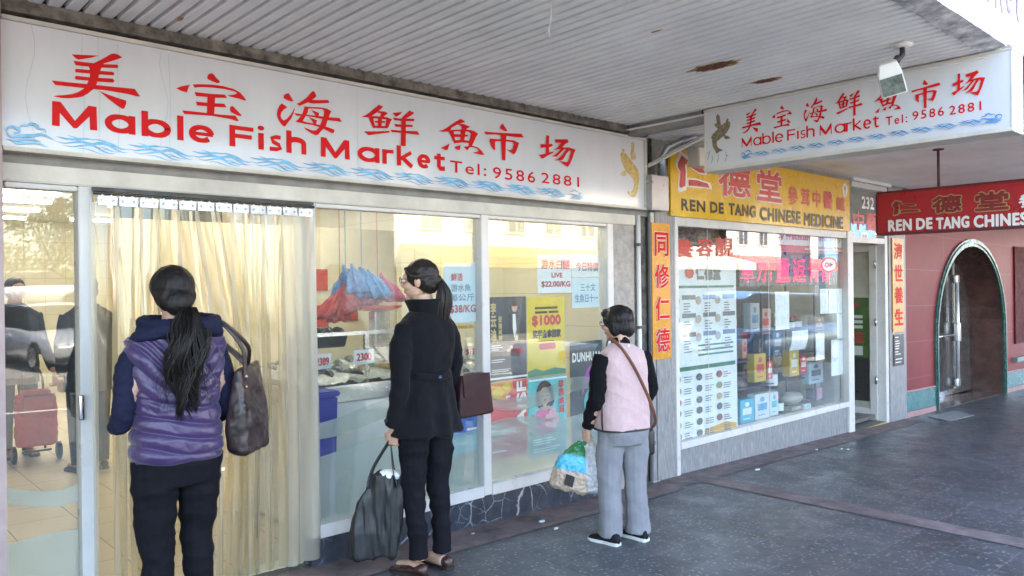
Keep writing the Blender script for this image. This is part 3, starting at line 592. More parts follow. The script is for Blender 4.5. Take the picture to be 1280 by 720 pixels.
A0, A1 = hx(927.3, 184.5), hx(1099, 158.5); kx = (A1[0]-A0[0])/2.283
red = Art(FH, .0015); name_line(red, lambda x, z: (A0[0]+(x-.87)*kx, A0[1]+(z-2.341)*.62+(A1[1]-A0[1])*(x-.87)/2.283), .0125); red.build('name_lettering', M['red_vinyl'], hs)
red = Art(FH, .0015)
for tx, q0, q1 in (('Tel:', (1107.5, 157.5), (1134, 145)), ('9586', (1141, 151), (1180, 138)), ('2881', (1187, 144.5), (1226.5, 129.5))):
    c0, c1 = hx(*q0), hx(*q1); red.text(tx, c0[0], c1[0], c0[1]+.003, c0[1]+.055, .0008, 1.25)
red.build('phone_number', M['red_vinyl'], hs)
blu = Art(FH, .0015); c0, c1 = hx(931, 195), hx(1246, 149); n_ = 11; L_ = (c1[0]-c0[0])
for i in range(n_): waves(blu, c0[0]+L_*(i+.5)/(n_+1), c0[1]+(c1[1]-c0[1])*i/n_-.024, L_/(n_+1), .045)
cloud(blu, c0[0]-.02, c0[1]-.026, .10, .062); cloud(blu, c1[0]-.10, c1[1]-.024, .13, .06, -1); blu.build('wave_motif', M['blue_dark_vinyl'], hs)
hp = lambda l: [hx(870+x/7.2, 120+z/7.2) for x, z in l]
g_ = Art(FH, .0015); g_.poly(hp([(310, 235), (290, 225), (262, 240), (225, 265), (185, 310), (150, 345), (137, 370), (145, 400), (150, 450), (170, 490), (185, 520), (215, 500), (245, 490), (260, 500), (230, 480), (200, 465), (187, 440), (190, 410), (215, 390), (250, 360), (285, 320), (308, 275)]))
for l in ([(205, 300), (170, 270), (168, 250), (190, 245), (180, 190), (195, 160), (212, 175), (222, 230), (225, 265)], [(255, 350), (300, 365), (312, 380), (275, 390), (252, 380)], [(268, 232), (285, 198), (296, 210), (290, 230)]): g_.poly(hp(l))
for l in ([(105, 575), (118, 530), (108, 505)], [(118, 530), (130, 490)], [(140, 605), (152, 560), (145, 530)], [(190, 600), (205, 560), (200, 520)], [(262, 590), (278, 545), (268, 500)], [(278, 545), (292, 530)]): g_.ribbon(hp(l), [.004]*len(l))
g_.build('koi_motif', M['bronze_vinyl'], hs)
m = MB(); m.box(SX+.02, SX+.05, ya-.03, ya+.03, 2.85, 2.884); m.build('fixing_bracket', M['black'], hs)

# floodlight and loose wire under the awning
fl = thing('floodlight', 'dusty swivel floodlight fixed under the awning in front of the hanging sign', 'lamp', WX(1128, 70, 4.5))
L0 = np.array(fl.location); zc = 2.884
m = MB(); m.tube([(L0[0], L0[1], zc), (L0[0], L0[1], zc-.012), (L0[0], L0[1], zc-.022)], [.055, .055, .03], 20); m.build('mounting_plate', M['white_paint'], fl, smooth=True)
m = MB(); m.tube([(L0[0], L0[1], zc-.02), (L0[0], L0[1], zc-.06), (L0[0]-.02, L0[1]+.025, zc-.10)], [.014, .016, .012], 12); m.ell((L0[0]-.02, L0[1]+.02, zc-.085), (.02, .02, .025)); m.build('swivel_arm', M['black'], fl, smooth=True)
rot = Matrix.Rotation(R(-62), 3, 'Z') @ Matrix.Rotation(R(30), 3, 'X') @ Matrix.Rotation(R(-14), 3, 'Y')
hc = Vector((L0[0]-.05, L0[1]+.045, zc-.185))
def fp(x, y, z): return hc+rot @ Vector((x, y, z))
m = MB(); m.loft([[fp(*q) for q in ((-.045, -.035, .09), (.045, -.035, .09), (.045, .02, .09), (-.045, .02, .09))], [fp(*q) for q in ((-.06, -.05, .03), (.06, -.05, .03), (.06, .03, .03), (-.06, .03, .03))], [fp(*q) for q in ((-.065, -.055, -.09), (.065, -.055, -.09), (.065, .0, -.09), (-.065, .0, -.09))]])
fh = m.build('lamp_housing', M['white_paint'], fl, bevel=.005)
m = MB(); m.prism([fp(*q) for q in ((-.055, -.052, .02), (.055, -.052, .02), (.058, -.057, -.08), (-.058, -.057, -.08))], rot @ Vector((0, -.004, 0))); m.build('lens', mat('dusty_lens', (.16, .18, .15), .2, 0, .3, 30), fh)
c = np.array([2.59, -1.62, 0]); m = MB()
m.tube([(c[0], c[1], 2.90), (c[0]-.004, c[1], 2.86), (c[0]-.008, c[1], 2.80), (c[0]-.02, c[1], 2.76)], .0022, 6); m.tube([(c[0]-.02, c[1], 2.76), (c[0]-.035, c[1], 2.735)], .0018, 6); m.tube([(c[0]-.02, c[1], 2.76), (c[0]-.018, c[1], 2.725)], .0018, 6)
tag(m.build('loose_wire', M['white_ink']), 'thin white twisted wire dangling loose from the ribbed awning', 'wire')

# ---------------------------------------------------------------- strip curtain in the doorway
clampm = mat('worn_clamp_steel', (.42, .42, .43), .32, .9, .25, 9)
cu = thing('strip_curtain', 'yellowed clear plastic strip curtain hanging in the fish shop doorway', 'curtain', (1.6, -.05, 2.05))
m = MB(); m.box(1.04, 2.2, -.062, -.037, 2.055, 2.072); m.cyl((1.04, -.065, 2.043), (2.2, -.065, 2.043), .008, 10); m.build('rail', M['black'], cu)
n_ = 12; pit = (2.185-1.05)/n_
for i in range(n_):
    x0 = 1.052+i*pit
    m = MB(); m.box(x0+.004, x0+pit-.004, -.078, -.060, 1.985, 2.03)
    m.box(x0+.022, x0+.032, -.07, -.058, 2.03, 2.046); m.box(x0+pit-.032, x0+pit-.022, -.07, -.058, 2.03, 2.046)
    cl = m.build('clamp_plate', clampm, cu, bevel=.002)
    m = MB(); [m.ell((x, -.079, 2.007), (.006, .004, .006), None, 8, 6) for x in (x0+.022, x0+pit-.022)]; m.build('bolt', M['chrome'], cl)
for i in range(n_):
    xc = 1.052+(i+.5)*pit; q = MB(); nz, nx = 40, 14; wd = .150
    lean = {3: .02, 4: .12, 5: .16, 6: .10, 7: .03, 2: -.02}.get(i, 0.0); ph = rnd.random()*6
    V = []
    for a in range(nz+1):
        t = a/nz; z = 2.0-t*1.985
        for b in range(nx+1):
            s = b/nx-.5; fold = .3+.7*min(1, t*3)
            x = xc+s*wd*(.8+.2*fold)+lean*min(1, t*2.2)*(1-.5*max(0, t-.5))+.008*math.sin(3*t+ph)
            y = -.052-.013*(i % 2)-.036*math.cos(math.pi*s*1.15)*fold+.020*t*math.sin(2.2*t+ph)+.014*math.sin(6*s+ph+4*t)*t+(.03*math.sin(t*3) if 3 <= i <= 6 else 0)
            V.append((x, min(y, -.037-.001*i), z))
    q.add(V, [(a*(nx+1)+b, a*(nx+1)+b+1, (a+1)*(nx+1)+b+1, (a+1)*(nx+1)+b) for a in range(nz) for b in range(nx)])
    o_ = q.build('plastic_strip', [M['pvc'], M['pvc_edge']], cu, smooth=True)
    for a in range(nz):
        for b in list(range(nx)) if i > 9 else (0, 1, nx-2, nx-1): o_.data.polygons[a*nx+b].material_index = 1

# ---------------------------------------------------------------- inside the fish shop
tube_m = emis('fluorescent_tube', (1.0, .96, .84), 3.6)
first = None
for i, (x, y) in enumerate([(1.45, 4.8), (1.55, 5.6), (1.65, 6.5), (1.75, 7.6), (1.85, 9.0), (3.3, 4.8), (3.5, 6.5), (3.6, 8.8), (1.9, 2.0), (3.4, 1.1), (3.4, 2.3), (4.6, .9)]):
    if first is None:
        first = thing('ceiling_light', 'twin fluorescent tube light on the fish shop ceiling', 'lamp', (x, y, 2.7), group='fluorescent lights on the fish shop ceiling')
        m = MB(); m.box(-.62, .62, -.06, .06, -.03, .018); m.build('batten', M['white_paint'], first, local=True)
        m = MB(); m.cyl((-.6, -.035, -.05), (.6, -.035, -.05), .014, 10); m.build('lamp_tube', tube_m, first, local=True)
        m = MB(); m.cyl((-.6, .035, -.05), (.6, .035, -.05), .014, 10); m.build('lamp_tube', tube_m, first, local=True)
    else:
        c = copy_tree(first); c.location = (x, y, 2.7)
ct = thing('fish_counter', 'stainless steel fish counter with sloping glass front behind the shop window', 'counter', (3.2, .9, 0))
m = MB(); m.box(2.34, 4.0, .45, 1.35, .02, .82); m.build('base', M['white_paint'], ct, bevel=.01)
m = MB(); m.box(2.32, 4.02, .40, 1.38, .821, .93); m.build('steel_lip', M['steel'], ct, bevel=.01)
m = MB(); m.prism([(2.34, .42, .94), (4.0, .42, .94), (4.0, .55, 1.18), (2.34, .55, 1.18)], (0, .006, 0)); m.build('glass_front', M['glass'], ct)
m = MB(); [m.box(x, x+.03, .53, .56, .931, 1.25) for x in (2.34, 2.9, 3.45, 3.97)]; m.box(2.34, 4.0, .525, .565, 1.2505, 1.275); m.build('steel_rail', M['steel'], ct)
ice = mat('crushed_ice', (.72, .76, .78), .4, 0, .2, 30, .6, 60)
m = MB(); V = []; nx, ny = 60, 26
for a in range(nx+1):
    for b in range(ny+1): V.append((2.36+1.62*a/nx, .44+.9*b/ny, .94+.05*b/ny+.03*mnoise.noise((a*.4, b*.4, 1))+.012*rnd.random()))
m.add(V, [(a*(ny+1)+b, (a+1)*(ny+1)+b, (a+1)*(ny+1)+b+1, a*(ny+1)+b+1) for a in range(nx) for b in range(ny)]); m.build('ice_bed', ice, ct, smooth=True)
def fishm(q, c, L, ang, h=.22):
    rot = Matrix.Rotation(ang, 3, 'Z'); rings = []
    for t, r in ((0, .02), (.06, .10), (.2, .19), (.4, .24), (.62, .18), (.8, .08), (.88, .05), (1.0, .17)):
        k = .35 if t < .9 else .08
        rings.append([np.array(c)+np.array(rot @ Vector((L*(t-.5), L*r*.5*math.cos(2*math.pi*j/10), L*r*k*(1+math.sin(2*math.pi*j/10)))))for j in range(10)])
    q.loft(rings)
fm = [mat('silver_fish_skin', (.40, .42, .43), .25, .3, .4, 40), mat('dark_fish_skin', (.07, .075, .08), .25, .1, .5, 30), mat('red_snapper_skin', (.55, .14, .10), .3, .1, .3, 30), mat('golden_fish_skin', (.48, .33, .13), .35, 0, .3, 30)]
k = 0
for row, (fi, x0, x1) in enumerate(((1, 2.42, 2.85), (3, 2.9, 3.4), (0, 3.5, 3.95), (1, 2.42, 2.8), (0, 2.9, 3.4), (2, 3.5, 3.95))):
    for j in range(5):
        q = MB(); x = x0+(x1-x0)*(j+.5)/5; y = (.55 if row < 3 else .98)+.13*rnd.random()
        fishm(q, (x, y, .975+.05*(y-.44)+.02*(j % 2)), .24+.06*rnd.random(), R(70+40*rnd.random()))
        tag(q.build('fish', fm[fi], smooth=True), ['silver fish lying on ice in the counter', 'dark fish lying on ice in the counter', 'red fish lying on ice in the counter', 'golden fish lying on ice in the counter'][fi], 'fish', 'fish laid out on the ice counter')
def price(u, v, y, txt, wd=.17, lab=''):
    c = W(u, v, y); t = thing('price_card', lab, 'price card', c)
    q = MB(); q.box(c[0]-wd/2, c[0]+wd/2, y, y+.004, c[2]-.05, c[2]+.05); q.build('card', M['paper'], t)
    a = Art(Fr((c[0], y, c[2]))); a.text(txt, -wd*.36, wd*.36, -.025, .025, .0022); a.build('price_figures', M['red_vinyl'], t)
price(455, 446, .50, '2300', .16, 'white price card reading 2300 in the fish counter'); price(403, 452, .50, '2389', .13, 'white price card reading 2389 at the left end of the fish counter')
price(588, 440, .50, '$12', .12, 'white price card with red figures at the right end of the fish counter')
c0, c1 = W(393, 428, 1.02), W(436, 405, 1.02)
bt = thing('black_tub', 'black plastic tub of dark fish at the left back of the fish counter', 'tub', ((c0[0]+c1[0])/2, 1.15, c0[2]))
m = MB(); m.loft([[(x, y, z) for x, y in ((c0[0]+i_, 1.02+i_), (c1[0]-i_, 1.02+i_), (c1[0]-i_, 1.3-i_), (c0[0]+i_, 1.3-i_))] for z, i_ in ((c0[2]-.05, .02), (c0[2]+.06, 0.0))]); m.build('tub_body', M['black'], bt, bevel=.006)
m = MB(); [fishm(m, (c0[0]+(c1[0]-c0[0])*(.2+.15*k), 1.12+.03*(k % 2), c0[2]+.06), .26, R(10+20*k)) for k in range(5)]; m.build('fish_heap', fm[1], bt, smooth=True)
bb = thing('blue_bin', 'tall blue plastic bin standing on the floor left of the fish counter', 'bin', (W(405, 470, .3)[0], .3, .0))
p0 = W(391, 465, .2); p1 = W(420, 570, .2)
m = MB(); m.loft([[(p0[0]-.02+k*.0, y, z) if False else (x, y, z) for x, y in ((p0[0]+i_, .16+i_), (p1[0]-i_, .16+i_), (p1[0]-i_, .40-i_), (p0[0]+i_, .40-i_))] for z, i_ in ((.01, .02), (.90, .0))]); m.build('bin_body', mat('blue_plastic', (.03, .04, .30), .4, 0, .15, 6), bb, bevel=.012)
m = MB(); m.box(p0[0]-.012, p1[0]+.012, .15, .41, .90, .935); m.build('rim', mat('blue_plastic_rim', (.04, .05, .36), .4, 0, .1, 6), bb, bevel=.01)
# bunches of coloured bags hanging over the counter, red notes on the wall
bagcols = [((.08, .25, .60), 'blue'), ((.55, .12, .22), 'pink'), ((.10, .35, .70), 'light blue'), ((.60, .06, .05), 'red')]
for i, (u, v, ci, lab) in enumerate(((432, 352, 0, 'blue plastic bag bunch hanging over the left of the fish counter'), (472, 360, 1, 'crumpled pink plastic bag bunch hanging in the fish shop window'), (452, 352, 2, 'small pale blue plastic bag bunch hanging between a blue and a pink one'), (425, 375, 3, 'red plastic bag bunch hanging low above the fish counter'))):
    c = W(u, v, 1.15); q = MB()
    for j in range(4):
        ox, oy, oz, ph = rnd.gauss(0, .05), rnd.gauss(0, .03), rnd.gauss(0, .025), rnd.random()*6; rg = []
        for k, (t, rr_) in enumerate(((.10, .008), (.07, .012), (.05, .03), (.02, .052), (-.03, .062), (-.08, .070), (-.11, .074))):
            rg.append([(c[0]+ox*(1-t*8)+rr_*(1+.38*math.cos(6*a+ph+t*9)+.2*math.sin(11*a+ph*2))*math.cos(a), 1.15+oy+.6*rr_*(1+.38*math.cos(6*a+ph+t*9))*math.sin(a), c[2]+oz+t+.012*math.cos(5*a+ph)) for a in [2*math.pi*b/40 for b in range(40)]])
        q.loft(rg)
    q.tube([(c[0], 1.15, c[2]+.08), (c[0], 1.15, 2.72)], .003, 6)
    tag(q.build('bag_bunch', mat(bagcols[ci][1].replace(' ', '_')+'_bag_film', bagcols[ci][0], .35, 0, .35, 30), smooth=True), lab, 'plastic bags')
for i, (u, v, lab) in enumerate(((403, 395, 'red paper note on the fish shop back wall, larger one lower left'), (402, 350, 'small red note high on the fish shop back wall'), (440, 388, 'small red note near the scale on the fish shop back wall'))):
    c = W(u, v, 3.0); q = MB(); q.box(c[0]-.07, c[0]+.07, 3.0, 3.006, c[2]-.11, c[2]+.11); tag(q.build('wall_note', M['sign_red_ink']), lab, 'note')
ps = thing('shop_partition', 'cream partition wall of the fish shop behind the bags and red notes', 'wall', (2.9, 3.05, 0))
m = MB(); m.box(2.0, 5.29, 3.02, 3.1, .005, 2.2); m.build('panel', M['wall_cream'], ps)
sca = thing('weighing_scale', 'steel weighing scale with red tray above the fish counter', 'scale', (3.3, .95, 1.0))
c = W(474, 385, 1.0); m = MB(); m.tube([(c[0], 1.0, c[2]-.02), (c[0], 1.0, c[2]), (c[0], 1.0, c[2]+.02)], [.12, .17, .18], 20); m.build('pan', M['sign_red_ink'], sca, smooth=True)
m = MB(); m.box(c[0]-.07, c[0]+.07, .95, 1.05, 1.0, c[2]-.02); m.build('scale_body', M['steel'], sca, bevel=.01)
cb = thing('chalkboard', 'dark green chalkboard with faint drawing glimpsed through the gap in the strips', 'chalkboard', (1.9, 4.2, 1.9))
c = W(207, 318, 4.2); m = MB(); m.box(c[0]-.5, c[0]+.6, 4.2, 4.23, c[2]-.26, c[2]+.5); m.build('board', mat('chalkboard_green', (.012, .055, .050), .6, 0, .2, 5), cb)
a = Art(Fr((c[0], 4.2, c[2]))); [a.ribbon(ring(x, z, .06, .06, 0, 300, 18), .012) for x, z in ((-.05, -.1), (.05, -.18), (.12, -.06))]; a.build('chalk_drawing', mat('chalk', (.15, .35, .30), .8), cb)
# ---------------------------------------------------------------- posters and notices
def prect(u0, v0, u1, v1, y):
    a, b, c, d = W(u0, v0, y), W(u0, v1, y), W(u1, v0, y), W(u1, v1, y)
    um, = [(v0+v1)/2]
    return W(u0, um, y)[0], W(u1, um, y)[0], (b[2]+d[2])/2, (a[2]+c[2])/2
class Poster:
    def __init__(s, name, label, cat, rect, y, base, group=None, th=.003):
        x0, x1, z0, z1 = rect; s.t = thing(name, label, cat, ((x0+x1)/2, y, z0), group=group)
        q = MB(); q.box(x0, x1, y, y+th, z0, z1); q.build('sheet', base, s.t)
        s.fr = Fr((x0, y, z0), (x1-x0, 0, 0), (0, 0, z1-z0)); s.k = 0
    def a(s): s.k += 1; return Art(s.fr, .0008+.0009*s.k)
    def put(s, art, name, m): return art.build(name, m, s.t)
def C(name, col, rough=.35, **k): return mat(name, col, rough, 0, .06, 6, **k)
skin_i = C('printed_skin', (.55, .35, .26)); teal = C('printed_teal', (.10, .50, .52)); deep = C('printed_midnight', (.015, .035, .055)); yel = C('printed_yellow', (.68, .50, .035)); pink_i = C('printed_pink', (.62, .12, .32)); rose = C('printed_rose', (.60, .05, .07)); green_i = C('printed_green', (.03, .22, .13)); blue_i = C('printed_blue', (.03, .14, .45)); gold_i = C('printed_gold', (.50, .38, .16)); slate = C('printed_slate', (.03, .055, .065))

p = Poster('concert_poster', 'dark blue concert poster of a man in a suit, upper left of the right window', 'poster', prect(611.5, 371, 658, 475, .048), .048, deep)
a = p.a(); a.poly([(.52, .72), (.60, .80), (.78, .80), (.92, .70), (.97, .45), (.9, .22), (.62, .2), (.50, .4), (.48, .6)]); p.put(a, 'figure_suit', C('printed_suit', (.012, .018, .028)))
a = p.a(); a.poly([(.62, .79), (.70, .79), (.72, .6), (.66, .5), (.62, .62)]); p.put(a, 'figure_shirt', M['white_ink'])
a = p.a(); a.disc(.67, .87, .075, .055); a.disc(.5, .36, .06, .02); a.disc(.57, .39, .05, .025); p.put(a, 'figure_face', skin_i)
a = p.a(); a.disc(.67, .915, .085, .035); p.put(a, 'figure_hair', M['black_ink'])
a = p.a()
for i, ch in enumerate('李云迪'): a.text(ch, .03, .17, .80-.155*i, .93-.155*i, .006)
for i, ch in enumerate('云指肖邦'): a.text(ch, .22, .31, .70-.075*i, .765-.075*i, .004)
a.text('2018', .04, .2, .46, .49, .003); p.put(a, 'lettering', gold_i)
a = p.a(); [a.rect(.04, .04+w_, z, z+.008) for w_, z in ((.25, .42), (.3, .395), (.2, .37), (.35, .25), (.3, .225), (.5, .13), (.45, .11))]; a.rect(0, 1, .02, .045); p.put(a, 'small_print', M['white_ink'])
p = Poster('scholarship_poster', 'yellow poster with red $1000 lettering in the right window', 'poster', prect(659, 371, 706, 469, .046), .046, yel)
a = p.a(); a.text('$1000', .13, .88, .63, .76, .012); p.put(a, 'amount_lettering', rose)
a = p.a(); a.text('奖学金拿回家', .14, .88, .48, .58, .006); a.rect(.2, .8, .845, .875); a.rect(.2, .52, .79, .82); a.rect(.56, .82, .79, .82); a.rect(.3, .7, .435, .442); p.put(a, 'lettering', M['black_ink'])
a = p.a(); a.rect(.34, .70, .33, .41); a.disc(.34, .37, .04, .04); a.disc(.70, .37, .04, .04); p.put(a, 'red_button', rose)
a = p.a(); a.poly([(0, 0), (1, 0), (1, .06), (.7, .09), (.4, .06), (.2, .1), (0, .07)]); p.put(a, 'green_border', green_i)
p = Poster('festival_poster', 'red festival poster with white AISF letters set sideways, lower left of the right window', 'poster', prect(612, 476, 659, 572, .048), .048, rose)
a = p.a(); a.poly([(0, .72), (.18, .78), (.3, .72), (.5, .84), (.62, .9), (.6, 1), (0, 1)]); p.put(a, 'orange_swirl', C('printed_orange', (.70, .28, .05)))
a = p.a(); a.disc(.22, .86, .15, .07); a.disc(.45, .93, .1, .05); p.put(a, 'yellow_swirl', yel)
a = p.a()
V_, F_ = text2d('AISF'); lo = V_.min(0); hi = V_.max(0); Q = (V_-lo)/(hi-lo)
for dx in (-.012, 0, .012):
    for dz in (-.008, .008):
        d = a._z(); a.mb.add([a.fr.p(.96-q[1]*.24+dx, .40+q[0]*.57+dz, d) for q in Q], F_)
a.text('2018', .04, .28, .41, .46, .006); a.text('国际留学生节', .03, .68, .32, .39, .006); a.ribbon([(.43, .80), (.43, .75)], .03); a.ribbon([(.43, .80), (.53, .80)], .03)
[a.rect(.04, .04+w_, z, z+.01) for w_, z in ((.4, .27), (.35, .24), (.3, .13), (.38, .1))]; p.put(a, 'lettering', M['white_ink'])
p = Poster('singer_poster', 'turquoise poster of a dark haired woman in a pink dress', 'poster', prect(660.5, 471, 708, 569, .046), .046, teal)
a = p.a(); a.disc(.42, .79, .22, .17); a.disc(.28, .72, .1, .1); a.disc(.58, .72, .1, .1); p.put(a, 'figure_hair', C('printed_brown', (.07, .04, .035)))
a = p.a(); a.disc(.42, .76, .135, .115); a.rect(.37, .47, .62, .68); a.poly([(.2, .55), (.3, .62), (.55, .62), (.66, .55), (.6, .4), (.24, .4)]); a.ribbon([(.14, .55), (.09, .40), (.1, .3)], .07); p.put(a, 'figure_skin', skin_i)
a = p.a(); a.poly([(.2, .57), (.33, .60), (.42, .57), (.52, .60), (.64, .56), (.62, .36), (.75, .28), (.15, .28), (.22, .42)]); p.put(a, 'figure_dress', pink_i)
a = p.a(); [a.disc(.6+.16*math.cos(i*2.4)*math.sqrt(i/14), .46+.12*math.sin(i*2.4)*math.sqrt(i/14), .055, .035) for i in range(14)]; p.put(a, 'flowers', C('printed_blush', (.66, .40, .45)))
a = p.a(); a.disc(.42, .712, .03, .008); a.disc(.36, .765, .02, .006); a.disc(.48, .765, .02, .006); p.put(a, 'figure_features', C('printed_maroon', (.12, .02, .03)))
a = p.a()
for i, ch in enumerate('琼英卓玛'): a.text(ch, .78, .92, .85-.11*i, .94-.11*i, .005)
p.put(a, 'lettering', rose)
a = p.a(); [a.rect(.1, .1+w_, z, z+.008) for w_, z in ((.5, .22), (.6, .19), (.45, .16), (.7, .1), (.6, .07))]; a.rect(0, 1, .965, .985); p.put(a, 'small_print', M['paper'])
p = Poster('dance_poster', 'dark green dance poster titled DUNHUANG with a coloured swirling dancer', 'poster', prect(713, 426, 760, 548, .048), .048, slate)
a = p.a(); a.text('DUNHUANG', .06, .96, .80, .885, .006, 1.1); [a.rect(.06, .06+w_, z, z+.007) for w_, z in ((.4, .24), (.5, .22), (.35, .2), (.6, .08), (.55, .06))]; p.put(a, 'lettering', M['white_ink'])
for nm, col, pl in (('violet_ribbon', (.35, .06, .38), [(.30, .45), (.36, .58), (.5, .68), (.68, .73), (.8, .70)]), ('blue_dancer', (.18, .30, .55), [(.62, .74), (.60, .62), (.52, .5), (.60, .36), (.56, .2)]), ('pale_dancer', (.50, .55, .65), [(.58, .66), (.66, .56), (.7, .45), (.78, .40)]), ('teal_swirl', (.08, .40, .40), [(.45, .5), (.38, .38), (.48, .28), (.64, .26)])):
    a = p.a(); q = smooth2(pl, 5); a.ribbon(q, taper(len(q), .11)); p.put(a, nm, C('printed_'+nm, col))
p = Poster('handwritten_notice', 'white notice hand lettered in red with a live fish price, top of the right window', 'notice', prect(672, 318, 714, 366, .046), .046, M['paper'])
a = p.a(); a.text('游水白鱔', .1, .95, .62, .86, .004); a.text('LIVE', .40, .72, .40, .52, .006); a.text('$22.00/KG', .10, .95, .14, .30, .006); p.put(a, 'handwriting', C('red_marker', (.45, .07, .09)))
p = Poster('handwritten_notice', 'white notice with black handwriting at the top right of the right window', 'notice', prect(714.8, 318, 749, 346, .046), .046, M['paper'])
a = p.a(); a.text('今日特價', .14, .95, .25, .65, .006); p.put(a, 'handwriting', M['grey_ink'])
p = Poster('handwritten_notice', 'bluish notice with pale blue handwriting below the black handwritten one', 'notice', prect(714.8, 347, 749, 384.5, .046), .046, M['paper_blue'])
a = p.a(); a.text('三十文', .3, .85, .55, .8, .004); a.text('生魚日十一', .1, .95, .18, .45, .004); p.put(a, 'handwriting', C('blue_marker', (.10, .30, .45)))
p = Poster('price_notice', 'pale notice with red $38/KG handwriting right of the black coated woman', 'notice', prect(555.5, 328.5, 596, 403, .046), .046, M['paper_blue'])
a = p.a(); a.text('$38/KG', .16, .95, .15, .29, .006); a.text('鮮活', .2, .55, .70, .82, .006); p.put(a, 'price_figures', C('red_marker_faint', (.50, .10, .13)))
a = p.a(); a.text('游水魚', .2, .8, .52, .64, .004); a.text('每公斤', .15, .9, .36, .48, .004); p.put(a, 'handwriting', C('blue_marker_faint', (.15, .32, .48)))
p = Poster('event_poster', 'small blue and yellow event poster low in the left window behind the burgundy handbag', 'poster', prect(557, 492, 599, 566, .048), .048, blue_i)
a = p.a(); a.rect(0, 1, .0, .30); p.put(a, 'pale_band', C('printed_skyblue', (.22, .50, .66)))
a = p.a(); [a.rect(.58, .58+w_, z, z+.03) for w_, z in ((.3, .62), (.25, .67), (.3, .72), (.2, .77))]; a.disc(.25, .85, .18, .1); p.put(a, 'yellow_print', yel)
a = p.a(); a.ribbon([(.15, .62), (.27, .44), (.42, .62)], .035); a.rect(.2, .4, .40, .43); a.rect(.62, .95, .36, .40); a.rect(.1, .9, .14, .18); p.put(a, 'white_print', M['white_ink'])
# fish chart on the tiled partition behind the right window
p = Poster('fish_chart', 'tan fish species chart pinned on the tiled wall behind the right window', 'poster', prect(645, 322, 723, 560, 1.735), 1.735, C('printed_tan', (.56, .46, .25)))
a = p.a()
for r_ in range(7):
    for c_ in range(4):
        cx, cz = .14+.24*c_, .92-.135*r_; a.poly([(cx-.08, cz), (cx-.03, cz+.028), (cx+.04, cz+.022), (cx+.07, cz+.004), (cx+.1, cz+.025), (cx+.095, cz-.022), (cx+.065, cz-.004), (cx+.03, cz-.026), (cx-.04, cz-.024)])
p.put(a, 'fish_pictures', C('printed_fish_grey', (.20, .20, .17)))

# ---------------------------------------------------------------- the medicine shop
med = thing('medicine_shop', 'herbal medicine shopfront with one large window and an open door', 'shop', (7.6, 0, 0))
m = MB(); m.box(5.475, 5.755, -.03, .1, -.3, 2.62); m.build('pilaster', M['granite'], med, bevel=.004)
px1, px2 = W(1112, 420, -.03)[0], W(1133, 420, -.03)[0]
m = MB(); m.box(px1, px2, -.03, .1, -.4, 2.8); m.build('pilaster', M['granite'], med, bevel=.004)
xL, xR = 5.815, W(1058, 450)[0]; xF = W(1065, 450)[0]
m = MB(); m.box(5.7555, xF, -.004, .1, -.4, .085-.0); m.build('stall_riser', M['granite'], med)
m = MB()
m.box(5.757, 5.814, -.03, .07, .09-.26, 2.2); m.box(xR, xF, -.03, .07, -.26, 2.2); m.box(5.8145, xR-.0005, -.035, .07, .087, .15); m.box(5.8145, xR-.0005, -.02, .06, 2.10, 2.2)
xD0, xD1 = xF+.005, px1-.005
m.box(xD1-.09, xD1, -.02, .08, -.26, 2.8); m.box(xD0, xD1-.091, -.02, .06, 2.06, 2.13); m.box(xD0, xD1-.091, -.02, .06, 2.74, 2.8)
m.build('window_frame', M['alu'], med, bevel=.004)
gm = pane(5.814, xR, .15, 2.1, par=med)
m = MB(); [m.box(x, x+.004, .027, .029, .15, 2.1) for x in (W(889, 450)[0], W(965, 450)[0])]; m.build('glass_joint', M['white_ink'], gm)
tr_ = pane(xD0, xD1-.09, 2.13, 2.74, par=med, name='transom_window')
a = Art(Fr((0, .03, 0)), .002); c0, c1 = W(1077, 260, .03), W(1092, 248, .03); a.text('232', c0[0], c1[0], c0[2], c1[2], .006); a.build('street_number', M['white_ink'], tr_)
a = Art(Fr((0, .03, 0)), .002); c0, c1 = W(1066, 286, .03), W(1098, 268, .03); a.text('中醫館', c0[0], c1[0]+.35, c0[2], c1[2], .008); a.build('lettering', M['sign_red_ink'], tr_)
m = MB(); m.box(5.4, 10.8, .11, 4, -.2, -.155); m.build('floor', mat('dark_shop_floor', (.12, .11, .10), .4), med)
m = MB(); m.box(5.42, 11, .11, 5, 2.82, 2.9); m.build('ceiling', M['ceil_white'], med)
m = MB(); m.box(5.42, 11.0, 3.5, 3.6, -.15, 2.82); m.build('back_wall', mat('green_grey_wall', (.30, .33, .27), .6), med)
m = MB(); m.box(5.41, 5.46, .11, 3.5, -.15, 2.82); m.box(px2-.06, px2, .11, 3.5, -.15, 2.82); m.build('side_wall', mat('pale_wall', (.50, .50, .44), .6), med)
m = MB(); m.box(5.82, 9.2, .95, .99, -.15, 2.82); m.build('display_backboard', mat('dark_backboard', (.05, .045, .05), .45, 0, .2, 4), med)
m = MB(); m.box(5.82, 9.2, .07, .95, -.15, .13); m.build('display_plinth', mat('plinth_laminate', (.18, .13, .12), .4), med)
m = MB(); m.box(5.47, 9.37, -.012, -.0, 2.2, 2.95); m.box(10.4, 12, -.0, .1, 2.8, 2.95); m.build('fascia_backing', M['concrete'], med)
m = MB(); m.box(9.38, 10.5, -.05, -.005, 2.805, 2.86); m.build('white_trim', M['white_paint'], med)
lt = copy_tree(first); lt.location = (7.3, 2.2, 2.75); lt['label'] = 'twin fluorescent tube light on the medicine shop ceiling'; del lt['group']
lt = copy_tree(first); lt.location = (9.8, 2.0, 2.75); lt['label'] = 'twin fluorescent tube light inside the open doorway of the medicine shop'; del lt['group']
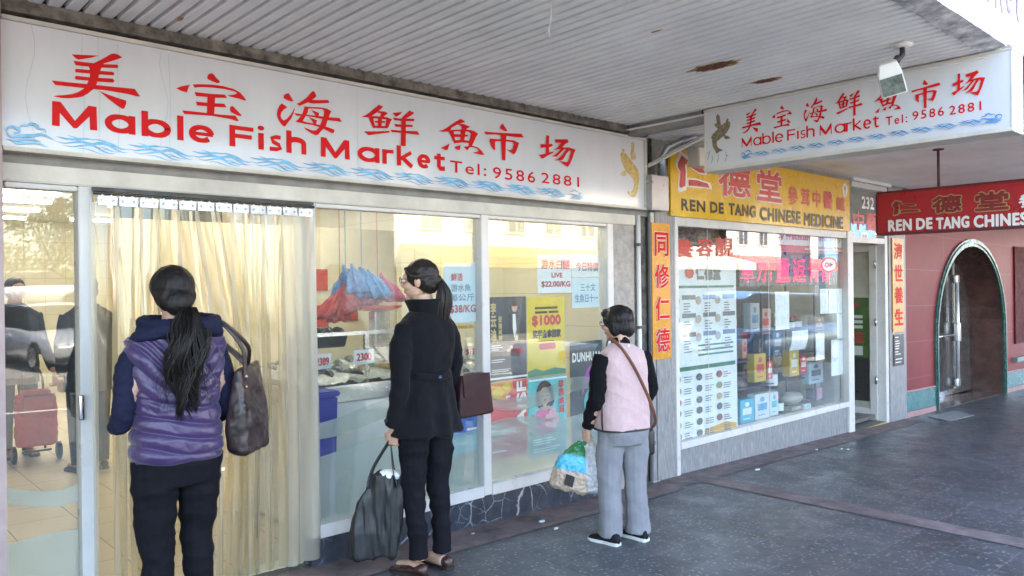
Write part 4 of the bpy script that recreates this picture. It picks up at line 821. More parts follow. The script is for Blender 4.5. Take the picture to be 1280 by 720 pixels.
dr = thing('shop_door', 'aluminium framed glass door standing open into the medicine shop', 'door', (xD1-.1, .08, -.2))
x_ = xD1-.13
m = MB(); m.box(x_, x_+.04, .08, .17, -.22, 2.05); m.box(x_, x_+.04, .86, .95, -.22, 2.05); m.box(x_, x_+.04, .171, .859, -.22, -.08); m.box(x_, x_+.04, .171, .859, 1.97, 2.05); df = m.build('door_frame', M['alu'], dr, bevel=.003)
m = MB(); m.box(x_+.017, x_+.023, .17, .86, -.08, 1.97); m.build('door_glass', M['glass'], dr)
m = MB(); [m.cyl((x_-.012, .085, z), (x_-.012, .085, z+.10), .012, 8) for z in (.25, 1.0, 1.75)]; m.build('hinge', M['steel'], dr, smooth=True)
xp = x_+.028
def pyz(u, v): q_ = WX(u, v, xp); return q_[1], q_[2]
ya_, yb_2 = pyz(1050, 430)[0], pyz(1086, 430)[0]; zt_p, zb_p = pyz(1070, 372)[1], pyz(1070, 500)[1]
dp = thing('door_poster', 'green and black poster on the open glass door of the medicine shop', 'poster', (xp, (ya_+yb_2)/2, zb_p))
m = MB(); m.box(xp, xp+.004, yb_2, ya_, zb_p, zt_p); m.build('sheet', C('printed_leaf', (.07, .15, .03)), dp)
fd = Fr((xp, ya_, zb_p), (0, yb_2-ya_, 0), (0, 0, zt_p-zb_p))
a = Art(fd, .0008); a.rect(0, 1, 0, .42); a.build('dark_band', M['black_ink'], dp)
a = Art(fd, .0016); [a.rect(.3, .8, z, z+.03) for z in (.70, .75, .80)]; a.rect(.45, .8, .44, .53); a.build('white_print', M['white_ink'], dp)
a = Art(fd, .0024); [a.rect(.3, .85, z, z+.025) for z in (.56, .6, .64)]; a.disc(.6, .93, .09, .025); a.build('orange_print', M['sign_red_ink'], dp)
m = MB(); yq = pyz(1097, 430)[0]; m.box(xp+.006, xp+.012, yq, ya_+.1, zb_p-.35, pyz(1090, 310)[1]); tag(m.build('door_panel_board', M['cream_frame']), 'pale upright board behind the green poster on the open shop door', 'panel')
m = MB(); m.box(xD0, xD1-.1, -.02, .3, -.275, -.235); tag(m.build('door_threshold', mat('worn_step', (.16, .15, .13), .6)), 'worn grey step in the medicine shop doorway', 'step')
m = MB(); m.box(xD0, xD1-.1, -.026, -.0205, -.262, -.236); tag(m.build('step_edge', mat('yellow_edging', (.45, .34, .05), .6)), 'yellow warning strip on the medicine shop step', 'edging')

def framed_sign(name, label, rect, y, base, th=.03):
    x0, x1, z0, z1 = rect; t = thing(name, label, 'sign', ((x0+x1)/2, y, z0)); q = MB(); q.box(x0, x1, y, y+th, z0, z1); q.build('panel', base, t, bevel=.002); return t, Fr((x0, y, z0)), x1-x0, z1-z0
t, f, w_, h_ = framed_sign('shop_sign', 'yellow medicine shop sign with red characters over the window', (5.665, W(1062, 250, -.06)[0], 2.178, 2.785), -.06, M['yellow_sign'])
def fpos(u0, v0, u1, v1, f, y):
    a_, b_ = W(u0, (v0+v1)/2, y), W(u1, (v0+v1)/2, y); zc = [W((u0+u1)/2, v, y)[2]-f.o[2] for v in (v1, v0)]
    return a_[0]-f.o[0], b_[0]-f.o[0], zc[0], zc[1]
REN = [[(.14, .98), (.34, .86), (.24, .70), (.26, .55), (.24, .10), (.10, .02), (.06, .08), (.10, .5), (.02, .62), (.03, .74)], [(.38, .80), (.6, .72), (.84, .66), (.86, .56), (.66, .56), (.46, .66)], [(.34, .30), (.6, .32), (.95, .26), (1.0, .14), (.62, .14), (.34, .12)]]
def ren(A, r, g=0.0):
    x0, x1, z0, z1 = r
    for s in REN:
        c = np.mean(s, 0); A.poly([(x0+(x1-x0)*(c[0]+(x-c[0])*(1+g)+np.sign(x-c[0])*g*.12), z0+(z1-z0)*(c[1]+(z-c[1])*(1+g)+np.sign(z-c[1])*g*.12)) for x, z in s])
BIG = (('仁', (846, 196, 886, 238)), ('德', (898, 208, 937, 245)), ('堂', (946, 214, 976, 251)))
o_ = Art(f, .001); i_ = Art(f, .0045)
for ch, q in BIG:
    r_ = fpos(*q, f, -.06)
    if ch == '仁': ren(o_, r_, .22); ren(i_, r_)
    else: o_.text(ch, *r_, .021); i_.text(ch, *r_, .010)
o_.build('character_outline', M['white_ink'], t); i_.build('large_characters', M['sign_red_ink'], t)
a = Art(f, .0015)
for ch, q in zip('參茸中醫館', ((985, 233, 997, 256), (1001, 236, 1012, 257), (1016, 238, 1025, 259), (1029, 240, 1040, 261), (1045, 246, 1055, 263))): a.text(ch, *fpos(*q, f, -.06), .0045)
a.build('small_characters', M['sign_red_ink'], t)
a = Art(f, .0015)
for tx, q in (('REN', (852, 250.5, 881, 263.5)), ('DE', (888, 253.5, 904, 266)), ('TANG', (911, 256, 944, 269.5)), ('CHINESE', (950, 262, 1000, 277)), ('MEDICINE', (1005, 269, 1053, 283.5))): a.text(tx, *fpos(*q, f, -.06), .0065, 1.12)
a.build('lettering', M['black_ink'], t)
a = Art(f, .0015); r_ = fpos(1053, 229, 1059, 246, f, -.06); a.disc((r_[0]+r_[1])/2, (r_[2]+r_[3])/2, (r_[1]-r_[0])/2, (r_[3]-r_[2])/2); a.build('emblem', M['white_ink'], t)
a = Art(f, .0025); a.disc((r_[0]+r_[1])/2, (r_[2]+r_[3])/2+.02, .02, .035); a.ribbon([((r_[0]+r_[1])/2, r_[2]+.02), ((r_[0]+r_[1])/2, (r_[2]+r_[3])/2)], .015); a.build('emblem_mark', M['tan_ink'], t)
a = Art(f, .001); [a.disc(x, z, .007) for x in (.03, w_/2, w_-.03) for z in (.03, h_-.03)]; a.build('screw', M['grey_ink'], t)
m = MB(); m.box(5.66, 5.69, -.16, -.075, 2.62, 2.76); 
cb_ = tag(MB().box(*[W(873, 205, -.25)[0]-.06, W(884, 205, -.25)[0]+.0], -.30, -.18, 2.60, 2.76).build('junction_box', M['cream_frame'], bevel=.006), 'cream junction box tucked behind the end of the hanging sign', 'box')
t, f, w_, h_ = framed_sign('banner_sign', 'orange vertical banner with red characters beside the medicine shop window', prect(815.5, 279, 838, 449, -.045), -.045, M['orange_sign'], .012)
o_ = Art(f, .001); a = Art(f, .0045)
for i, ch in enumerate('同修仁德'):
    z1 = h_*(.93-.235*i); o_.text(ch, w_*.14, w_*.88, z1-h_*.17, z1, .009); a.text(ch, w_*.14, w_*.88, z1-h_*.17, z1, .0045)
o_.build('character_outline', M['white_ink'], t); a.build('characters', M['red_vinyl'], t)
t, f, w_, h_ = framed_sign('banner_sign', 'narrow orange banner with red characters right of the open shop door', prect(1116, 298, 1130, 415, -.045), -.045, M['orange_sign'], .012)
a = Art(f, .0015)
for i, ch in enumerate('濟世養生'): z1 = h_*(.95-.235*i); a.text(ch, w_*.16, w_*.86, z1-h_*.17, z1, .005)
a.build('characters', M['red_vinyl'], t)
p = Poster('hours_notice', 'small black notice with white print below the narrow orange banner', 'notice', prect(1117.5, 418, 1130, 457, -.042), -.042, M['black_ink'])
a = p.a(); [a.rect(.12, .12+.5*rnd.random()+.25, z, z+.03) for z in (.9, .78, .70, .62, .54, .44, .36, .2, .1)]; p.put(a, 'small_print', M['white_ink'])

# posters and papers on the medicine shop glass
p = Poster('herb_poster', 'tall white poster with a green bar and small herb pictures in the medicine window', 'poster', prect(839.5, 326, 921, 560, .045), .045, M['paper'])
a = p.a(); a.rect(.03, .96, .855, .868); a.rect(.02, .97, .425, .447); [a.rect(.38, .94, z, z+.010) for z in (.545, .52, .495)]; p.put(a, 'green_bars', C('herb_green', (.06, .20, .13)))
a = p.a(); a.text('仁德堂', .36, .74, .90, .975, .006); [a.rect(x, x+.2, z, z+.024) for z in (.795, .70, .60) for x in (.15, .46, .77)]; [a.rect(x, x+.12*(.5+.5*rnd.random()), z-.014*k, z-.014*k+.006) for z in (.785, .69, .59) for x in (.17, .48, .79) for k in range(1, 6)]
[a.rect(x, x+.13*(.5+.5*rnd.random()), z-.012*k, z-.012*k+.005) for z in (.39, .33, .275, .215, .155, .10) for x in (.16, .47, .76) for k in range(0, 3)]; p.put(a, 'small_print', M['grey_ink'])
a = p.a(); [a.disc(x, z, .045, .023) for z in (.79, .69, .595) for x in (.075, .39, .69)]; p.put(a, 'pale_pictures', C('printed_herb', (.45, .38, .30)))
hc_ = [C('printed_herb_tan', (.45, .33, .15)), C('printed_herb_dark', (.10, .10, .11)), C('printed_herb_red', (.32, .08, .07)), C('printed_herb_olive', (.28, .26, .12))]
for k in range(4):
    a = p.a(); [a.disc(x, z, .045, .019) for i, z in enumerate((.385, .325, .265, .21, .15, .09)) for j, x in enumerate((.08, .39, .70)) if (i*3+j*5+i*j) % 4 == k]; p.put(a, 'herb_pictures', hc_[k])
a = p.a(); a.disc(.26, .935, .065, .03); p.put(a, 'emblem', M['sign_red_ink'])
a = p.a(); a.poly([(.42, .01), (.96, .02), (.97, .10), (.8, .12), (.48, .10)]); p.put(a, 'herb_heap', C('printed_amber', (.55, .32, .08)))
a = p.a(); a.disc(.5, .035, .1, .018); a.disc(.8, .04, .1, .018); p.put(a, 'red_herbs', rose)
p = Poster('agency_notice', 'white banner with red characters along the top of the medicine window', 'notice', prect(965.5, 285, 1054, 316, .045), .045, M['paper'])
a = p.a(); a.text('神農產品特約經銷商', .17, .85, .48, .82, .0035); p.put(a, 'characters', C('crimson_ink', (.40, .02, .06)))
a = p.a(); a.rect(.003, .997, .01, .27); a.ribbon(ring(.09, .65, .045, .22, 0, 360), .014); p.put(a, 'red_band', M['sign_red_ink'])
a = p.a(); a.text('S', .07, .11, .5, .8, .008); p.put(a, 'emblem_letter', M['tan_ink']); a = p.a(); a.disc(.915, .64, .035, .2); p.put(a, 'gold_seal', gold_i)
a = p.a(); [a.rect(x, x+.02, .1, .18) for x in np.arange(.42, .96, .028)]; p.put(a, 'white_print', M['white_ink'])
ledm = NT('led_dots'); s_ = ledm.sep()
dots = ledm.math('MULTIPLY', ledm.math('GREATER_THAN', ledm.math('SINE', ledm.math('MULTIPLY', s_[0], 210)), -.45), ledm.math('GREATER_THAN', ledm.math('SINE', ledm.math('MULTIPLY', s_[2], 330)), -.35))
ledm.b.inputs['Emission Color'].default_value = (1, .03, .14, 1); ledm.l(ledm.math('MULTIPLY', dots, .5), ledm.b.inputs['Emission Strength']); ledm.set(col=(.10, .01, .03))
ld = thing('led_sign', 'glowing pink red LED text board hanging inside the medicine window', 'sign', (7.5, .2, 1.7)); r_ = prect(924, 319, 1046, 357, .2)
m = MB(); m.box(r_[0], r_[1], .2, .25, r_[2], r_[3]); m.build('board', mat('led_board_blue', (.05, .09, .13), .3), ld, bevel=.005)
a = Art(Fr((0, .2, 0)), .003); zc_ = (r_[2]+r_[3])/2; L_ = r_[1]-r_[0]
for tx, x0, x1, k in (('章', .01, .125, 1), ('力', .15, .24, 1), (',', .27, .29, .4), ('重', .33, .47, 1), ('返', .50, .64, 1), ('青', .67, .79, 1), ('春', .80, .92, 1)): a.text(tx, r_[0]+L_*x0, r_[0]+L_*x1, zc_-.13, zc_-.13+.26*k, .0035)
a.build('lit_characters', ledm.m, ld)
lines = NT('typed_sheet'); s_ = lines.sep(); rows = lines.math('GREATER_THAN', lines.math('SINE', lines.math('MULTIPLY', s_[2], 330)), .35)
gaps = lines.math('GREATER_THAN', lines.noise(26, 2, .5, lines.mapping((1, 1, .5))), .52)
lines.set(col=lines.mix(lines.math('MULTIPLY', lines.math('MULTIPLY', rows, gaps), .45), (.84, .88, .90), (.25, .33, .40)), rough=.6)
def note(u0, v0, u1, v1, lab, curl=0.0):
    x0, x1, z0, z1 = prect(u0, v0, u1, v1, .044); q = MB(); n = 8; V = []
    for a in range(n+1):
        for b in range(5):
            t_ = a/n; V.append((x0+(x1-x0)*b/4+curl*.25*(1-t_)*(x1-x0), .044-.0005-(curl*(1-t_)**2*-.12), z0+(z1-z0)*t_))
    q.add(V, [(a*5+b, a*5+b+1, (a+1)*5+b+1, (a+1)*5+b) for a in range(n) for b in range(4)]); tag(q.build('paper_sheet', lines.m), lab, 'paper', )
note(969, 364.5, 986.5, 412, 'long white sheet taped left of centre in the medicine window'); note(990, 413, 1010, 438, 'curled white sheet peeling from the medicine window glass', .5)
note(1025, 361, 1035.5, 392, 'left of three white sheets hung in a row in the medicine window'); note(1036, 361, 1046, 391.5, 'middle of three white sheets hung in a row in the medicine window'); note(1046.5, 361, 1056.5, 391, 'right of three white sheets hung in a row in the medicine window')
note(1046.5, 392, 1056.5, 425, 'white sheet directly below the right end of the row of three sheets'); note(1020, 417, 1030.5, 449.5, 'narrow white sheet low in the middle right of the medicine window'); note(1039, 424, 1054, 469, 'large white sheet lowest on the right of the medicine window')
a = Art(Fr((0, .03, 0)), .0015)
for ch, q in zip('養容靚', ((842, 299, 866, 321), (871, 298, 891, 320), (894, 297, 916, 320))): r_ = prect(*q, .03); a.text(ch, *r_, .005)
a.build('window_lettering', M['sign_red_ink'], gm)

# shelves and goods in the medicine window
shm = mat('dark_shelf', (.10, .075, .075), .4); zs = [W(960, v, .5)[2] for v in (521, 476, 444, 412)]
sh = thing('display_shelves', 'dark shelving full of boxed goods behind the medicine window', 'shelves', (7.6, .6, .13))
for z in zs: m = MB(); m.box(6.9, 9.15, .35, .93, z-.012, z); m.build('shelf', shm, sh)
for x in (6.9, 7.35, 7.9, 8.45, 9.15): m = MB(); m.box(x-.008, x+.008, .34, .36, .131, 2.0); m.build('upright', shm, sh)
BOXC = {}
def bc(col, nm):
    if nm not in BOXC: BOXC[nm] = mat('carton_'+nm, col, .35, 0, .08, 6)
    return BOXC[nm]
def goods(u0, v0, u1, v1, y, col, nm, lab, lc=None, kind='box', d=.09):
    x0, x1, z0, z1 = prect(u0, v0, u1, v1, y)
    z0 = max(z0, .131)
    if kind == 'box':
        t = thing('carton', lab, 'box', ((x0+x1)/2, y+d/2, z0)); q = MB(); q.box(x0, x1, y, y+d, z0, z1); q.build('carton_body', bc(col, nm), t, bevel=.003)
        if lc: a = Art(Fr((x0, y, z0), (x1-x0, 0, 0), (0, 0, z1-z0)), .0008); a.rect(.18, .82, .35, .62); a.disc(.5, .78, .16, .1); a.rect(.2, .7, .15, .19); a.build('printed_panel', lc, t)
    elif kind == 'bottle':
        t = thing('bottle', lab, 'bottle', ((x0+x1)/2, y, z0)); cx = (x0+x1)/2; r = (x1-x0)/2*.9; h = z1-z0
        q = MB(); q.tube([(cx, y+r, z0+h*k) for k in (0, .02, .62, .72, .8)], [r*.9, r, r, r*.6, r*.35], 16); q.build('bottle_body', bc(col, nm), t, smooth=True)
        q = MB(); q.tube([(cx, y+r, z0+h*.8), (cx, y+r, z0+h)], r*.42, 12); q.build('cap', M['red_vinyl'], t)
        q = MB(); q.tube([(cx, y+r, z0+h*.12), (cx, y+r, z0+h*.55)], r*1.02, 16); q.build('bottle_label', M['paper'], t)
    elif kind == 'bag':
        q = MB(); cx, cz = (x0+x1)/2, (z0+z1)/2
        q.ell((cx, y+.1, cz), ((x1-x0)/2, .1, (z1-z0)/2), None, 18, 10); q.v = [(x+.012*mnoise.noise((x*14, yy*14, z*14)), yy, z+.014*mnoise.noise((x*11, 3, z*11))) for x, yy, z in q.v]
        tag(q.build('goods_bag', bc(col, nm), smooth=True), lab, 'bag')
goods(925.5, 499, 942.5, 538, .14, (.08, .45, .60), 'turquoise', 'turquoise box at the bottom left of the medicine window display', M['white_ink'])
goods(944, 492, 962, 535, .14, (.66, .70, .72), 'white', 'large white box with blue print right of the turquoise box', M['blue_vinyl'])
goods(963, 490, 973, 526, .16, (.62, .72, .74), 'palewhite', 'narrow white box with teal print left of the red capped bottle', teal)
goods(974, 494, 983, 523, .18, (.05, .02, .02), 'amber', 'red capped dark bottle on the lowest shelf', None, 'bottle')
goods(943, 442, 957.5, 477, .30, (.62, .42, .05), 'yellow', 'yellow carton on the left of the middle shelf', rose); goods(959, 451, 966, 474, .32, (.55, .10, .09), 'red', 'small red and white carton right of the left yellow carton', M['white_ink'])
goods(966, 453, 976, 486, .34, (.04, .02, .02), 'amber', 'dark bottle with white label on the middle shelf', None, 'bottle')
goods(987, 437, 999, 470, .26, (.62, .42, .05), 'yellow', 'yellow carton beside the bright red one on the middle shelf', M['white_ink']); goods(1000, 443, 1009, 467, .28, (.58, .04, .05), 'brightred', 'bright red carton on the middle shelf', M['white_ink'])
goods(1011, 452, 1029, 479, .30, (.40, .56, .62), 'greyblue', 'pale blue carton with a dark round emblem', deep)
goods(990, 507, 1008, 532, .16, (.42, .38, .28), 'beige', 'beige cartons under the grey sack', M['cream_frame']); goods(988, 490, 1010, 507.5, .15, (.36, .34, .28), 'sack', 'grey stuffed sack lying on beige cartons', None, 'bag')
goods(1006, 505, 1014, 530, .12, (.60, .72, .76), 'brochure', 'white and teal leaflet box leaning before the beige cartons', teal, d=.03)
goods(1016, 486, 1021, 501, .4, (.06, .06, .07), 'black', 'black carton next to a pink one at the right of the display'); goods(1021.5, 485, 1028, 501, .38, (.50, .26, .34), 'pink', 'pink carton at the right of the display'); goods(1015, 501, 1027, 517, .36, (.62, .62, .60), 'whitebag', 'white paper bag under the pink carton', None, 'bag')
goods(966, 412, 978, 444, .40, (.13, .27, .45), 'blue', 'blue carton on the second shelf from the top', M['paper']); goods(928, 424, 934, 448, .40, (.55, .28, .12), 'orange', 'small orange carton at the left end of the second shelf', rose); goods(926, 470, 939, 494, .4, (.16, .10, .08), 'brown', 'brown paper bag at the left end of the third shelf', None, 'bag')
goods(938, 379, 949.5, 417, .42, (.56, .64, .70), 'icewhite', 'tall white carton with blue foot on the top shelf', M['blue_vinyl']); goods(951, 386, 964, 417.5, .42, (.52, .42, .33), 'tan', 'tan carton with red panel on the top shelf', rose)
goods(989, 396, 996, 411, .42, (.05, .04, .04), 'amber', 'left dark bottle of a pair on the top shelf', None, 'bottle'); goods(997.5, 395, 1005, 410, .42, (.05, .04, .04), 'amber', 'right dark bottle of a pair on the top shelf', None, 'bottle'); goods(1018, 396, 1030, 415, .42, (.22, .10, .06), 'maroon', 'maroon round tin on the right of the top shelf', gold_i); goods(1001, 414, 1008, 437, .44, (.40, .05, .05), 'darkred', 'dark red carton behind the curled sheet', M['white_ink'])
proto_c = {}
for nm, col, lab in (('brown_card', (.20, .12, .07), 'plain brown carton in the back row of the dark display shelves'), ('olive_card', (.12, .14, .08), 'plain olive carton in the back row of the dark display shelves'), ('ivory_card', (.55, .52, .44), 'plain ivory carton in the back row of the dark display shelves')):
    for k in range(6):
        x = 6.95+.36*k+.11*('brown_card', 'olive_card', 'ivory_card').index(nm); z = zs[(k+('brown_card', 'olive_card', 'ivory_card').index(nm)) % 4]
        if nm not in proto_c:
            t_ = thing('carton', lab, 'box', (x, .80, z), group=lab.split(' in ')[0].replace('carton', 'cartons')+' in the back row'); q = MB(); q.box(-.05, .05, -.04, .04, .001, .17); q.build('carton_body', bc(col, nm), t_, local=True, bevel=.003); q = MB(); q.box(-.035, .035, -.0415, -.0405, .05, .12); q.build('printed_panel', M['paper'] if nm != 'ivory_card' else M['sign_red_ink'], t_, local=True); proto_c[nm] = t_
        else: copy_tree(proto_c[nm]).location = (x, .80, z)
us_ = thing('upper_shelf', 'high shelf with bagged herbs across the top of the medicine window', 'shelf', (7, .5, 1.9)); z_ = W(870, 303, .45)[2]
m = MB(); m.box(5.82, 9.1, .40, .92, z_-.03, z_); m.build('shelf_board', mat('pale_shelf', (.42, .40, .36), .5), us_)
for (u0, v0, u1, v1, c_, lab) in ((842, 282, 862, 303, (.26, .21, .15), 'left of three plastic bags of dried herbs on the high shelf'), (864, 276, 889, 303, (.34, .28, .19), 'middle of three plastic bags of dried herbs on the high shelf'), (890, 280, 906, 303, (.40, .33, .18), 'right of three plastic bags of dried herbs on the high shelf')):
    x0, x1, z0, z1 = prect(u0, v0, u1, v1, .45); q = MB(); cx = (x0+x1)/2; h = max(z1-z_, .12)
    q.tube([(cx, .56, z_+h*k) for k in (0, .05, .3, .6, .75, .85, 1)], [(x1-x0)*.4, (x1-x0)*.5, (x1-x0)*.52, (x1-x0)*.36, .05, .03, .07], 20)
    q.v = [(x+.03*mnoise.noise((x*9, y*9, z*9)), y+.02*mnoise.noise((x*9+5, y*9, z*9)), z) for x, y, z in q.v]
    tag(q.build('herb_bag', mat('bagged_herbs', c_, .2, 0, .5, 25, .6, 30), smooth=True), lab, 'bag')
goods(908, 281, 934, 300, .45, (.14, .13, .12), 'darkcard', 'dark carton on the high shelf next to the herb bags', M['cream_frame']); goods(935, 283, 962, 301, .45, (.45, .44, .40), 'greycard', 'pale grey carton on the high shelf', M['grey_ink'])

# hanging red sign
r0 = -.9; RX = 8.0; fz = lambda u, v: WX(u, v, RX)
c0, c1 = fz(1097, 243), fz(1097, 292); zt_, zb_ = (c0[2]), (c1[2])
t = thing('hanging_sign', 'red medicine shop box sign hung on rods under the awning', 'sign', (RX, -1.7, 2.3))
m = MB(); m.box(RX, RX+.14, -2.66, c0[1], zb_, zt_); m.build('panel', M['red_sign'], t)
m = MB(); m.box(RX-.008, RX+.15, -2.67, c0[1]+.01, zt_+.0005, zt_+.02); m.box(RX-.008, RX+.15, -2.67, c0[1]+.01, zb_-.02, zb_-.0005); m.box(RX-.008, RX+.15, c0[1]+.0005, c0[1]+.018, zb_, zt_); m.build('frame', mat('maroon_frame', (.10, .015, .02), .4), t)
fr_ = Fr((RX, 0, 0), (0, -1, 0)); hh = lambda u0, v0, u1, v1: (-fz(u0, (v0+v1)/2)[1], -fz(u1, (v0+v1)/2)[1], fz((u0+u1)/2, v1)[2], fz((u0+u1)/2, v0)[2])
a = Art(fr_, .0015)
for tx, q in (('REN', (1111, 275, 1139, 288)), ('DE', (1146, 273, 1165, 286)), ('TANG', (1171, 271.5, 1211, 285)), ('CHINESE', (1218, 267.5, 1294, 282)), ('MEDICINE', (1302, 262, 1392, 277))): a.text(tx, *hh(*q), .006, 1.1)
a.text('參茸', *hh(1274, 241, 1318, 258), .004)
a.build('lettering', M['white_ink'], t)
o_ = Art(fr_, .001); i_ = Art(fr_, .0045)
for ch, q in (('仁', (1115, 250, 1149, 268)), ('德', (1166, 245, 1201, 265)), ('堂', (1220, 240, 1260, 262))):
    r_ = hh(*q)
    if ch == '仁': ren(o_, r_, .16); ren(i_, r_)
    else: o_.text(ch, *r_, .017); i_.text(ch, *r_, .007)
o_.build('character_outline', C('gold_outline', (.40, .26, .12)), t); i_.build('large_characters', C('deep_red_ink', (.22, .02, .02)), t)
m = MB(); yr = fz(1170, 235)[1]; m.cyl((RX+.07, yr, zt_), (RX+.07, yr, 2.845), .012, 10); m.cyl((RX+.07, -2.45, zt_), (RX+.07, -2.45, 2.845), .012, 10); m.tube([(RX+.07, yr, 2.845), (RX+.07, yr, 2.83)], [.05, .05], 14); m.build('hanger_rod', mat('rusted_rod', (.14, .05, .04), .7, 0, .4, 20), t, smooth=True)

# ---------------------------------------------------------------- the red tiled front with the arch
red_b = thing('red_shopfront', 'red tiled shopfront with a green edged pointed arch doorway', 'building', (14, 0, -.3))
rt = NT('red_wall_panels'); s_ = rt.sep()
ex = rt.math('ABSOLUTE', rt.math('SUBTRACT', rt.math('FRACT', rt.math('DIVIDE', s_[0], 1.5)), .5)); ez = rt.math('ABSOLUTE', rt.math('SUBTRACT', rt.math('FRACT', rt.math('DIVIDE', rt.math('ADD', s_[2], rt.math('MULTIPLY', s_[0], SLOPE*.6)), .5)), .5))
jt = rt.math('MAXIMUM', rt.math('GREATER_THAN', ex, .496), rt.math('GREATER_THAN', ez, .49))
rt.set(col=rt.mix(rt.math('MULTIPLY', jt, .6), rt.ramp(rt.noise(1.2, 5, .6), [(.3, (.175, .022, .028)), (.7, (.24, .038, .045))]), (.28, .12, .12)), rough=.45, spec=.12)
xa, xb = W(1171, 480)[0], W(1254, 440)[0]; xc_ = (xa+xb)/2; za = W(1212, 310)[2]; hw = (xb-xa)/2; zsp = za-hw*.92
def arch(k=0.0, n=24):
    r = hw+k; out = []
    for i in range(n+1):
        a = math.pi*(1-i/n); out.append((xc_+r*math.cos(a), zsp+(r*.95)*math.sin(a)**.86))
    return out
A_ = arch(.0); m = MB()
x0w, x1w, ztop = px2, 24.0, 2.84
m.box(x0w, xa, -.004, .3, gz(x0w)+.10, zsp); m.box(xb, x1w, -.004, .3, gz(xb)-.25, zsp)
for side in (0, 1):
    pts = [(x, z) for x, z in A_ if (x <= xc_+1e-6) == (side == 0)]
    if side == 0: pl = [(x0w, zsp)]+pts+[(xc_, ztop), (x0w, ztop)]
    else: pl = [(xc_, ztop)]+[q for q in A_ if q[0] >= xc_-1e-6]+[(x1w, zsp), (x1w, ztop)]
    m.prism([(x, -.004, z) for x, z in pl], (0, .304, 0))
m.build('wall', rt.m, red_b)
m = MB()
for x0, x1 in ((x0w, xa-.10), (xb+.10, x1w)):
    m.add([(x, y, gz(x)+z) for z in (.08, .34) for x, y in ((x0, -.02), (x1, -.02), (x1, .01), (x0, .01))], [(3, 2, 1, 0), (4, 5, 6, 7), (0, 1, 5, 4), (1, 2, 6, 5), (2, 3, 7, 6), (3, 0, 4, 7)])
m.build('plinth', mat('teal_plinth_tile', (.045, .17, .165), .25, 0, .12, 3), red_b)
m = MB()
for x0, x1 in ((x0w, xa-.10), (xb+.10, x1w)):
    for z0, z1 in ((.345, .365), (.0, .075)): m.add([(x, y, gz(x)+z) for z in (z0, z1) for x, y in ((x0, -.024), (x1, -.024), (x1, .01), (x0, .01))], [(3, 2, 1, 0), (4, 5, 6, 7), (0, 1, 5, 4), (1, 2, 6, 5), (2, 3, 7, 6), (3, 0, 4, 7)])
m.build('plinth_edging', mat('pale_red_edging', (.42, .22, .22), .4), red_b)
tm = mat('dark_green_trim', (.03, .11, .09), .25, 0, .15, 4)
def arch_trim(k0, k1, y0, y1, nm):
    a0, a1 = arch(k0), arch(k1); a0 = [(a0[0][0], gz(xa))]+a0+[(a0[-1][0], gz(xb))]; a1 = [(a1[0][0], gz(xa))]+a1+[(a1[-1][0], gz(xb))]
    q = MB(); q.loft([[(p[0], y0, p[1]), (r_[0], y0, r_[1]), (r_[0], y1, r_[1]), (p[0], y1, p[1])] for p, r_ in zip(a0, a1)]); return q.build(nm, tm, red_b)
arch_trim(-.02, .10, -.03, .0, 'arch_trim'); arch_trim(.03, .06, -.045, -.0305, 'arch_moulding')
m = MB(); q0 = arch(-.01); q0 = [(q0[0][0], gz(xa))]+q0+[(q0[-1][0], gz(xb))]; yb_ = .95
V = [(x, .0, z) for x, z in q0]+[(x, yb_, z) for x, z in q0]; k = len(q0); m.add(V, [(i, i+1, i+1+k, i+k) for i in range(k-1)]); m.build('passage_lining', mat('brown_polished_stone', (.13, .060, .048), .25, 0, .35, 3, .1, 20), red_b)
m = MB(); m.box(xa-.05, xb+.05, yb_, yb_+.05, -.5, za+.1); m.build('passage_back', mat('dark_interior', (.03, .03, .03), .4), red_b)
m = MB(); m.box(xa-.02, xb+.02, .0, yb_, -.2, .003, 2); m.build('passage_floor', mat('polished_brown_floor', (.10, .065, .055), .15), red_b)
gd = thing('glass_door', 'glass door with chrome pull bar set back inside the arch', 'door', (13.5, .8, -.3)); dx = xb-.10; hxx = W(1197, 420, .44)[0]
m = MB(); m.box(xa+.02, dx+.06, .50, .512, -.32, 2.35); m.build('door_glass', M['glass'], gd)
m = MB(); zz0, zz1 = W(1197, 484, .44)[2], W(1197, 345, .44)[2]; m.cyl((hxx, .44, zz0), (hxx, .44, zz1), .03, 12); m.cyl((hxx, .44, zz0+.1), (hxx, .50, zz0+.1), .018, 8); m.cyl((hxx, .44, zz1-.1), (hxx, .50, zz1-.1), .018, 8); zh = W(1197, 415, .44)[2]; m.rbox((hxx, .44, zh), (.07, .04, .16), .02); m.rbox((hxx, .45, zz0+.08), (.07, .03, .07), .02); m.rbox((hxx, .45, zz1-.05), (.07, .03, .07), .02); m.build('handle', mat('brushed_door_steel', (.80, .80, .80), .38, .6, .05), gd, smooth=True)
m = MB(); m.cyl((xa+.9, .45, zh-.04), (hxx-.06, .45, zh-.04), .018, 10); m.build('push_bar', M['chrome'], gd, smooth=True)
m = MB(); m.box(xa+.02, dx+.06, .49, .522, -.34, -.25); m.box(hxx+.05, hxx+.09, .49, .522, -.25, 2.3); m.build('door_rail', M['steel'], gd)
rw = thing('side_window', 'dark red framed window at the far right of the red shopfront', 'window', (17.5, 0, 1.2)); c0, c1 = W(1266, 308), W(1266, 430)
m = MB(); m.box(c0[0], c0[0]+3.5, -.03, -.005, c1[2], c0[2]); m.build('shutter_panel', mat('dark_red_shutter', (.09, .012, .016), .7, spec=.15), rw)
m = MB(); m.box(c0[0]-.1, c0[0]+3.6, -.08, -.005, c1[2]-.32, c1[2]-.24); m.build('sill', mat('green_grey_sill', (.16, .22, .20), .4), rw)
g0 = [G(*q) for q in ((1160, 521.5), (1186, 527), (1218, 519.5), (1192, 514))]
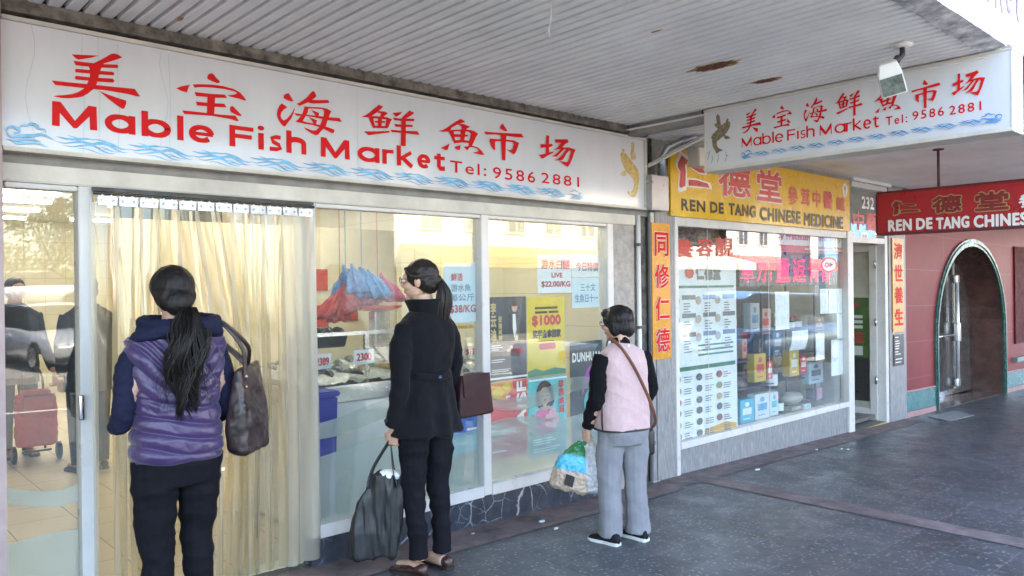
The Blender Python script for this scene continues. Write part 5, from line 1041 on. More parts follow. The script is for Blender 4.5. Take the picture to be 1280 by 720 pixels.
gr = thing('drain_cover', 'pale speckled metal access cover in the paving before the red wall', 'cover', np.mean(g0, 0))
m = MB(); m.prism([p_+np.array([0, 0, .003]) for p_ in g0], (0, 0, .006)); m.build('plate', mat('checkered_plate', (.32, .34, .35), .45, .3, .5, 60, .8, 120), gr)
ps_ = thing('purple_banner', 'purple and pink banner hanging beyond the end of the white hanging sign', 'banner', (13.5, -2.6, 2.2))
m = MB(); m.box(13.5, 13.56, -3.05, -2.5, 1.7, 2.8); m.build('cloth', mat('purple_cloth', (.30, .05, .30), .6, 0, .2, 3), ps_); a = Art(Fr((13.5, -3.05, 0), (0, -1, 0))); a.disc(-.3, 2.3, .2, .3); a.build('pink_print', pink_i, ps_)
# litter
for i, (u, v, r_) in enumerate(((947, 588, .03), (1021, 563, .02), (1052, 562, .018), (1060, 562.5, .022), (677, 653, .028), (591, 668, .02), (695, 662, .02))):
    c = G(u, v); m = MB(); m.prism([(c[0]+r_*(.7+.5*rnd.random())*math.cos(k*.9), c[1]+r_*.6*(.7+.5*rnd.random())*math.sin(k*.9), c[2]+.005) for k in range(7)], (0, 0, .004+.004*rnd.random()))
    tag(m.build('litter_scrap', M['paper'] if i != 5 else M['gold_vinyl']), ['flat white scrap of litter in front of the medicine window', 'white scrap of litter nearest the end of the medicine window', 'tiny scrap of litter left of another near the shop door', 'white scrap of litter nearest the shop door', 'crumpled pale scrap on the brown strip before the marble base', 'tan leaf on the brown strip beneath the right window', 'small pale scrap beside the brown strip'][i], 'litter')
# ---------------------------------------------------------------- across the road (seen in the glass)
LEAF = [mat('leaf_dark', (.045, .075, .022), .6, 0, .4, 3), mat('leaf_olive', (.10, .11, .03), .6, 0, .4, 3)]
bark = mat('bark', (.12, .09, .06), .9, 0, .3, 8, .6, 30)
def tree(name, lab, x, y, h, r, seed, group, m, squat=1.0, n=2600, trunk=True):
    rr = random.Random(seed); t = thing(name, lab, name.replace('_', ' '), (x, y, gz(x)), group=group)
    if trunk:
        q = MB(); q.tube([(x, y, gz(x)-.1), (x+.1, y, h*.3), (x-.05, y+.1, h*.55)], [.05*h*.6, .04*h*.5, .03*h*.4], 8)
        for k in range(5):
            a = k*1.3; q.tube([(x, y, h*.35), (x+r*.3*math.cos(a), y+r*.3*math.sin(a), h*.55), (x+r*.6*math.cos(a), y+r*.6*math.sin(a), h*.75)], [.03*h*.4, .02*h*.4, .01*h*.4], 6)
        q.build('trunk', bark, t, smooth=True)
    q = MB(); blobs = [(x+rr.gauss(0, r*.45), y+rr.gauss(0, r*.45), h*(.35 if not trunk else .62)+rr.gauss(0, h*.14), r*(.3+.3*rr.random())) for _ in range(14)]
    for _ in range(n):
        bx, by, bz, br = blobs[rr.randrange(14)]; d = Vector((rr.gauss(0, 1), rr.gauss(0, 1), rr.gauss(0, 1)*squat)).normalized()*br*(.6+.5*rr.random())
        c = Vector((bx, by, bz))+d; c.z = max(c.z, gz(x)+.1); s_ = .10+.12*rr.random(); u = Vector((rr.gauss(0, 1), rr.gauss(0, 1), rr.gauss(0, 1))).normalized(); v = u.orthogonal().normalized()
        q.poly([c+u*s_, c+v*s_*.6, c-u*s_, c-v*s_*.6])
    q.build('crown', m, t)
hl = 'low olive hedge bush along the far side of the car park'
for i in range(13): tree('hedge_bush', hl, -26+i*3.1, -44+rnd.gauss(0, .5), 4.2+rnd.random(), 2.2, 40+i, 'hedge bushes beyond the car park', LEAF[1 if i % 3 else 0], .8, 1500, False)
for i, (x, y, h) in enumerate(((-14, -52, 8), (6, -50, 7), (19, -34, 8.5), (13, -56, 9), (-30, -50, 9))): tree('street_tree', 'leafy tree standing behind the car park hedge', x, y, h, h*.36, 80+i, 'trees beyond the car park', LEAF[i % 2])
# buildings opposite
def block(name, lab, x0, x1, y0, y1, h, col, win, base=0.0, storeys=2, awn=None):
    t = thing(name, lab, 'building', ((x0+x1)/2, y1, gz(x0))); wm = mat(name+'_render', col, .75, 0, .06, 2, .2, 20)
    q = MB(); q.box(x0, x1, y0, y1, -2.5, h); q.build('wall', wm, t)
    q = MB(); q.box(x0-.15, x1+.15, y0-.15, y1+.15, h, h+.3); q.build('parapet', M['concrete'], t)
    if win:
        gm_ = mat('dark_pane', (.06, .08, .10), .08, 0, .2, 2)
        for s_ in range(1, storeys):
            x = x0+1.2
            while x+1.2 < x1:
                z = 3.9+3.0*(s_-1); q = MB(); 
                for a, b, c_, d_ in ((x, x+1.1, z, z+.06), (x, x+1.1, z+1.34, z+1.4), (x, x+.06, z+.061, z+1.339), (x+1.04, x+1.1, z+.061, z+1.339), (x+.52, x+.58, z+.061, z+1.339)): q.box(a, b, y1+.0, y1+.06, c_, d_)
                f = q.build('window', M['white_paint'], t); q = MB(); q.box(x+.06, x+1.04, y1+.0, y1+.02, z+.06, z+1.34); q.build('pane', gm_, f); x += 2.35
        q = MB(); q.box(x0, x1, y1, y1+.05, -.5, 2.4); q.build('shop_windows', gm_, t)
    if awn:
        for a, b, col_ in awn:
            q = MB(); q.prism([(a, y1+.06, 3.3), (a, y1+2.2, 2.75), (a, y1+2.2, 2.35), (a, y1+2.1, 2.35), (a, y1+2.1, 2.68), (a, y1+.06, 3.2)], (b-a, 0, 0)); q.build('awning', mat('awning_cloth', col_, .7, 0, .08, 2), t)
    return t
block('shop_terrace', 'cream two storey terrace of shops across the road with orange and green awnings', 17, 52, -34, -21, 7.2, (.76, .71, .60), True, 0, 2, ((17.2, 24, (.55, .22, .03)), (24.2, 30, (.50, .16, .10)), (30.2, 40, (.45, .42, .36)), (40.2, 51, (.55, .05, .04))))
block('white_hall', 'plain white two storey building beyond the far car park', 29, 36, -60, -46, 7.5, (.76, .76, .74), True, 0, 2)
block('glass_office', 'pale green office block with long windows beyond the car park', 36, 46, -95, -75, 14, (.34, .44, .42), True, 0, 3)
block('brick_terrace', 'blue painted building at the far right end of the opposite street', 53, 80, -34, -21, 7, (.10, .22, .42), True, 0, 2)
up = thing('power_pole', 'timber power pole standing on the opposite footpath', 'pole', (11.2, -16.5, 0)); m = MB(); m.tube([(11.2, -16.5, -.5), (11.2, -16.5, 8.5)], [.16, .11], 12); m.build('pole_shaft', bark, up, smooth=True)
m = MB(); m.box(10.0, 12.4, -16.56, -16.44, 7.6, 7.75); m.build('crossarm', bark, up)
lp = thing('street_light', 'dark steel light post at the edge of the car park', 'street light', (3.0, -17.8, 0)); m = MB(); m.tube([(2.9, -17.8, -.2), (2.9, -17.8, 4.6), (2.7, -17.8, 5.0), (1.9, -17.8, 5.1)], .09, 10); m.build('post_shaft', mat('dark_steel', (.05, .045, .05), .5), lp, smooth=True)
m = MB(); m.box(-.6, 1.9, -17.86, -17.76, 3.6, 4.1); tag(m.build('car_park_board', M['white_paint']), 'white board on the dark post at the edge of the car park', 'sign')
v_ = W(1037.5, 331, 14.2); sx_, sz_ = v_[0], v_[2]
ss = thing('speed_sign', 'round 40 speed sign with a red ring on the opposite kerb', 'sign', (sx_, -14.2, 0), R(55))
q = MB(); q.cyl((0, .02, -1.2), (0, .02, sz_+.3), .04, 10); q.build('post_shaft', M['steel'], ss, local=True)
fr2 = Fr((0, 0, sz_), (-1, 0, 0)); q = MB(); q.tube([(0, .005, sz_), (0, .0, sz_)], .42, 28); 
q = MB(); q.prism([(.42*math.cos(2*math.pi*i/28), .06, sz_+.42*math.sin(2*math.pi*i/28)) for i in range(28)], (0, -.01, 0)); q.build('disc', M['white_ink'], ss, local=True)
fr2 = Fr((0, .062, sz_), (-1, 0, 0)); a = Art(fr2, .001); a.ribbon(ring(0, 0, .36, .36, 0, 360, 30), .09); o_ = a.mb.build('red_ring', M['sign_red_ink'], ss, local=True)
a = Art(fr2, .001); a.text('40', -.2, .2, -.13, .13, .012); a.mb.build('speed_figures', M['black_ink'], ss, local=True)

tyre = mat('tyre', (.02, .02, .02), .8); rim_m = mat('alloy', (.5, .5, .52), .25, .9, .05); dglass = mat('car_glass', (.02, .025, .03), .05); hl_m = mat('headlamp', (.75, .78, .8), .08, .3, .3, 20); tl_m = mat('tail_lamp', (.4, .01, .01), .15)
def car(lab, cat, x, y, rz, col, prof, L, Wd, base=None, wh=.33, group=None, pname='paint'):
    "prof: list of (t along length, body top z, roof top z or None)"
    t = thing('parked_car', lab, cat, (x, y, gz(x)-.02 if base is None else base), rz, group)
    pm = mat('car_'+pname, col, .22, .25, .03, 2, coat=.8, rvar=.04)
    q = MB(); rings = []
    for f, zb, zt, k in prof:
        xx = L*(f-.5); w2 = Wd/2*k
        rings.append([(xx, -w2*.86, .22), (xx, -w2, .38), (xx, -w2, (zb+.3)*.5), (xx, -w2*.98, zb-.04), (xx, -w2*.9, zb), (xx, 0, zb+.03), (xx, w2*.9, zb), (xx, w2*.98, zb-.04), (xx, w2, (zb+.3)*.5), (xx, w2, .38), (xx, w2*.86, .22)])
    q.loft(rings); q.build('body', pm, t, smooth=True, local=True)
    cab = [(f, zb, zt, k) for f, zb, zt, k in prof if zt]
    q = MB(); q.loft([[(L*(f-.5), -Wd/2*k*.88, zb-.01), (L*(f-.5), -Wd/2*k*(.70 if zt > zb+.1 else .84), zt), (L*(f-.5), 0, zt+.03), (L*(f-.5), Wd/2*k*(.70 if zt > zb+.1 else .84), zt), (L*(f-.5), Wd/2*k*.88, zb-.01)] for f, zb, zt, k in cab]); q.build('glasshouse', dglass, t, smooth=False, local=True)
    tops = [c for c in cab if c[2] > c[1]+.35]
    q = MB(); q.loft([[(L*(f-.5), -Wd/2*k*.72, zt-.03), (L*(f-.5), -Wd/2*k*.66, zt+.02), (L*(f-.5), 0, zt+.05), (L*(f-.5), Wd/2*k*.66, zt+.02), (L*(f-.5), Wd/2*k*.72, zt-.03)] for f, zb, zt, k in tops]); q.build('roof', pm, t, smooth=True, local=True)
    for f in (.18, .80):
        for s_ in (-1, 1):
            xx = L*(f-.5); yy = s_*(Wd/2-.09)
            q = MB(); q.tube([(xx, yy-.11, wh), (xx, yy-.08, wh), (xx, yy+.08, wh), (xx, yy+.11, wh)], [wh*.85, wh, wh, wh*.85], 22); wo = q.build('wheel', tyre, t, smooth=True, local=True)
            q = MB(); q.tube([(xx, yy+s_*.10, wh), (xx, yy+s_*.118, wh)], [wh*.66, wh*.6], 18); q.build('rim', rim_m, wo, local=True)
    k0 = prof[1]
    for s_ in (-1, 1):
        q = MB(); q.rbox((-L/2+.12, s_*Wd*.33, k0[1]-.14), (.10, .17, .075), .03); q.build('headlight', hl_m, t, smooth=True, local=True)
        q = MB(); q.rbox((L/2-.08, s_*Wd*.36, prof[-2][1]-.16), (.07, .13, .08), .03); q.build('tail_light', tl_m, t, smooth=True, local=True)
    q = MB(); q.rbox((-L/2+.04, 0, .50), (.04, Wd*.22, .09), .02); q.build('grille', M['black'], t, smooth=True, local=True)
    q = MB(); q.rbox((-L/2+.03, 0, .30), (.05, Wd*.42, .07), .03); q.build('bumper', M['black'], t, smooth=True, local=True)
    return t
SED = [(0, .55, None, .82), (.03, .70, None, .93), (.28, .86, .86, 1), (.42, .90, 1.38, 1), (.66, .92, 1.42, 1), (.84, .92, .93, .98), (.97, .90, None, .93), (1, .6, None, .84)]
SUV = [(0, .6, None, .85), (.03, .88, None, .95), (.26, 1.02, 1.02, 1), (.38, 1.06, 1.64, 1), (.86, 1.06, 1.68, 1), (.97, 1.04, 1.08, .95), (1, .7, None, .88)]
VAN = [(0, .6, None, .86), (.03, 1.0, 1.0, .95), (.16, 1.1, 1.85, 1), (.9, 1.1, 1.95, 1), (.985, 1.1, 1.8, .97), (1, .8, None, .93)]
car('silver sedan parked nose towards the shops across the road', 'car', 4.3, -16.2, R(90+172), (.52, .53, .55), SED, 4.6, 1.8, pname='silver')
car('dark blue wagon parked beside the silver sedan', 'car', 1.2, -18.6, R(20), (.03, .05, .16), SUV, 4.5, 1.85, pname='navy')
car('red sedan in the second row of the car park', 'car', 1.0, -27, R(10), (.45, .03, .03), SED, 4.6, 1.8, base=.9, pname='red')
car('white hatchback in the second row of the car park', 'car', 6.0, -28, R(5), (.7, .7, .7), SED, 4.4, 1.8, base=.9, pname='white')
car('light blue van parked along the near kerb', 'van', 19.0, -6.3, R(180), (.14, .30, .50), VAN, 5.0, 1.9, gz(19)-.13, .34, pname='skyblue')
car('grey sedan parked along the near kerb ahead of the blue van', 'car', 12.5, -6.2, R(180), (.30, .31, .33), SED, 4.6, 1.8, gz(12.5)-.13, pname='grey')
sheet('raised_terrace', -40, 12, -45, -24.5, M['asphalt'], .93)
# ---------------------------------------------------------------- people
def V3(*a): return np.array(a, float)
def sell(c, rx, ry, n=28, p=2.4, tilt=0.0):
    out = []
    for j in range(n):
        a = 2*math.pi*j/n; ca, sa = math.cos(a), math.sin(a)
        out.append(V3(c[0]+rx*math.copysign(abs(ca)**(2/p), ca), c[1]+ry*math.copysign(abs(sa)**(2/p), sa), c[2]+tilt*sa))
    return out
def torso(q, rows, p=2.4): q.loft([sell((cx, cy, z), rx, ry, 28, p) for z, cx, cy, rx, ry in rows])
def limb(q, pts, rad, n=14, k=4):
    P = smooth2(pts, k); m = len(P); rr = np.interp(np.linspace(0, len(rad)-1, m), range(len(rad)), [r if not hasattr(r, '__len__') else r[0] for r in rad]); q.tube(P, list(rr), n)
def xform(q, M4, i0=0):
    q.v[i0:] = [tuple(M4 @ Vector(v)) for v in q.v[i0:]]
def head(q, c, yaw=0, pitch=0, s=1.0):
    "cranium, jaw, nose, lips, ears; c is the middle of the head"
    h = MB()
    h.ell((0, -.012, .028), (.074, .094, .088), None, 24, 14); h.ell((0, .028, -.035), (.056, .062, .070), None, 20, 12)
    h.ell((0, .068, -.088), (.024, .022, .020), None, 12, 8); h.ell((0, .06, .035), (.058, .032, .030), None, 14, 8)
    h.tube([(0, .082, .030), (0, .096, .006), (0, .108, -.016)], [.007, .009, .013], 10); h.ell((0, .094, -.020), (.017, .012, .009), None, 10, 6)
    h.ell((0, .086, -.045), (.022, .011, .007), None, 12, 6); h.ell((0, .085, -.056), (.019, .011, .008), None, 12, 6)
    for sx in (-1, 1):
        h.ell((sx*.036, .058, -.022), (.026, .026, .024), None, 12, 8)
        h.ell((sx*.076, -.010, -.005), (.011, .020, .032), None, 12, 8)
    M4 = Matrix.Translation(Vector(c)) @ Matrix.Rotation(yaw, 4, 'Z') @ Matrix.Rotation(pitch, 4, 'X') @ Matrix.Scale(s, 4)
    xform(h, M4); q.add(h.v, h.f); return M4
def hand(q, wrist, dirv, palmn, thumb, curl=.5, s=1.0):
    "palm plus five unequal bent fingers; dirv along the hand, palmn out of the palm, thumb towards the thumb side"
    d = V3(*dirv); d /= np.linalg.norm(d); n = V3(*palmn); n -= d*(n@d); n /= np.linalg.norm(n); b = np.cross(d, n); b = b if b@V3(*thumb) > 0 else -b
    w0 = V3(*wrist); L = .088*s
    q.loft([[w0+d*t*L+b*(bw*math.cos(a))+n*(tn*math.sin(a)) for a in [2*math.pi*j/14 for j in range(14)]] for t, bw, tn in ((-.15, .024*s, .019*s), (.2, .032*s, .017*s), (.6, .040*s, .015*s), (1.0, .041*s, .012*s), (1.06, .034*s, .008*s))])
    for k, (off, ln) in enumerate(((.031, .070), (.010, .079), (-.011, .073), (-.031, .058))):
        p = w0+d*L*.93+b*off*s; a = 0.0; pts = [p-d*.02*s, p]
        for seg in (.42, .33, .25):
            a += curl*(.9+.12*k); p = p+(d*math.cos(a)+n*math.sin(a))*ln*s*seg; pts.append(p)
        q.tube(pts, [.0085*s, .0085*s, .0080*s, .0075*s, .006*s], 10)
    p = w0+d*L*.25+b*.026*s; pts = [p, p+(b*.75+d*.65+n*.2)*.030*s, p+(b*.80+d*1.5+n*.75)*.034*s, p+(b*.6+d*2.1+n*1.3)*.034*s]
    q.tube(pts, [.012*s, .011*s, .0095*s, .0075*s], 10)
def finish(mb, name, m, par): 
    o = MB(); o.v = [tuple(v) for v in mb.v]; o.f = mb.f; return o.build(name, m, par, smooth=True, local=True)
def folds(mb, amp, scale, seed=0, stretch=(1, 1, 1)):
    out = []
    for v, n in zip(mb.v, mb.n):
        k = mnoise.fractal((v[0]*scale*stretch[0]+seed, v[1]*scale*stretch[1], v[2]*scale*stretch[2]), 1.0, 2.0, 3)
        out.append(v+n*amp*k)
    mb.v = np.array(out); return mb
def creases(mb, amp, scale=5., seed=0, diag=3., lo=-9, hi=9):
    "sharp-edged cloth creases: ridged noise that runs across and diagonally"
    out = []
    for v, n in zip(mb.v, mb.n):
        k = mnoise.noise((v[0]*scale*.8+seed, v[1]*scale*.8, v[2]*scale*2.2+diag*v[0])); k2 = mnoise.noise((v[0]*scale*2+seed, v[1]*scale*2+3, v[2]*scale*3-diag*2*v[0]))
        w_ = 1.0 if lo < v[2] < hi else .25
        out.append(v+n*amp*w_*((1-abs(k)*2.2)*.8+(1-abs(k2)*2.2)*.35-.5))
    mb.v = np.array(out); return mb
def MBN(mb):
    "fresh vertex normals after a displacement"
    me = bpy.data.meshes.new('tmp'); me.from_pydata([tuple(v) for v in mb.v], [], mb.f); N = np.empty(len(me.vertices)*3); me.vertices.foreach_get('normal', N); mb.n = N.reshape(-1, 3); bpy.data.meshes.remove(me); return mb
def glasses(M4, par, m, lens=True):
    q = MB()
    for s_ in (-1, 1):
        q.tube([tuple(M4 @ Vector((s_*.034+.024*math.cos(a), .098, .018+.017*math.sin(a)))) for a in np.linspace(0, 2*math.pi, 17)], .0022, 6)
        q.tube([tuple(M4 @ Vector(p)) for p in ((s_*.058, .098, .022), (s_*.070, .07, .022), (s_*.080, .0, .015))], .0018, 6)
    q.tube([tuple(M4 @ Vector(p)) for p in ((-.010, .099, .022), (0, .103, .025), (.010, .099, .022))], .002, 6)
    return q.build('glasses', m, par, smooth=True, local=True)
def eyes(M4, par):
    for s_ in (-1, 1):
        q = MB(); c = M4 @ Vector((s_*.031, .080, .016)); q.ell(tuple(c), (.0125, .0125, .0115), None, 12, 8); e = q.build('eye', M['white_ink'], par, smooth=True, local=True)
        q = MB(); c = M4 @ Vector((s_*.031, .0885, .016)); q.ell(tuple(c), (.006, .005, .006), None, 10, 6); q.build('iris', M['black_ink'], e, smooth=True, local=True)
hairm = NT('black_hair'); hv = hairm.mapping((1, 1, .12)); hn = hairm.noise(160, 3, .6, hv)
hairm.set(col=hairm.ramp(hn, [(.3, (.004, .003, .003)), (.7, (.016, .012, .010))]), rough=.5, spec=.3); hairm.bump(hn, .5, .003); hairm = hairm.m
hairb = NT('dark_brown_hair'); hv = hairb.mapping((1, 1, .12)); hn = hairb.noise(160, 3, .6, hv)
hairb.set(col=hairb.ramp(hn, [(.3, (.010, .007, .006)), (.7, (.028, .018, .013))]), rough=.46, spec=.35); hairb.bump(hn, .5, .003); hairb = hairb.m
skin = NT('skin'); skin.set(col=skin.ramp(skin.noise(30, 4), [(.3, (.50, .29, .20)), (.7, (.60, .37, .27))]), rough=.5); skin.b.inputs['Subsurface Weight'].default_value = .12; skin.b.inputs['Subsurface Radius'].default_value = (.02, .008, .004); skin.bump(skin.noise(260, 3), .08, .001); skin = skin.m
def cloth(name, col, rough=.8, weave=900, var=.12, sheen=.0, bump=.25):
    t = NT(name); f = t.noise(7, 5, .6); lo = [c*(1-var) for c in col]; hi = [c*(1+var) for c in col]
    w1 = t.noise(weave, 2, .5); c_ = t.ramp(f, [(.3, lo), (.7, hi)]); c_ = t.mix(.5, c_, t.ramp(w1, [(.3, .75), (.7, 1.25)]), 'MULTIPLY')
    t.set(col=c_, rough=rough, sheen=sheen, spec=.5 if rough < .5 else .18); t.bump(w1, bump, .001); return t.m
puff = cloth('purple_quilt_nylon', (.046, .024, .088), .34, 500, .12, .2, .12); navy = cloth('navy_knit', (.014, .016, .040), .85); blackp = cloth('black_trouser_cloth', (.006, .006, .009), .85); wool = cloth('black_wool', (.007, .007, .009), .95, 420, .2, .05, .5); pinkf = cloth('pink_fleece', (.56, .38, .375), .92, 330, .06, .3, .5); blackk = cloth('black_knit', (.006, .006, .007), .95); greyt = cloth('grey_lilac_trouser_cloth', (.235, .23, .247), .8, 700, .08)
brownleather = mat('brown_leather', (.040, .022, .022), .36, 0, .5, 6, .25, 90); burg = mat('burgundy_leather', (.032, .008, .011), .5, 0, .3, 6, .15, 90, spec=.25); tanstrap = mat('tan_strap', (.21, .085, .05), .45, 0, .2, 12); brass = mat('brass_fitting', (.55, .42, .2), .3, .9, .1); loafer = mat('brown_loafer_leather', (.055, .022, .018), .3, 0, .3, 12); shoe_w = mat('white_rubber', (.70, .69, .66), .6); shoe_b = cloth('black_shoe_canvas', (.015, .015, .016), .85)
def shoe(par, heel, dirv, L, m_up, m_sole, low=True, nm='shoe'):
    d = V3(*dirv); d[2] = 0; d /= np.linalg.norm(d); b = V3(-d[1], d[0], 0); h0 = V3(*heel)
    t = []
    def sec(f, wd, z0, z1): c = h0+d*L*f; return [c+b*wd*math.cos(a)+V3(0, 0, 1)*(z0+(z1-z0)*(.5+.5*math.sin(a))) for a in np.linspace(0, 2*math.pi, 16, endpoint=False)]
    q = MB(); q.loft([sec(f, w_, .012, z) for f, w_, z in ((-.02, .012, .05), (.02, .028, .075), (.12, .034, .078), (.28, .034, .072 if not low else .06), (.45, .036, .062), (.62, .043, .052), (.8, .045, .042), (.93, .034, .032), (1.0, .012, .022))])
    up = q.build(nm, m_up, par, smooth=True, local=True)
    q = MB(); 
    def flat(f, wd, z): c = h0+d*L*f; return [c+b*wd*s_ for s_ in (-1, 1)]
    out = [(-.03, .02), (.0, .032), (.15, .037), (.4, .035), (.62, .046), (.82, .047), (.95, .034), (1.015, .012)]
    left = [h0+d*L*f+b*w_ for f, w_ in out]; right = [h0+d*L*f-b*w_ for f, w_ in reversed(out)]
    q.prism([p+V3(0, 0, .0) for p in left+right], (0, 0, .022)); q.build('sole', m_sole, up, local=True, bevel=.004)

# --- the woman in the purple quilted vest at the strip curtain (feet outside the picture)
X1, Y1 = 1.31, -.36; g1 = gz(X1)
w1 = thing('person', 'woman seen from behind in a purple quilted vest with a long wavy ponytail', 'person', (X1, Y1, g1), R(2))
q = MB()
torso(q, [(.80, 0, 0, .17, .12), (.92, 0, 0, .175, .12), (1.08, 0, 0, .14, .10), (1.25, 0, 0, .155, .10), (1.36, 0, -.01, .15, .08), (1.42, 0, -.01, .07, .06), (1.52, 0, 0, .05, .055)])
H1 = head(q, (.0, .035, 1.585), R(-6), R(-14))
for s_ in (-1, 1):
    limb(q, [(s_*.09, 0, .86), (s_*.10, .01, .48), (s_*.095, -.01, .08)], [.085, .055, .04]); q.tube([(s_*.095, -.03, .05), (s_*.1, .06, .04), (s_*.1, .16, .03)], [.035, .038, .025], 10)
    limb(q, [(s_*.15, -.01, 1.35), (s_*.21, .0, 1.10), (s_*.165, .22, 1.02)], [.045, .036, .028]); hand(q, (s_*.165, .24, 1.02), (-s_*.3, 1, .05), (-s_, 0, -.3), (0, 0, 1), .45)
finish(remesh(q, .005, 3), 'body', skin, w1)
q = MB(); torso(q, [(.815, 0, .0, .202, .146), (.85, 0, -.005, .208, .152), (.93, 0, -.005, .202, .146), (1.05, 0, 0, .192, .136), (1.18, 0, 0, .202, .140), (1.30, 0, -.005, .226, .136), (1.385, 0, -.01, .226, .112), (1.415, 0, -.01, .15, .085), (1.45, 0, -.005, .095, .075)])
ve = remesh(q, .005, 6)
NV = []
for v, n in zip(ve.v, ve.n):
    x, y, z = v; back = y < .03
    # wavy baffles sag across the lower back, slanted curved cells cover the upper back
    k_ = max(0, min(1, (z-1.04)*6)); wob = .22*mnoise.noise((x*5, y*5, z*5))
    u1 = (z-.80)/.075+.55*math.sin(x*7+.8)+wob; u2 = (z-.95*abs(x+.02)**1.1)/.085+wob; d1 = x*4.2+z*2.4+wob; d2 = x*6.5+z*7.5+wob
    f1 = min(abs(math.sin(math.pi*u1))**.6, .55+.45*abs(math.sin(math.pi*d1))**.5); f2 = min(abs(math.sin(math.pi*u2))**.6, abs(math.sin(math.pi*d2))**.6+.15)
    ridge = f1*(1-k_)+f2*k_; dg_ = 1.0
    wr = mnoise.fractal((x*26, y*26, z*34), 1.0, 2.0, 3)
    NV.append(v+n*(.017*ridge-.010+.0022*wr*ridge))
ve.v = np.array(NV); finish(ve, 'quilted_vest', puff, w1)
for s_ in (-1, 1):
    q = MB(); limb(q, [(s_*.175, -.0, 1.34), (s_*.222, .0, 1.22), (s_*.236, .0, 1.04), (s_*.225, .10, .985), (s_*.165, .24, 1.02)], [.050, .052, .047, .048, .040]); finish(creases(MBN(folds(remesh(q, .006, 4), .006, 16, 3+s_, (1, 1, 1.6))), .006, 7, s_, 3), 'sleeve', navy, w1)
q = MB()
for k in range(5): q.tube([(.15*math.cos(a)*(1+.06*k), -.03+.105*math.sin(a)*(1+.05*k), 1.455-.018*k+.03*math.sin(a+k*.8)-.02*math.sin(a)) for a in np.linspace(0, 2*math.pi, 26)], [.028+.006*math.sin(3*a+k) for a in np.linspace(0, 6.28, 26)], 10)
q.ell((0, -.09, 1.41), (.15, .045, .07)); finish(folds(remesh(q, .007, 4), .008, 16, 5), 'hood', navy, w1)
q = MB(); torso(q, [(.70, 0, 0, .185, .12), (.78, 0, -.005, .198, .130), (.84, 0, -.01, .192, .128), (.89, 0, -.005, .178, .118), (.92, 0, 0, .165, .11)])
for s_ in (-1, 1): limb(q, [(s_*.098, -.005, .82), (s_*.102, 0, .65), (s_*.098, .01, .45), (s_*.094, 0, .25), (s_*.092, -.01, .07)], [.112, .100, .078, .068, .062])
finish(creases(MBN(folds(remesh(q, .007, 5), .007, 12, 9, (1, 1, .5))), .011, 5, 13, 3), 'trousers', blackp, w1)
q = MB(); c = H1 @ Vector((0, -.02, .035)); rot = H1.to_3x3(); q.ell(tuple(c), (.098, .114, .102), rot, 26, 16); q.ell(tuple(H1 @ Vector((0, -.050, -.02))), (.094, .078, .080), rot); q.ell(tuple(H1 @ Vector((0, -.085, -.055))), (.066, .055, .07), rot)
hb = remesh(q, .005, 4)
hb.v = np.array([v if (H1.inverted() @ Vector(v)).y < .055 or (H1.inverted() @ Vector(v)).z > .06 else v for v in hb.v]); hb = folds(hb, .004, 40, 1, (1, 1, .25)); ho = finish(hb, 'hair', hairm, w1)
q = MB(); pr = random.Random(5)
for k in range(330):
    a = pr.random()*6.28; r_ = math.sqrt(pr.random()); sx = .090*r_*math.cos(a); sy = .032*r_*math.sin(a); ph = round(sx*40)*1.1+.5*pr.random(); L_ = .38+.16*pr.random()-.06*abs(sx)/.08; P = []
    for i in range(11):
        t = i/10; sp = min(1, .35+2.2*t)*(1-.45*max(0, t-.55)/.45)
        P.append((.012*math.sin(2+t*4)-.015*t+sx*sp+.022*t**.5*math.sin(ph+t*12), -.115-.035*min(1, t*3)+sy*sp-.030*math.sin(min(1, t*1.4)*3)+.012*math.cos(ph+t*12), 1.525-t*L_))
    q.tube(P, [(.0022+.0032*pr.random())*w_ for w_ in (.9, 1.1, 1.2, 1.2, 1.15, 1.1, 1.0, .85, .65, .45, .12)], 6)
for k in range(46):
    a = pr.random()*6.28; sx = .10*math.cos(a); ph = pr.random()*6; L_ = .34+.16*pr.random()
    q.tube([(.012*math.sin(2+t*4)-.015*t+sx*(.4+.9*t)+.026*t*math.sin(ph+t*9), -.125-.04*min(1, t*3)-.03*math.sin(min(1, t*1.4)*3)-.015*math.sin(a), 1.525-t*L_) for t in np.linspace(0, 1, 10)], [.0009]*9+[.0003], 4)
po1 = q.build('ponytail', hairm, w1, smooth=True, local=True)
q = MB()
for k in range(16): a = pr.gauss(0, 1); q.tube([tuple(H1 @ Vector((.085*math.sin(a*1.2), -.05+.02*math.cos(a), .08))), tuple(H1 @ Vector((.100*math.sin(a*1.2), -.05, .05-.03*pr.random()))), tuple(H1 @ Vector((.102*math.sin(a*1.2), -.07, .0-.05*pr.random())))], [.0009, .0008, .0003], 4)
q.build('flyaway_strands', hairm, ho, local=True)
q = MB(); q.box(.155, .17, -.137, -.1345, .745, .76); q.build('trouser_tag', M['white_ink'], w1, local=True)
bg1 = thing('handbag', 'large scuffed dark brown leather shoulder bag hanging beside the purple vest', 'handbag', (X1+.335, Y1-.02, g1+.80)); bo = V3(X1+.335, Y1-.03, g1+.80)
ry = Matrix.Rotation(R(38), 3, 'Z')
def bp(x, y, z): return bo+np.array(ry @ Vector((x, y, z)))
q = MB(); rows = ((-.0, .118, .052), (.02, .132, .062), (.14, .135, .060), (.28, .124, .044), (.40, .110, .024), (.425, .108, .016))
q.loft([[bp(p[0], p[1], z+.02*math.sin(p[0]*9)*(z > .3)-.02*p[0]) for p in sell((0, 0, 0), rx, ry_, 32, 5)] for z, rx, ry_ in rows])
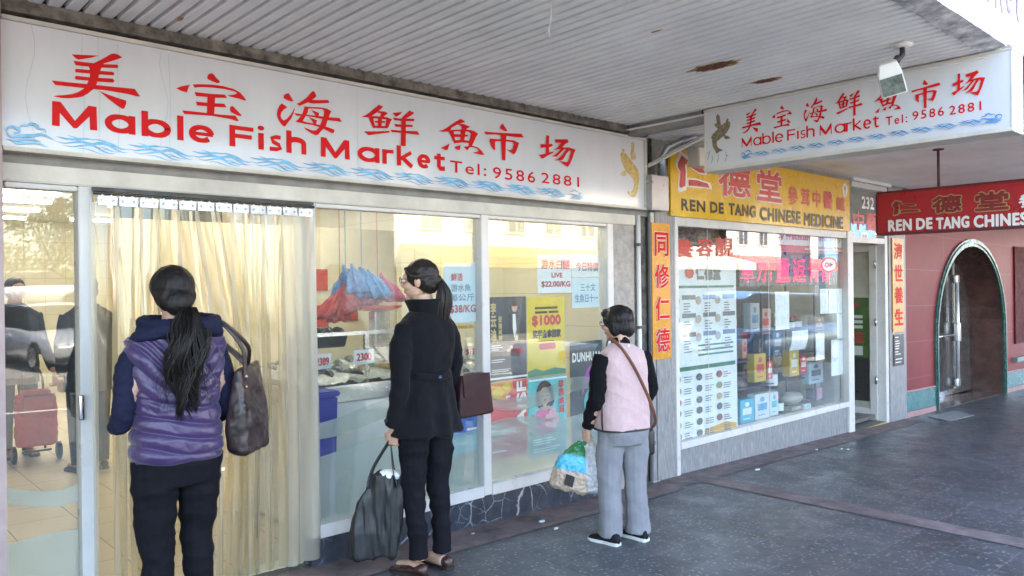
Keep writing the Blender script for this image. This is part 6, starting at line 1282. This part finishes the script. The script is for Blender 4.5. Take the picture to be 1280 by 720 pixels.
bb_ = remesh(q, .006, 3); bb_ = folds(bb_, .010, 9, 4); o = MB(); o.v = [tuple(v) for v in bb_.v]; o.f = bb_.f; o.build('bag_body', brownleather, bg1, smooth=True)
sh1 = V3(X1+.185, Y1-.035, g1+1.435)
for k, (xx, yy) in enumerate(((-.075, -.03), (.06, .025))):
    a0, a1 = bp(xx, yy-.0, .36), bp(xx, yy, .43); q = MB(); P = smooth2([a0, a1, sh1*.45+a1*.55+V3(.035+.02*k, -.03, .0), sh1+V3(.03+.02*k, -.035+.03*k, -.01), sh1+V3(.0, .02, .018), sh1+V3(.03, .10, -.05), bp(xx+.09, yy+.05, .43)], 4)
    q.tube(P, [(.011, .005)]*len(P), 8); q.build('strap', brownleather, bg1, smooth=True)
    q = MB(); q.ell(tuple(a0+V3(-.0, -.012, .02)), (.008, .006, .008), None, 10, 6); q.ell(tuple(a0+V3(.0, -.012, -.03)), (.007, .006, .007), None, 10, 6); q.build('rivet', brass, bg1, smooth=True)

# --- the tall woman in the black wool coat looking into the window
X2, Y2 = 2.66, -.50; g2 = gz(X2)
w2 = thing('person', 'woman in a short black belted coat and glasses with a low ponytail', 'person', (X2, Y2, g2), R(8))
q = MB(); torso(q, [(.84, 0, 0, .16, .115), (.96, 0, 0, .165, .115), (1.13, 0, 0, .13, .09), (1.32, 0, 0, .155, .105), (1.44, 0, -.01, .16, .085), (1.50, 0, 0, .07, .06), (1.60, -.0, .02, .05, .054)])
H2 = head(q, (0, .045, 1.672), R(32), R(-6), 1.0)
for s_ in (-1, 1):
    limb(q, [(s_*.085, 0, .9), (s_*.09, .01, .50), (s_*.085, -.02, .09)], [.08, .05, .036]); q.tube([(s_*.085, -.045, .045), (s_*.088, .05, .045), (s_*.09, .15, .03)], [.032, .034, .025], 10)
limb(q, [(-.15, -.01, 1.42), (-.20, -.025, 1.14), (-.205, .05, .86)], [.045, .036, .027]); hand(q, (-.205, .055, .845), (.0, .12, -1), (.9, .25, 0), (.3, 1, 0), .85, .98)
limb(q, [(.15, -.01, 1.42), (.195, -.015, 1.15), (.175, .16, 1.0)], [.045, .036, .027]); hand(q, (.175, .18, 1.0), (-.2, 1, .1), (-1, 0, -.2), (0, 0, 1), .6)
finish(remesh(q, .0042, 3), 'body', skin, w2); eyes(H2, w2)
q = MB(); torso(q, [(.80, 0, .0, .226, .178), (.84, 0, .0, .218, .168), (.95, 0, -.0, .198, .146), (1.08, 0, 0, .178, .126), (1.16, 0, 0, .172, .120), (1.30, 0, 0, .188, .128), (1.40, 0, -.01, .195, .112), (1.455, 0, -.012, .165, .090), (1.50, 0, -.005, .095, .075)])
limb(q, [(-.10, -.01, 1.425), (-.165, -.012, 1.395), (-.200, -.02, 1.30), (-.212, -.025, 1.12), (-.210, .01, .96), (-.205, .045, .865)], [.045, .062, .064, .058, .053, .049])
limb(q, [(.10, -.01, 1.425), (.165, -.012, 1.395), (.200, -.015, 1.28), (.208, -.015, 1.13), (.195, .08, 1.03), (.175, .16, 1.0)], [.045, .062, .063, .058, .054, .05])
cm = remesh(q, .0065, 5)
NV = []
for v, n in zip(cm.v, cm.n):
    x, y, z = v; d = .006*mnoise.fractal((x*9, y*9, z*5), 1, 2, 3)
    if y < 0 and z < 1.14: d += .016*math.sin(math.atan2(x, -y)*7+1)*min(1, (1.14-z)*4)*max(0, 1-abs(x)/.23)
    d -= .010*math.exp(-((z-1.15)/.03)**2)*(y < .05)*(abs(x) < .17); NV.append(v+n*d)
cm.v = np.array(NV); finish(creases(MBN(cm), .007, 4.5, 9, 5), 'coat', wool, w2)
q = MB()   # raised collar: a curved sheet, wide at the front left where it stands open
V = []; na, nz_ = 30, 6
for i in range(na+1):
    a = R(-238+296*i/na)-R(0)
    for j in range(nz_+1):
        t = j/nz_; front = max(0, math.sin(a)); rr_ = .080+.016*t+.012*front*t*t; V.append((rr_*1.08*math.cos(a), -.004+rr_*math.sin(a)*1.0+.022*front*t, 1.475+.095*t-.012*front*t))
q.add(V, [(i*(nz_+1)+j, (i+1)*(nz_+1)+j, (i+1)*(nz_+1)+j+1, i*(nz_+1)+j+1) for i in range(na) for j in range(nz_)])
co = q.build('coat_collar', wool, w2, smooth=True, local=True); md = co.modifiers.new('thickness', 'SOLIDIFY'); md.thickness = .008
q = MB(); P = [(.150*math.cos(a)*1.0, -.005+.138*math.sin(a), 1.135+.006*math.sin(4*a)) for a in np.linspace(R(200), R(325), 16)]; q.tube(P, [(.021, .006)]*16, 10); be = q.build('half_belt', wool, w2, smooth=True, local=True)
q = MB(); c = P[7]; q.tube([(c[0], c[1]-.005, c[2]), (c[0], c[1]-.013, c[2])], [.013, .012], 16); q.build('belt_button', mat('navy_button', (.03, .05, .12), .15, 0, .1), w2, smooth=True, local=True)
q = MB(); q.tube([(-.262, .045, .90), (-.268, .045, .90)], [.012, .011], 12); q.build('cuff_button', M['black'], w2, smooth=True, local=True)
q = MB(); torso(q, [(.80, 0, 0, .17, .12), (.90, 0, -.005, .178, .125), (.99, 0, 0, .165, .112), (1.05, 0, 0, .15, .10)])
for s_, fy in ((-1, .0), (1, -.02)): limb(q, [(s_*.088, 0, .90), (s_*.092, .01+fy, .70), (s_*.09, .015+fy, .48), (s_*.086, -.005+fy, .28), (s_*.084, -.015+fy, .10)], [.098, .086, .066, .058, .055])
tm2 = remesh(q, .0065, 4); NV = []
finish(creases(MBN(folds(tm2, .006, 13, 2, (1, 1, .4))), .010, 5, 3, 3), 'trousers', blackp, w2)
shoe(w2, (-.09, -.075, 0), (-.12, 1, 0), .255, loafer, mat('dark_sole', (.02, .015, .012), .6)); shoe(w2, (.088, -.095, 0), (.15, 1, 0), .255, loafer, mat('dark_sole_rubber', (.02, .015, .012), .6))
q = MB(); [q.tube([(x-.018, y_, .066), (x, y_+.004, .071), (x+.018, y_, .066)], .003, 6) for x, y_ in ((-.105, .06), (.105, .04))]; q.build('loafer_buckle', brass, w2, smooth=True, local=True)
q = MB(); rot = H2.to_3x3(); q.ell(tuple(H2 @ Vector((0, -.022, .036))), (.084, .102, .094), rot, 26, 16); q.ell(tuple(H2 @ Vector((0, -.06, -.01))), (.074, .062, .07), rot); q.ell(tuple(H2 @ Vector((0, -.112, -.005))), (.032, .026, .030), rot)
for s_ in (-1, 1): q.tube([tuple(H2 @ Vector(p)) for p in ((s_*.055, .055, .085), (s_*.076, .035, .045), (s_*.080, -.02, .02))], [.014, .016, .02], 10)
ho = finish(folds(remesh(q, .0048, 4), .0035, 42, 8, (.4, 1, 1)), 'hair', hairb, w2)
q = MB(); pr = random.Random(9); b0 = H2 @ Vector((0, -.128, -.005)); bd = (H2.to_3x3() @ Vector((0, -1, 0)))
for k in range(240):
    a = pr.random()*6.28; r_ = math.sqrt(pr.random()); sx = .046*r_*math.cos(a); sy = .030*r_*math.sin(a); L_ = .24+.05*pr.random(); P = []
    for i in range(9):
        t = i/8; sp = (.35+1.0*min(1, t*2.2))*(1-.5*max(0, t-.6)/.4); o_ = bd*(.025*math.sin(min(1, t*1.6)*2.4)-.012*t)
        P.append((b0.x+o_.x+sx*sp, b0.y+o_.y+sy*sp, b0.z+.012*math.sin(t*5)*(t < .4)-t*L_))
    q.tube(P, [(.0022+.0022*pr.random())*w_ for w_ in (.9, 1.1, 1.2, 1.2, 1.1, 1.0, .85, .6, .15)], 6)
q.build('ponytail', hairb, w2, smooth=True, local=True); glasses(H2, w2, M['black'])
M2 = Matrix.Translation(Vector((X2, Y2, g2))) @ Matrix.Rotation(R(8), 4, 'Z')
hb2 = thing('handbag', 'burgundy leather handbag with chain strap at the hip of the black coat', 'handbag', M2 @ Vector((.375, -.03, .86)))
bo2 = np.array(M2 @ Vector((.335, -.045, .86))); ry2 = Matrix.Rotation(R(6), 3, 'Z')
def bq(x, y, z): return bo2+np.array(ry2 @ Vector((x, y, z)))
q = MB(); q.loft([[bq(p[0], p[1], z) for p in sell((0, 0, 0), rx, r2, 32, 6)] for z, rx, r2 in ((0, .145, .060), (.012, .152, .066), (.12, .140, .060), (.235, .115, .048), (.25, .112, .044))]); q.build('bag_body', burg, hb2, smooth=False, bevel=.004)
q = MB(); q.loft([[bq(x*.116, -.052-.012*t, .252-.13*t) for x in (-1, -.5, 0, .5, 1)]+[bq(x*.116, -.046-.012*t, .252-.13*t) for x in (1, .5, 0, -.5, -1)] for t in (0, .3, .6, .85, 1)]); q.build('bag_flap', burg, hb2)
q = MB(); e = M2 @ Vector((.17, -.03, 1.475)); P = smooth2([bq(-.10, -.02, .24), bq(-.11, -.03, .34), np.array(e)*.5+bq(-.10, -.03, .3)*.5, np.array(e), np.array(M2 @ Vector((.16, .07, 1.46))), np.array(M2 @ Vector((.25, .10, 1.25))), bq(.09, .02, .24)], 5); q.tube(P, [(.007, .003)]*len(P), 8); q.build('strap', mat('grey_chain_strap', (.30, .28, .27), .35, .5, .4, 120), hb2, smooth=True)
q = MB(); [q.tube([bq(-.10+.012*math.cos(a), -.022, .265+.016*math.sin(a)) for a in np.linspace(0, 6.28, 13)], .003, 6)]; q.build('strap_ring', brass, hb2, smooth=True)
tb = thing('tote_bag', 'black fabric tote bag held in the left hand of the black coated woman', 'tote bag', M2 @ Vector((-.22, .10, .15)))
hp2 = np.array(M2 @ Vector((-.212, .085, .755))); to = hp2+V3(-.015, .04, -.64); rt2 = Matrix.Rotation(R(-38), 3, 'Z')
def tp(x, y, z): return to+np.array(rt2 @ Vector((x, y, z)))
q = MB(); q.loft([[tp(p[0]+sh_, p[1], z+.03*p[0]) for p in sell((0, 0, 0), rx, r2, 36, 3.2)] for z, rx, r2, sh_ in ((0, .12, .045, -.06), (.015, .140, .055, -.06), (.15, .148, .060, -.035), (.30, .135, .050, -.01), (.42, .112, .036, .01), (.47, .095, .028, .015))])
tb_ = folds(remesh(q, .006, 3), .028, 13, 12, (1, 1, .16)); o = MB(); o.v = [tuple(v) for v in tb_.v]; o.f = tb_.f; o.build('bag_body', mat('black_nylon', (.016, .016, .017), .5, 0, .3, 10, .2, 200), tb, smooth=True)
for k, (yy) in enumerate((-.045, .045)):
    q = MB(); P = smooth2([tp(-.08, yy, .40), tp(-.055, yy*.8, .50), hp2+V3(-.01, 0, .0), hp2+V3(.012, 0, .006), tp(.06, yy*.8, .50), tp(.085, yy, .40)], 5); q.tube(P, [(.012, .003)]*len(P), 8); q.build('handle', M['black'], tb, smooth=True)
q = MB(); q.ell(tp(.03, -.0, .46), (.07, .035, .035), rt2, 14, 8); q.v = [(x+.006*mnoise.noise((x*60, y*60, z*60)), y, z+.008*mnoise.noise((x*50, y*50, z*50+4))) for x, y, z in q.v]
tag(q.build('folded_paper', M['white_ink'], smooth=True), 'white crumpled wrapper poking out of the black tote bag', 'wrapper')

# --- the older woman in the pink fleece vest
c3 = (G(765, 681)+G(800, 671))/2; X3, Y3 = c3[0]+.0, c3[1]+.02; g3 = gz(X3)
w3 = thing('person', 'short haired older woman in a pink fleece vest with black piping and grey trousers', 'person', (X3, Y3, g3), R(-14))
q = MB(); torso(q, [(.72, 0, 0, .15, .11), (.84, 0, 0, .155, .11), (.98, 0, 0, .135, .10), (1.12, 0, 0, .148, .105), (1.22, 0, -.01, .145, .085), (1.275, 0, 0, .06, .055), (1.36, 0, .02, .045, .05)])
H3 = head(q, (0, .055, 1.415), R(36), R(-10), .95)
for s_ in (-1, 1):
    limb(q, [(s_*.08, 0, .76), (s_*.085, .01, .42), (s_*.085, -.01, .09)], [.075, .048, .035]); q.tube([(s_*.085, -.03, .05), (s_*.09, .05, .045), (s_*.09, .14, .03)], [.03, .034, .022], 10)
limb(q, [(-.15, -.01, 1.21), (-.20, -.02, .96), (-.20, .10, .74)], [.045, .038, .026]); hand(q, (-.20, .11, .725), (0, .3, -1), (.9, .2, 0), (.2, 1, .2), .85, .92)
limb(q, [(.15, -.01, 1.21), (.20, 0, .97), (.14, .18, .86)], [.045, .038, .026]); hand(q, (.135, .19, .86), (-.4, 1, 0), (-1, 0, -.2), (0, 0, 1), .6, .92)
finish(remesh(q, .0042, 3), 'body', skin, w3); eyes(H3, w3)
vr = [(.735, 0, -.0, .188, .142), (.80, 0, -.0, .188, .145), (.92, 0, 0, .182, .138), (1.06, 0, 0, .178, .132), (1.17, 0, -.005, .178, .118), (1.235, 0, -.008, .155, .095), (1.27, 0, -.004, .10, .075), (1.295, 0, 0, .068, .062)]
q = MB(); torso(q, vr); vm = creases(MBN(folds(remesh(q, .006, 5), .007, 8, 21, (1, 1, .6))), .007, 4, 5, 5); finish(vm, 'fleece_vest', pinkf, w3)
q = MB(); P = [V3(.190*math.copysign(abs(math.cos(a))**.83, math.cos(a)), .144*math.copysign(abs(math.sin(a))**.83, math.sin(a)), .738+.0*a) for a in np.linspace(0, 2*math.pi, 41)]; q.tube(P, .0065, 8)
q.tube(smooth2([(-.176, -.03, .74), (-.188, -.035, .80), (-.184, -.03, .92), (-.182, -.03, 1.03)], 4), .006, 8); q.build('vest_piping', M['black_ink'], w3, smooth=True, local=True)
for s_ in (-1, 1):
    q = MB(); limb(q, [(s_*.155, -.01, 1.215), (s_*.192, -.012, 1.10), (s_*.210, -.015, .95), ((-.212 if s_ < 0 else .175), .05 if s_ < 0 else .1, .85 if s_ < 0 else .88), ((-.203 if s_ < 0 else .14), .10 if s_ < 0 else .18, .745 if s_ < 0 else .86)], [.057, .060, .053, .047, .039]); finish(creases(MBN(folds(remesh(q, .006, 4), .005, 20, 31+s_)), .008, 7, s_, 3), 'sleeve', blackk, w3)
q = MB(); q.tube([(0, .008, 1.27), (0, .014, 1.30), (0, .02, 1.325)], [.066, .062, .058], 20); finish(remesh(q, .005, 2), 'rollneck', blackk, w3)
q = MB(); torso(q, [(.64, 0, 0, .155, .115), (.72, 0, -.01, .168, .130), (.80, 0, -.008, .168, .125), (.87, 0, 0, .155, .11)])
for s_, fy in ((-1, .02), (1, -.01)): limb(q, [(s_*.084, -.002, .74), (s_*.092, .0+fy, .58), (s_*.094, .006+fy, .40), (s_*.095, -.006+fy, .22), (s_*.097, -.012+fy, .045)], [.098, .090, .076, .076, .083])
tq = folds(remesh(q, .006, 5), .007, 11, 41, (1, 1, .4)); tq = creases(MBN(tq), .0055, 4.5, 7, 7); finish(tq, 'trousers', greyt, w3)
shoe(w3, (-.105, -.085, 0), (-.32, 1, 0), .235, shoe_b, shoe_w); shoe(w3, (.105, -.105, 0), (-.22, 1, 0), .235, shoe_b, shoe_w)
q = MB(); rot = H3.to_3x3(); q.ell(tuple(H3 @ Vector((0, -.022, .030))), (.096, .112, .098), rot, 26, 16); q.ell(tuple(H3 @ Vector((0, -.055, -.035))), (.090, .070, .078), rot)
for s_ in (-1, 1): q.ell(tuple(H3 @ Vector((s_*.070, -.008, -.02))), (.026, .050, .070), rot)
q.ell(tuple(H3 @ Vector((0, .055, .082))), (.062, .040, .032), rot)
finish(folds(remesh(q, .0048, 4), .0045, 36, 18, (1, 1, .3)), 'hair', hairm, w3); glasses(H3, w3, mat('grey_frames', (.15, .14, .14), .3, .5))
q = MB(); P = smooth2([(-.06, .085, 1.27), (-.078, .03, 1.318), (-.074, -.06, 1.290), (-.03, -.138, 1.18), (.05, -.162, 1.02), (.12, -.158, .88), (.198, -.09, .76), (.205, .0, .70)], 6); q.tube(P, [(.012, .004)]*len(P), 8)
M3_ = Matrix.Translation(Vector((X3, Y3, g3))) @ Matrix.Rotation(R(-14), 4, 'Z')
cb3 = thing('crossbody_bag', 'small dark bag on a tan strap worn across the pink vest', 'bag', M3_ @ Vector((.21, .03, .62)), R(-14)); i_ = M3_.inverted()
q.v = [tuple(np.array(p)-V3(.21, .03, .62)) for p in q.v]; q.build('strap', tanstrap, cb3, smooth=True, local=True)
q = MB(); q.rbox((.012, .02, .0), (.03, .08, .085), .02); q.build('bag_body', M['black'], cb3, smooth=True, local=True)
q = MB(); q.box(-.006, .006, -.078, -.075, 1.245, 1.285); q.build('collar_label', M['white_ink'], w3, local=True)
hp3 = np.array(M3_ @ Vector((-.185, .155, .655)))
def hang(name, lab, cat, off, rows, m, tilt, rz, amp, parts):
    t = thing(name, lab, cat, hp3+V3(*off)); r3 = Matrix.Rotation(rz, 3, 'Z') @ Matrix.Rotation(tilt, 3, 'Y')
    f = lambda x, y, z: hp3+V3(*off)+np.array(r3 @ Vector((x, y, z)))
    q = MB(); q.loft([[f(p[0], p[1], z) for p in sell((0, 0, 0), rx, r2, 30, 2.6)] for z, rx, r2 in rows])
    b_ = folds(folds(remesh(q, .005, 2), amp*.55, 16, 50+rz, (1, 1, .35)), amp*.3, 45, 9+rz); o = MB(); o.v = [tuple(v) for v in b_.v]; o.f = b_.f; o.build('bag_body', m, t, smooth=True); return t, f
film = NT('printed_shopping_bag'); s_ = film.sep(film.co())
film.set(col=film.ramp(film.math('ADD', film.math('MULTIPLY', film.math('ADD', s_[2], film.math('MULTIPLY', s_[0], .3)), 2.9), .0), [(.0, (.40, .30, .22)), (.36, (.45, .33, .25)), (.40, (.05, .36, .50)), (.66, (.10, .45, .58)), (.72, (.02, .16, .05))], 'LINEAR'), rough=.3)
t3, f3 = hang('shopping_bag', 'printed reusable shopping bag in blue, green and tan held by the pink vest woman', 'shopping bag', (-.105, .065, -.33), ((0, .115, .06), (.02, .135, .075), (.12, .135, .075), (.22, .10, .055), (.29, .045, .03), (.33, .015, .012)), film.m, R(14), R(-38), .022, None)
a = Art(Fr(f3(-.055, -.082, .05), tuple(f3(1, 0, 0)-f3(0, 0, 0)), tuple(f3(0, 0, 1)-f3(0, 0, 0))), .004); a.poly([(0, 0), (.06, -.01), (.06, .06), (0, .07)]); a.build('printed_patch', M['black_ink'], t3)
q = MB(); q.tube(smooth2([f3(-.01, 0, .32), hp3+V3(-.01, .005, -.03), hp3+V3(0, 0, .01)], 4), [(.014, .003)]*9, 8); q.build('handle', mat('green_handle', (.03, .25, .22), .5), t3, smooth=True)
whf = filmmat('white_carrier_film', (.9, .9, .9), (.72, .70, .71), .82, .35, .05, .4)
t4, f4 = hang('carrier_bag', 'thin white plastic carrier bag hanging beside the printed shopping bag', 'carrier bag', (.03, -.065, -.34), ((0, .055, .04), (.02, .08, .055), (.14, .085, .055), (.25, .055, .04), (.32, .025, .02), (.36, .010, .010)), whf, R(-6), R(-38), .03, None)

# --- people glimpsed inside the shop through the door glass
def simple_person(lab, x, y, rz, coat, trs, yaw, hairmat, shades=False, armf=False):
    t = thing('person', lab, 'person', (x, y, .004), rz); q = MB()
    torso(q, [(.80, 0, 0, .16, .11), (.94, 0, 0, .165, .115), (1.10, 0, 0, .135, .10), (1.28, 0, 0, .16, .11), (1.38, 0, -.01, .17, .09), (1.43, 0, 0, .07, .06), (1.52, 0, 0, .05, .055)]); HH = head(q, (0, .03, 1.59), yaw, 0)
    hnd = (-.24, .30, .78) if armf else (-.20, .08, .80)
    for s_ in (-1, 1): limb(q, [(s_*.09, 0, .86), (s_*.1, .01, .46), (s_*.095, -.01, .08)], [.085, .055, .04]); q.tube([(s_*.095, -.04, .05), (s_*.1, .06, .045), (s_*.1, .17, .03)], [.035, .038, .025], 10)
    limb(q, [(-.165, 0, 1.36), (-.22, -.01, 1.08), (hnd[0], hnd[1]-.02, hnd[2]+.04)], [.05, .042, .03]); hand(q, hnd, (0, .1, -1), (.9, .2, 0), (.3, 1, 0), .8); limb(q, [(.165, 0, 1.36), (.22, -.01, 1.08), (.20, .08, .84)], [.05, .042, .03]); hand(q, (.20, .085, .82), (0, .1, -1), (-.9, .2, 0), (-.3, 1, 0), .5)
    finish(remesh(q, .006, 3), 'body', skin, t); eyes(HH, t)
    q = MB(); torso(q, [(.70, 0, 0, .20, .15), (.90, 0, 0, .195, .145), (1.10, 0, 0, .18, .13), (1.28, 0, 0, .195, .13), (1.38, 0, -.01, .195, .11), (1.43, 0, 0, .12, .085), (1.46, 0, 0, .08, .07)])
    limb(q, [(-.17, 0, 1.36), (-.228, -.01, 1.1), (hnd[0]*.98, hnd[1]-.03, hnd[2]+.06)], [.066, .058, .045]); limb(q, [(.17, 0, 1.36), (.228, -.01, 1.1), (.205, .06, .88)], [.066, .058, .045]); finish(folds(remesh(q, .008, 4), .006, 12, 3), 'jacket', coat, t)
    q = MB(); torso(q, [(.72, 0, 0, .17, .12), (.84, 0, 0, .18, .125), (.95, 0, 0, .165, .11)]); [limb(q, [(s_*.092, 0, .84), (s_*.1, .01, .46), (s_*.095, -.01, .07)], [.10, .074, .06]) for s_ in (-1, 1)]; finish(remesh(q, .008, 4), 'trousers', trs, t)
    for s_ in (-1, 1): shoe(t, (s_*.097, -.08, 0), (s_*.08, 1, 0), .26, M['black'], M['black'])
    q = MB(); q.ell(tuple(HH @ Vector((0, -.022, .036))), (.084, .102, .092), HH.to_3x3(), 20, 12); q.ell(tuple(HH @ Vector((0, -.06, -.02))), (.076, .058, .07), HH.to_3x3()); finish(folds(remesh(q, .006, 3), .004, 30, 2), 'hair', hairmat, t)
    if shades: glasses(HH, t, M['black'])
    return t
ci = W(20, 480, 4.55)
pin = simple_person('shopper with glasses facing out behind the door glass, gripping the red trolley', float(ci[0]), 4.55, R(186), cloth('charcoal_jacket', (.03, .03, .034), .85), cloth('blue_denim', (.05, .07, .11), .85), R(10), hairm, True, True)
cj = W(92, 470, 3.4); simple_person('shopper in black seen from behind near the door frame inside the shop', float(cj[0])+.12, 3.4, R(10), blackk, blackp, 0, hairb)
tro = W(46, 560, 4.15); tx, ty = float(tro[0]), 4.15
sk = thing('shopping_trolley', 'red fabric two wheeled shopping trolley standing on the tiled shop floor', 'trolley', (tx, ty, .004))
rf = cloth('red_trolley_cloth', (.50, .008, .010), .7, 300, .15)
q = MB(); q.loft([[V3(tx+p[0], ty+p[1]+ly, z) for p in sell((0, 0, 0), rx, r2, 30, 4)] for z, rx, r2, ly in ((.16, .15, .10, 0), (.18, .165, .115, 0), (.40, .17, .12, .02), (.58, .165, .115, .04), (.62, .15, .10, .045))]); b_ = folds(remesh(q, .008, 3), .012, 9, 2); o = MB(); o.v = [tuple(v) for v in b_.v]; o.f = b_.f; o.build('fabric_body', rf, sk, smooth=True)
q = MB(); q.loft([[V3(tx+x, ty-.10+dy, z) for x, dy in ((-.12, 0), (.12, 0), (.12, .015), (-.12, .015))] for z in (.45, .62)]); q.loft([[V3(tx+x, ty-.06+dy, z) for x, dy in ((-.11, 0), (.11, 0), (.12, .15), (-.12, .15))] for z in (.625, .665)]); q.build('flap', mat('red_trolley_flap', (.52, .012, .012), .6, 0, .2, 8), sk, bevel=.008)
q = MB(); [q.tube(smooth2([(tx+s_*.09, ty+.10, .10), (tx+s_*.085, ty+.14, .70), (tx+s_*.06, ty+.20, .84), (tx+s_*.02, ty+.22, .86)], 4), .011, 8) for s_ in (-1, 1)]; q.tube([(tx-.12, ty, .10), (tx+.12, ty, .10)], .01, 8); q.build('frame', M['black'], sk, smooth=True)
for s_ in (-1, 1): q = MB(); q.tube([(tx+s_*.165, ty, .085), (tx+s_*.17, ty, .085), (tx+s_*.195, ty, .085), (tx+s_*.20, ty, .085)], [.07, .083, .083, .07], 20); q.build('wheel', M['black'], sk, smooth=True)
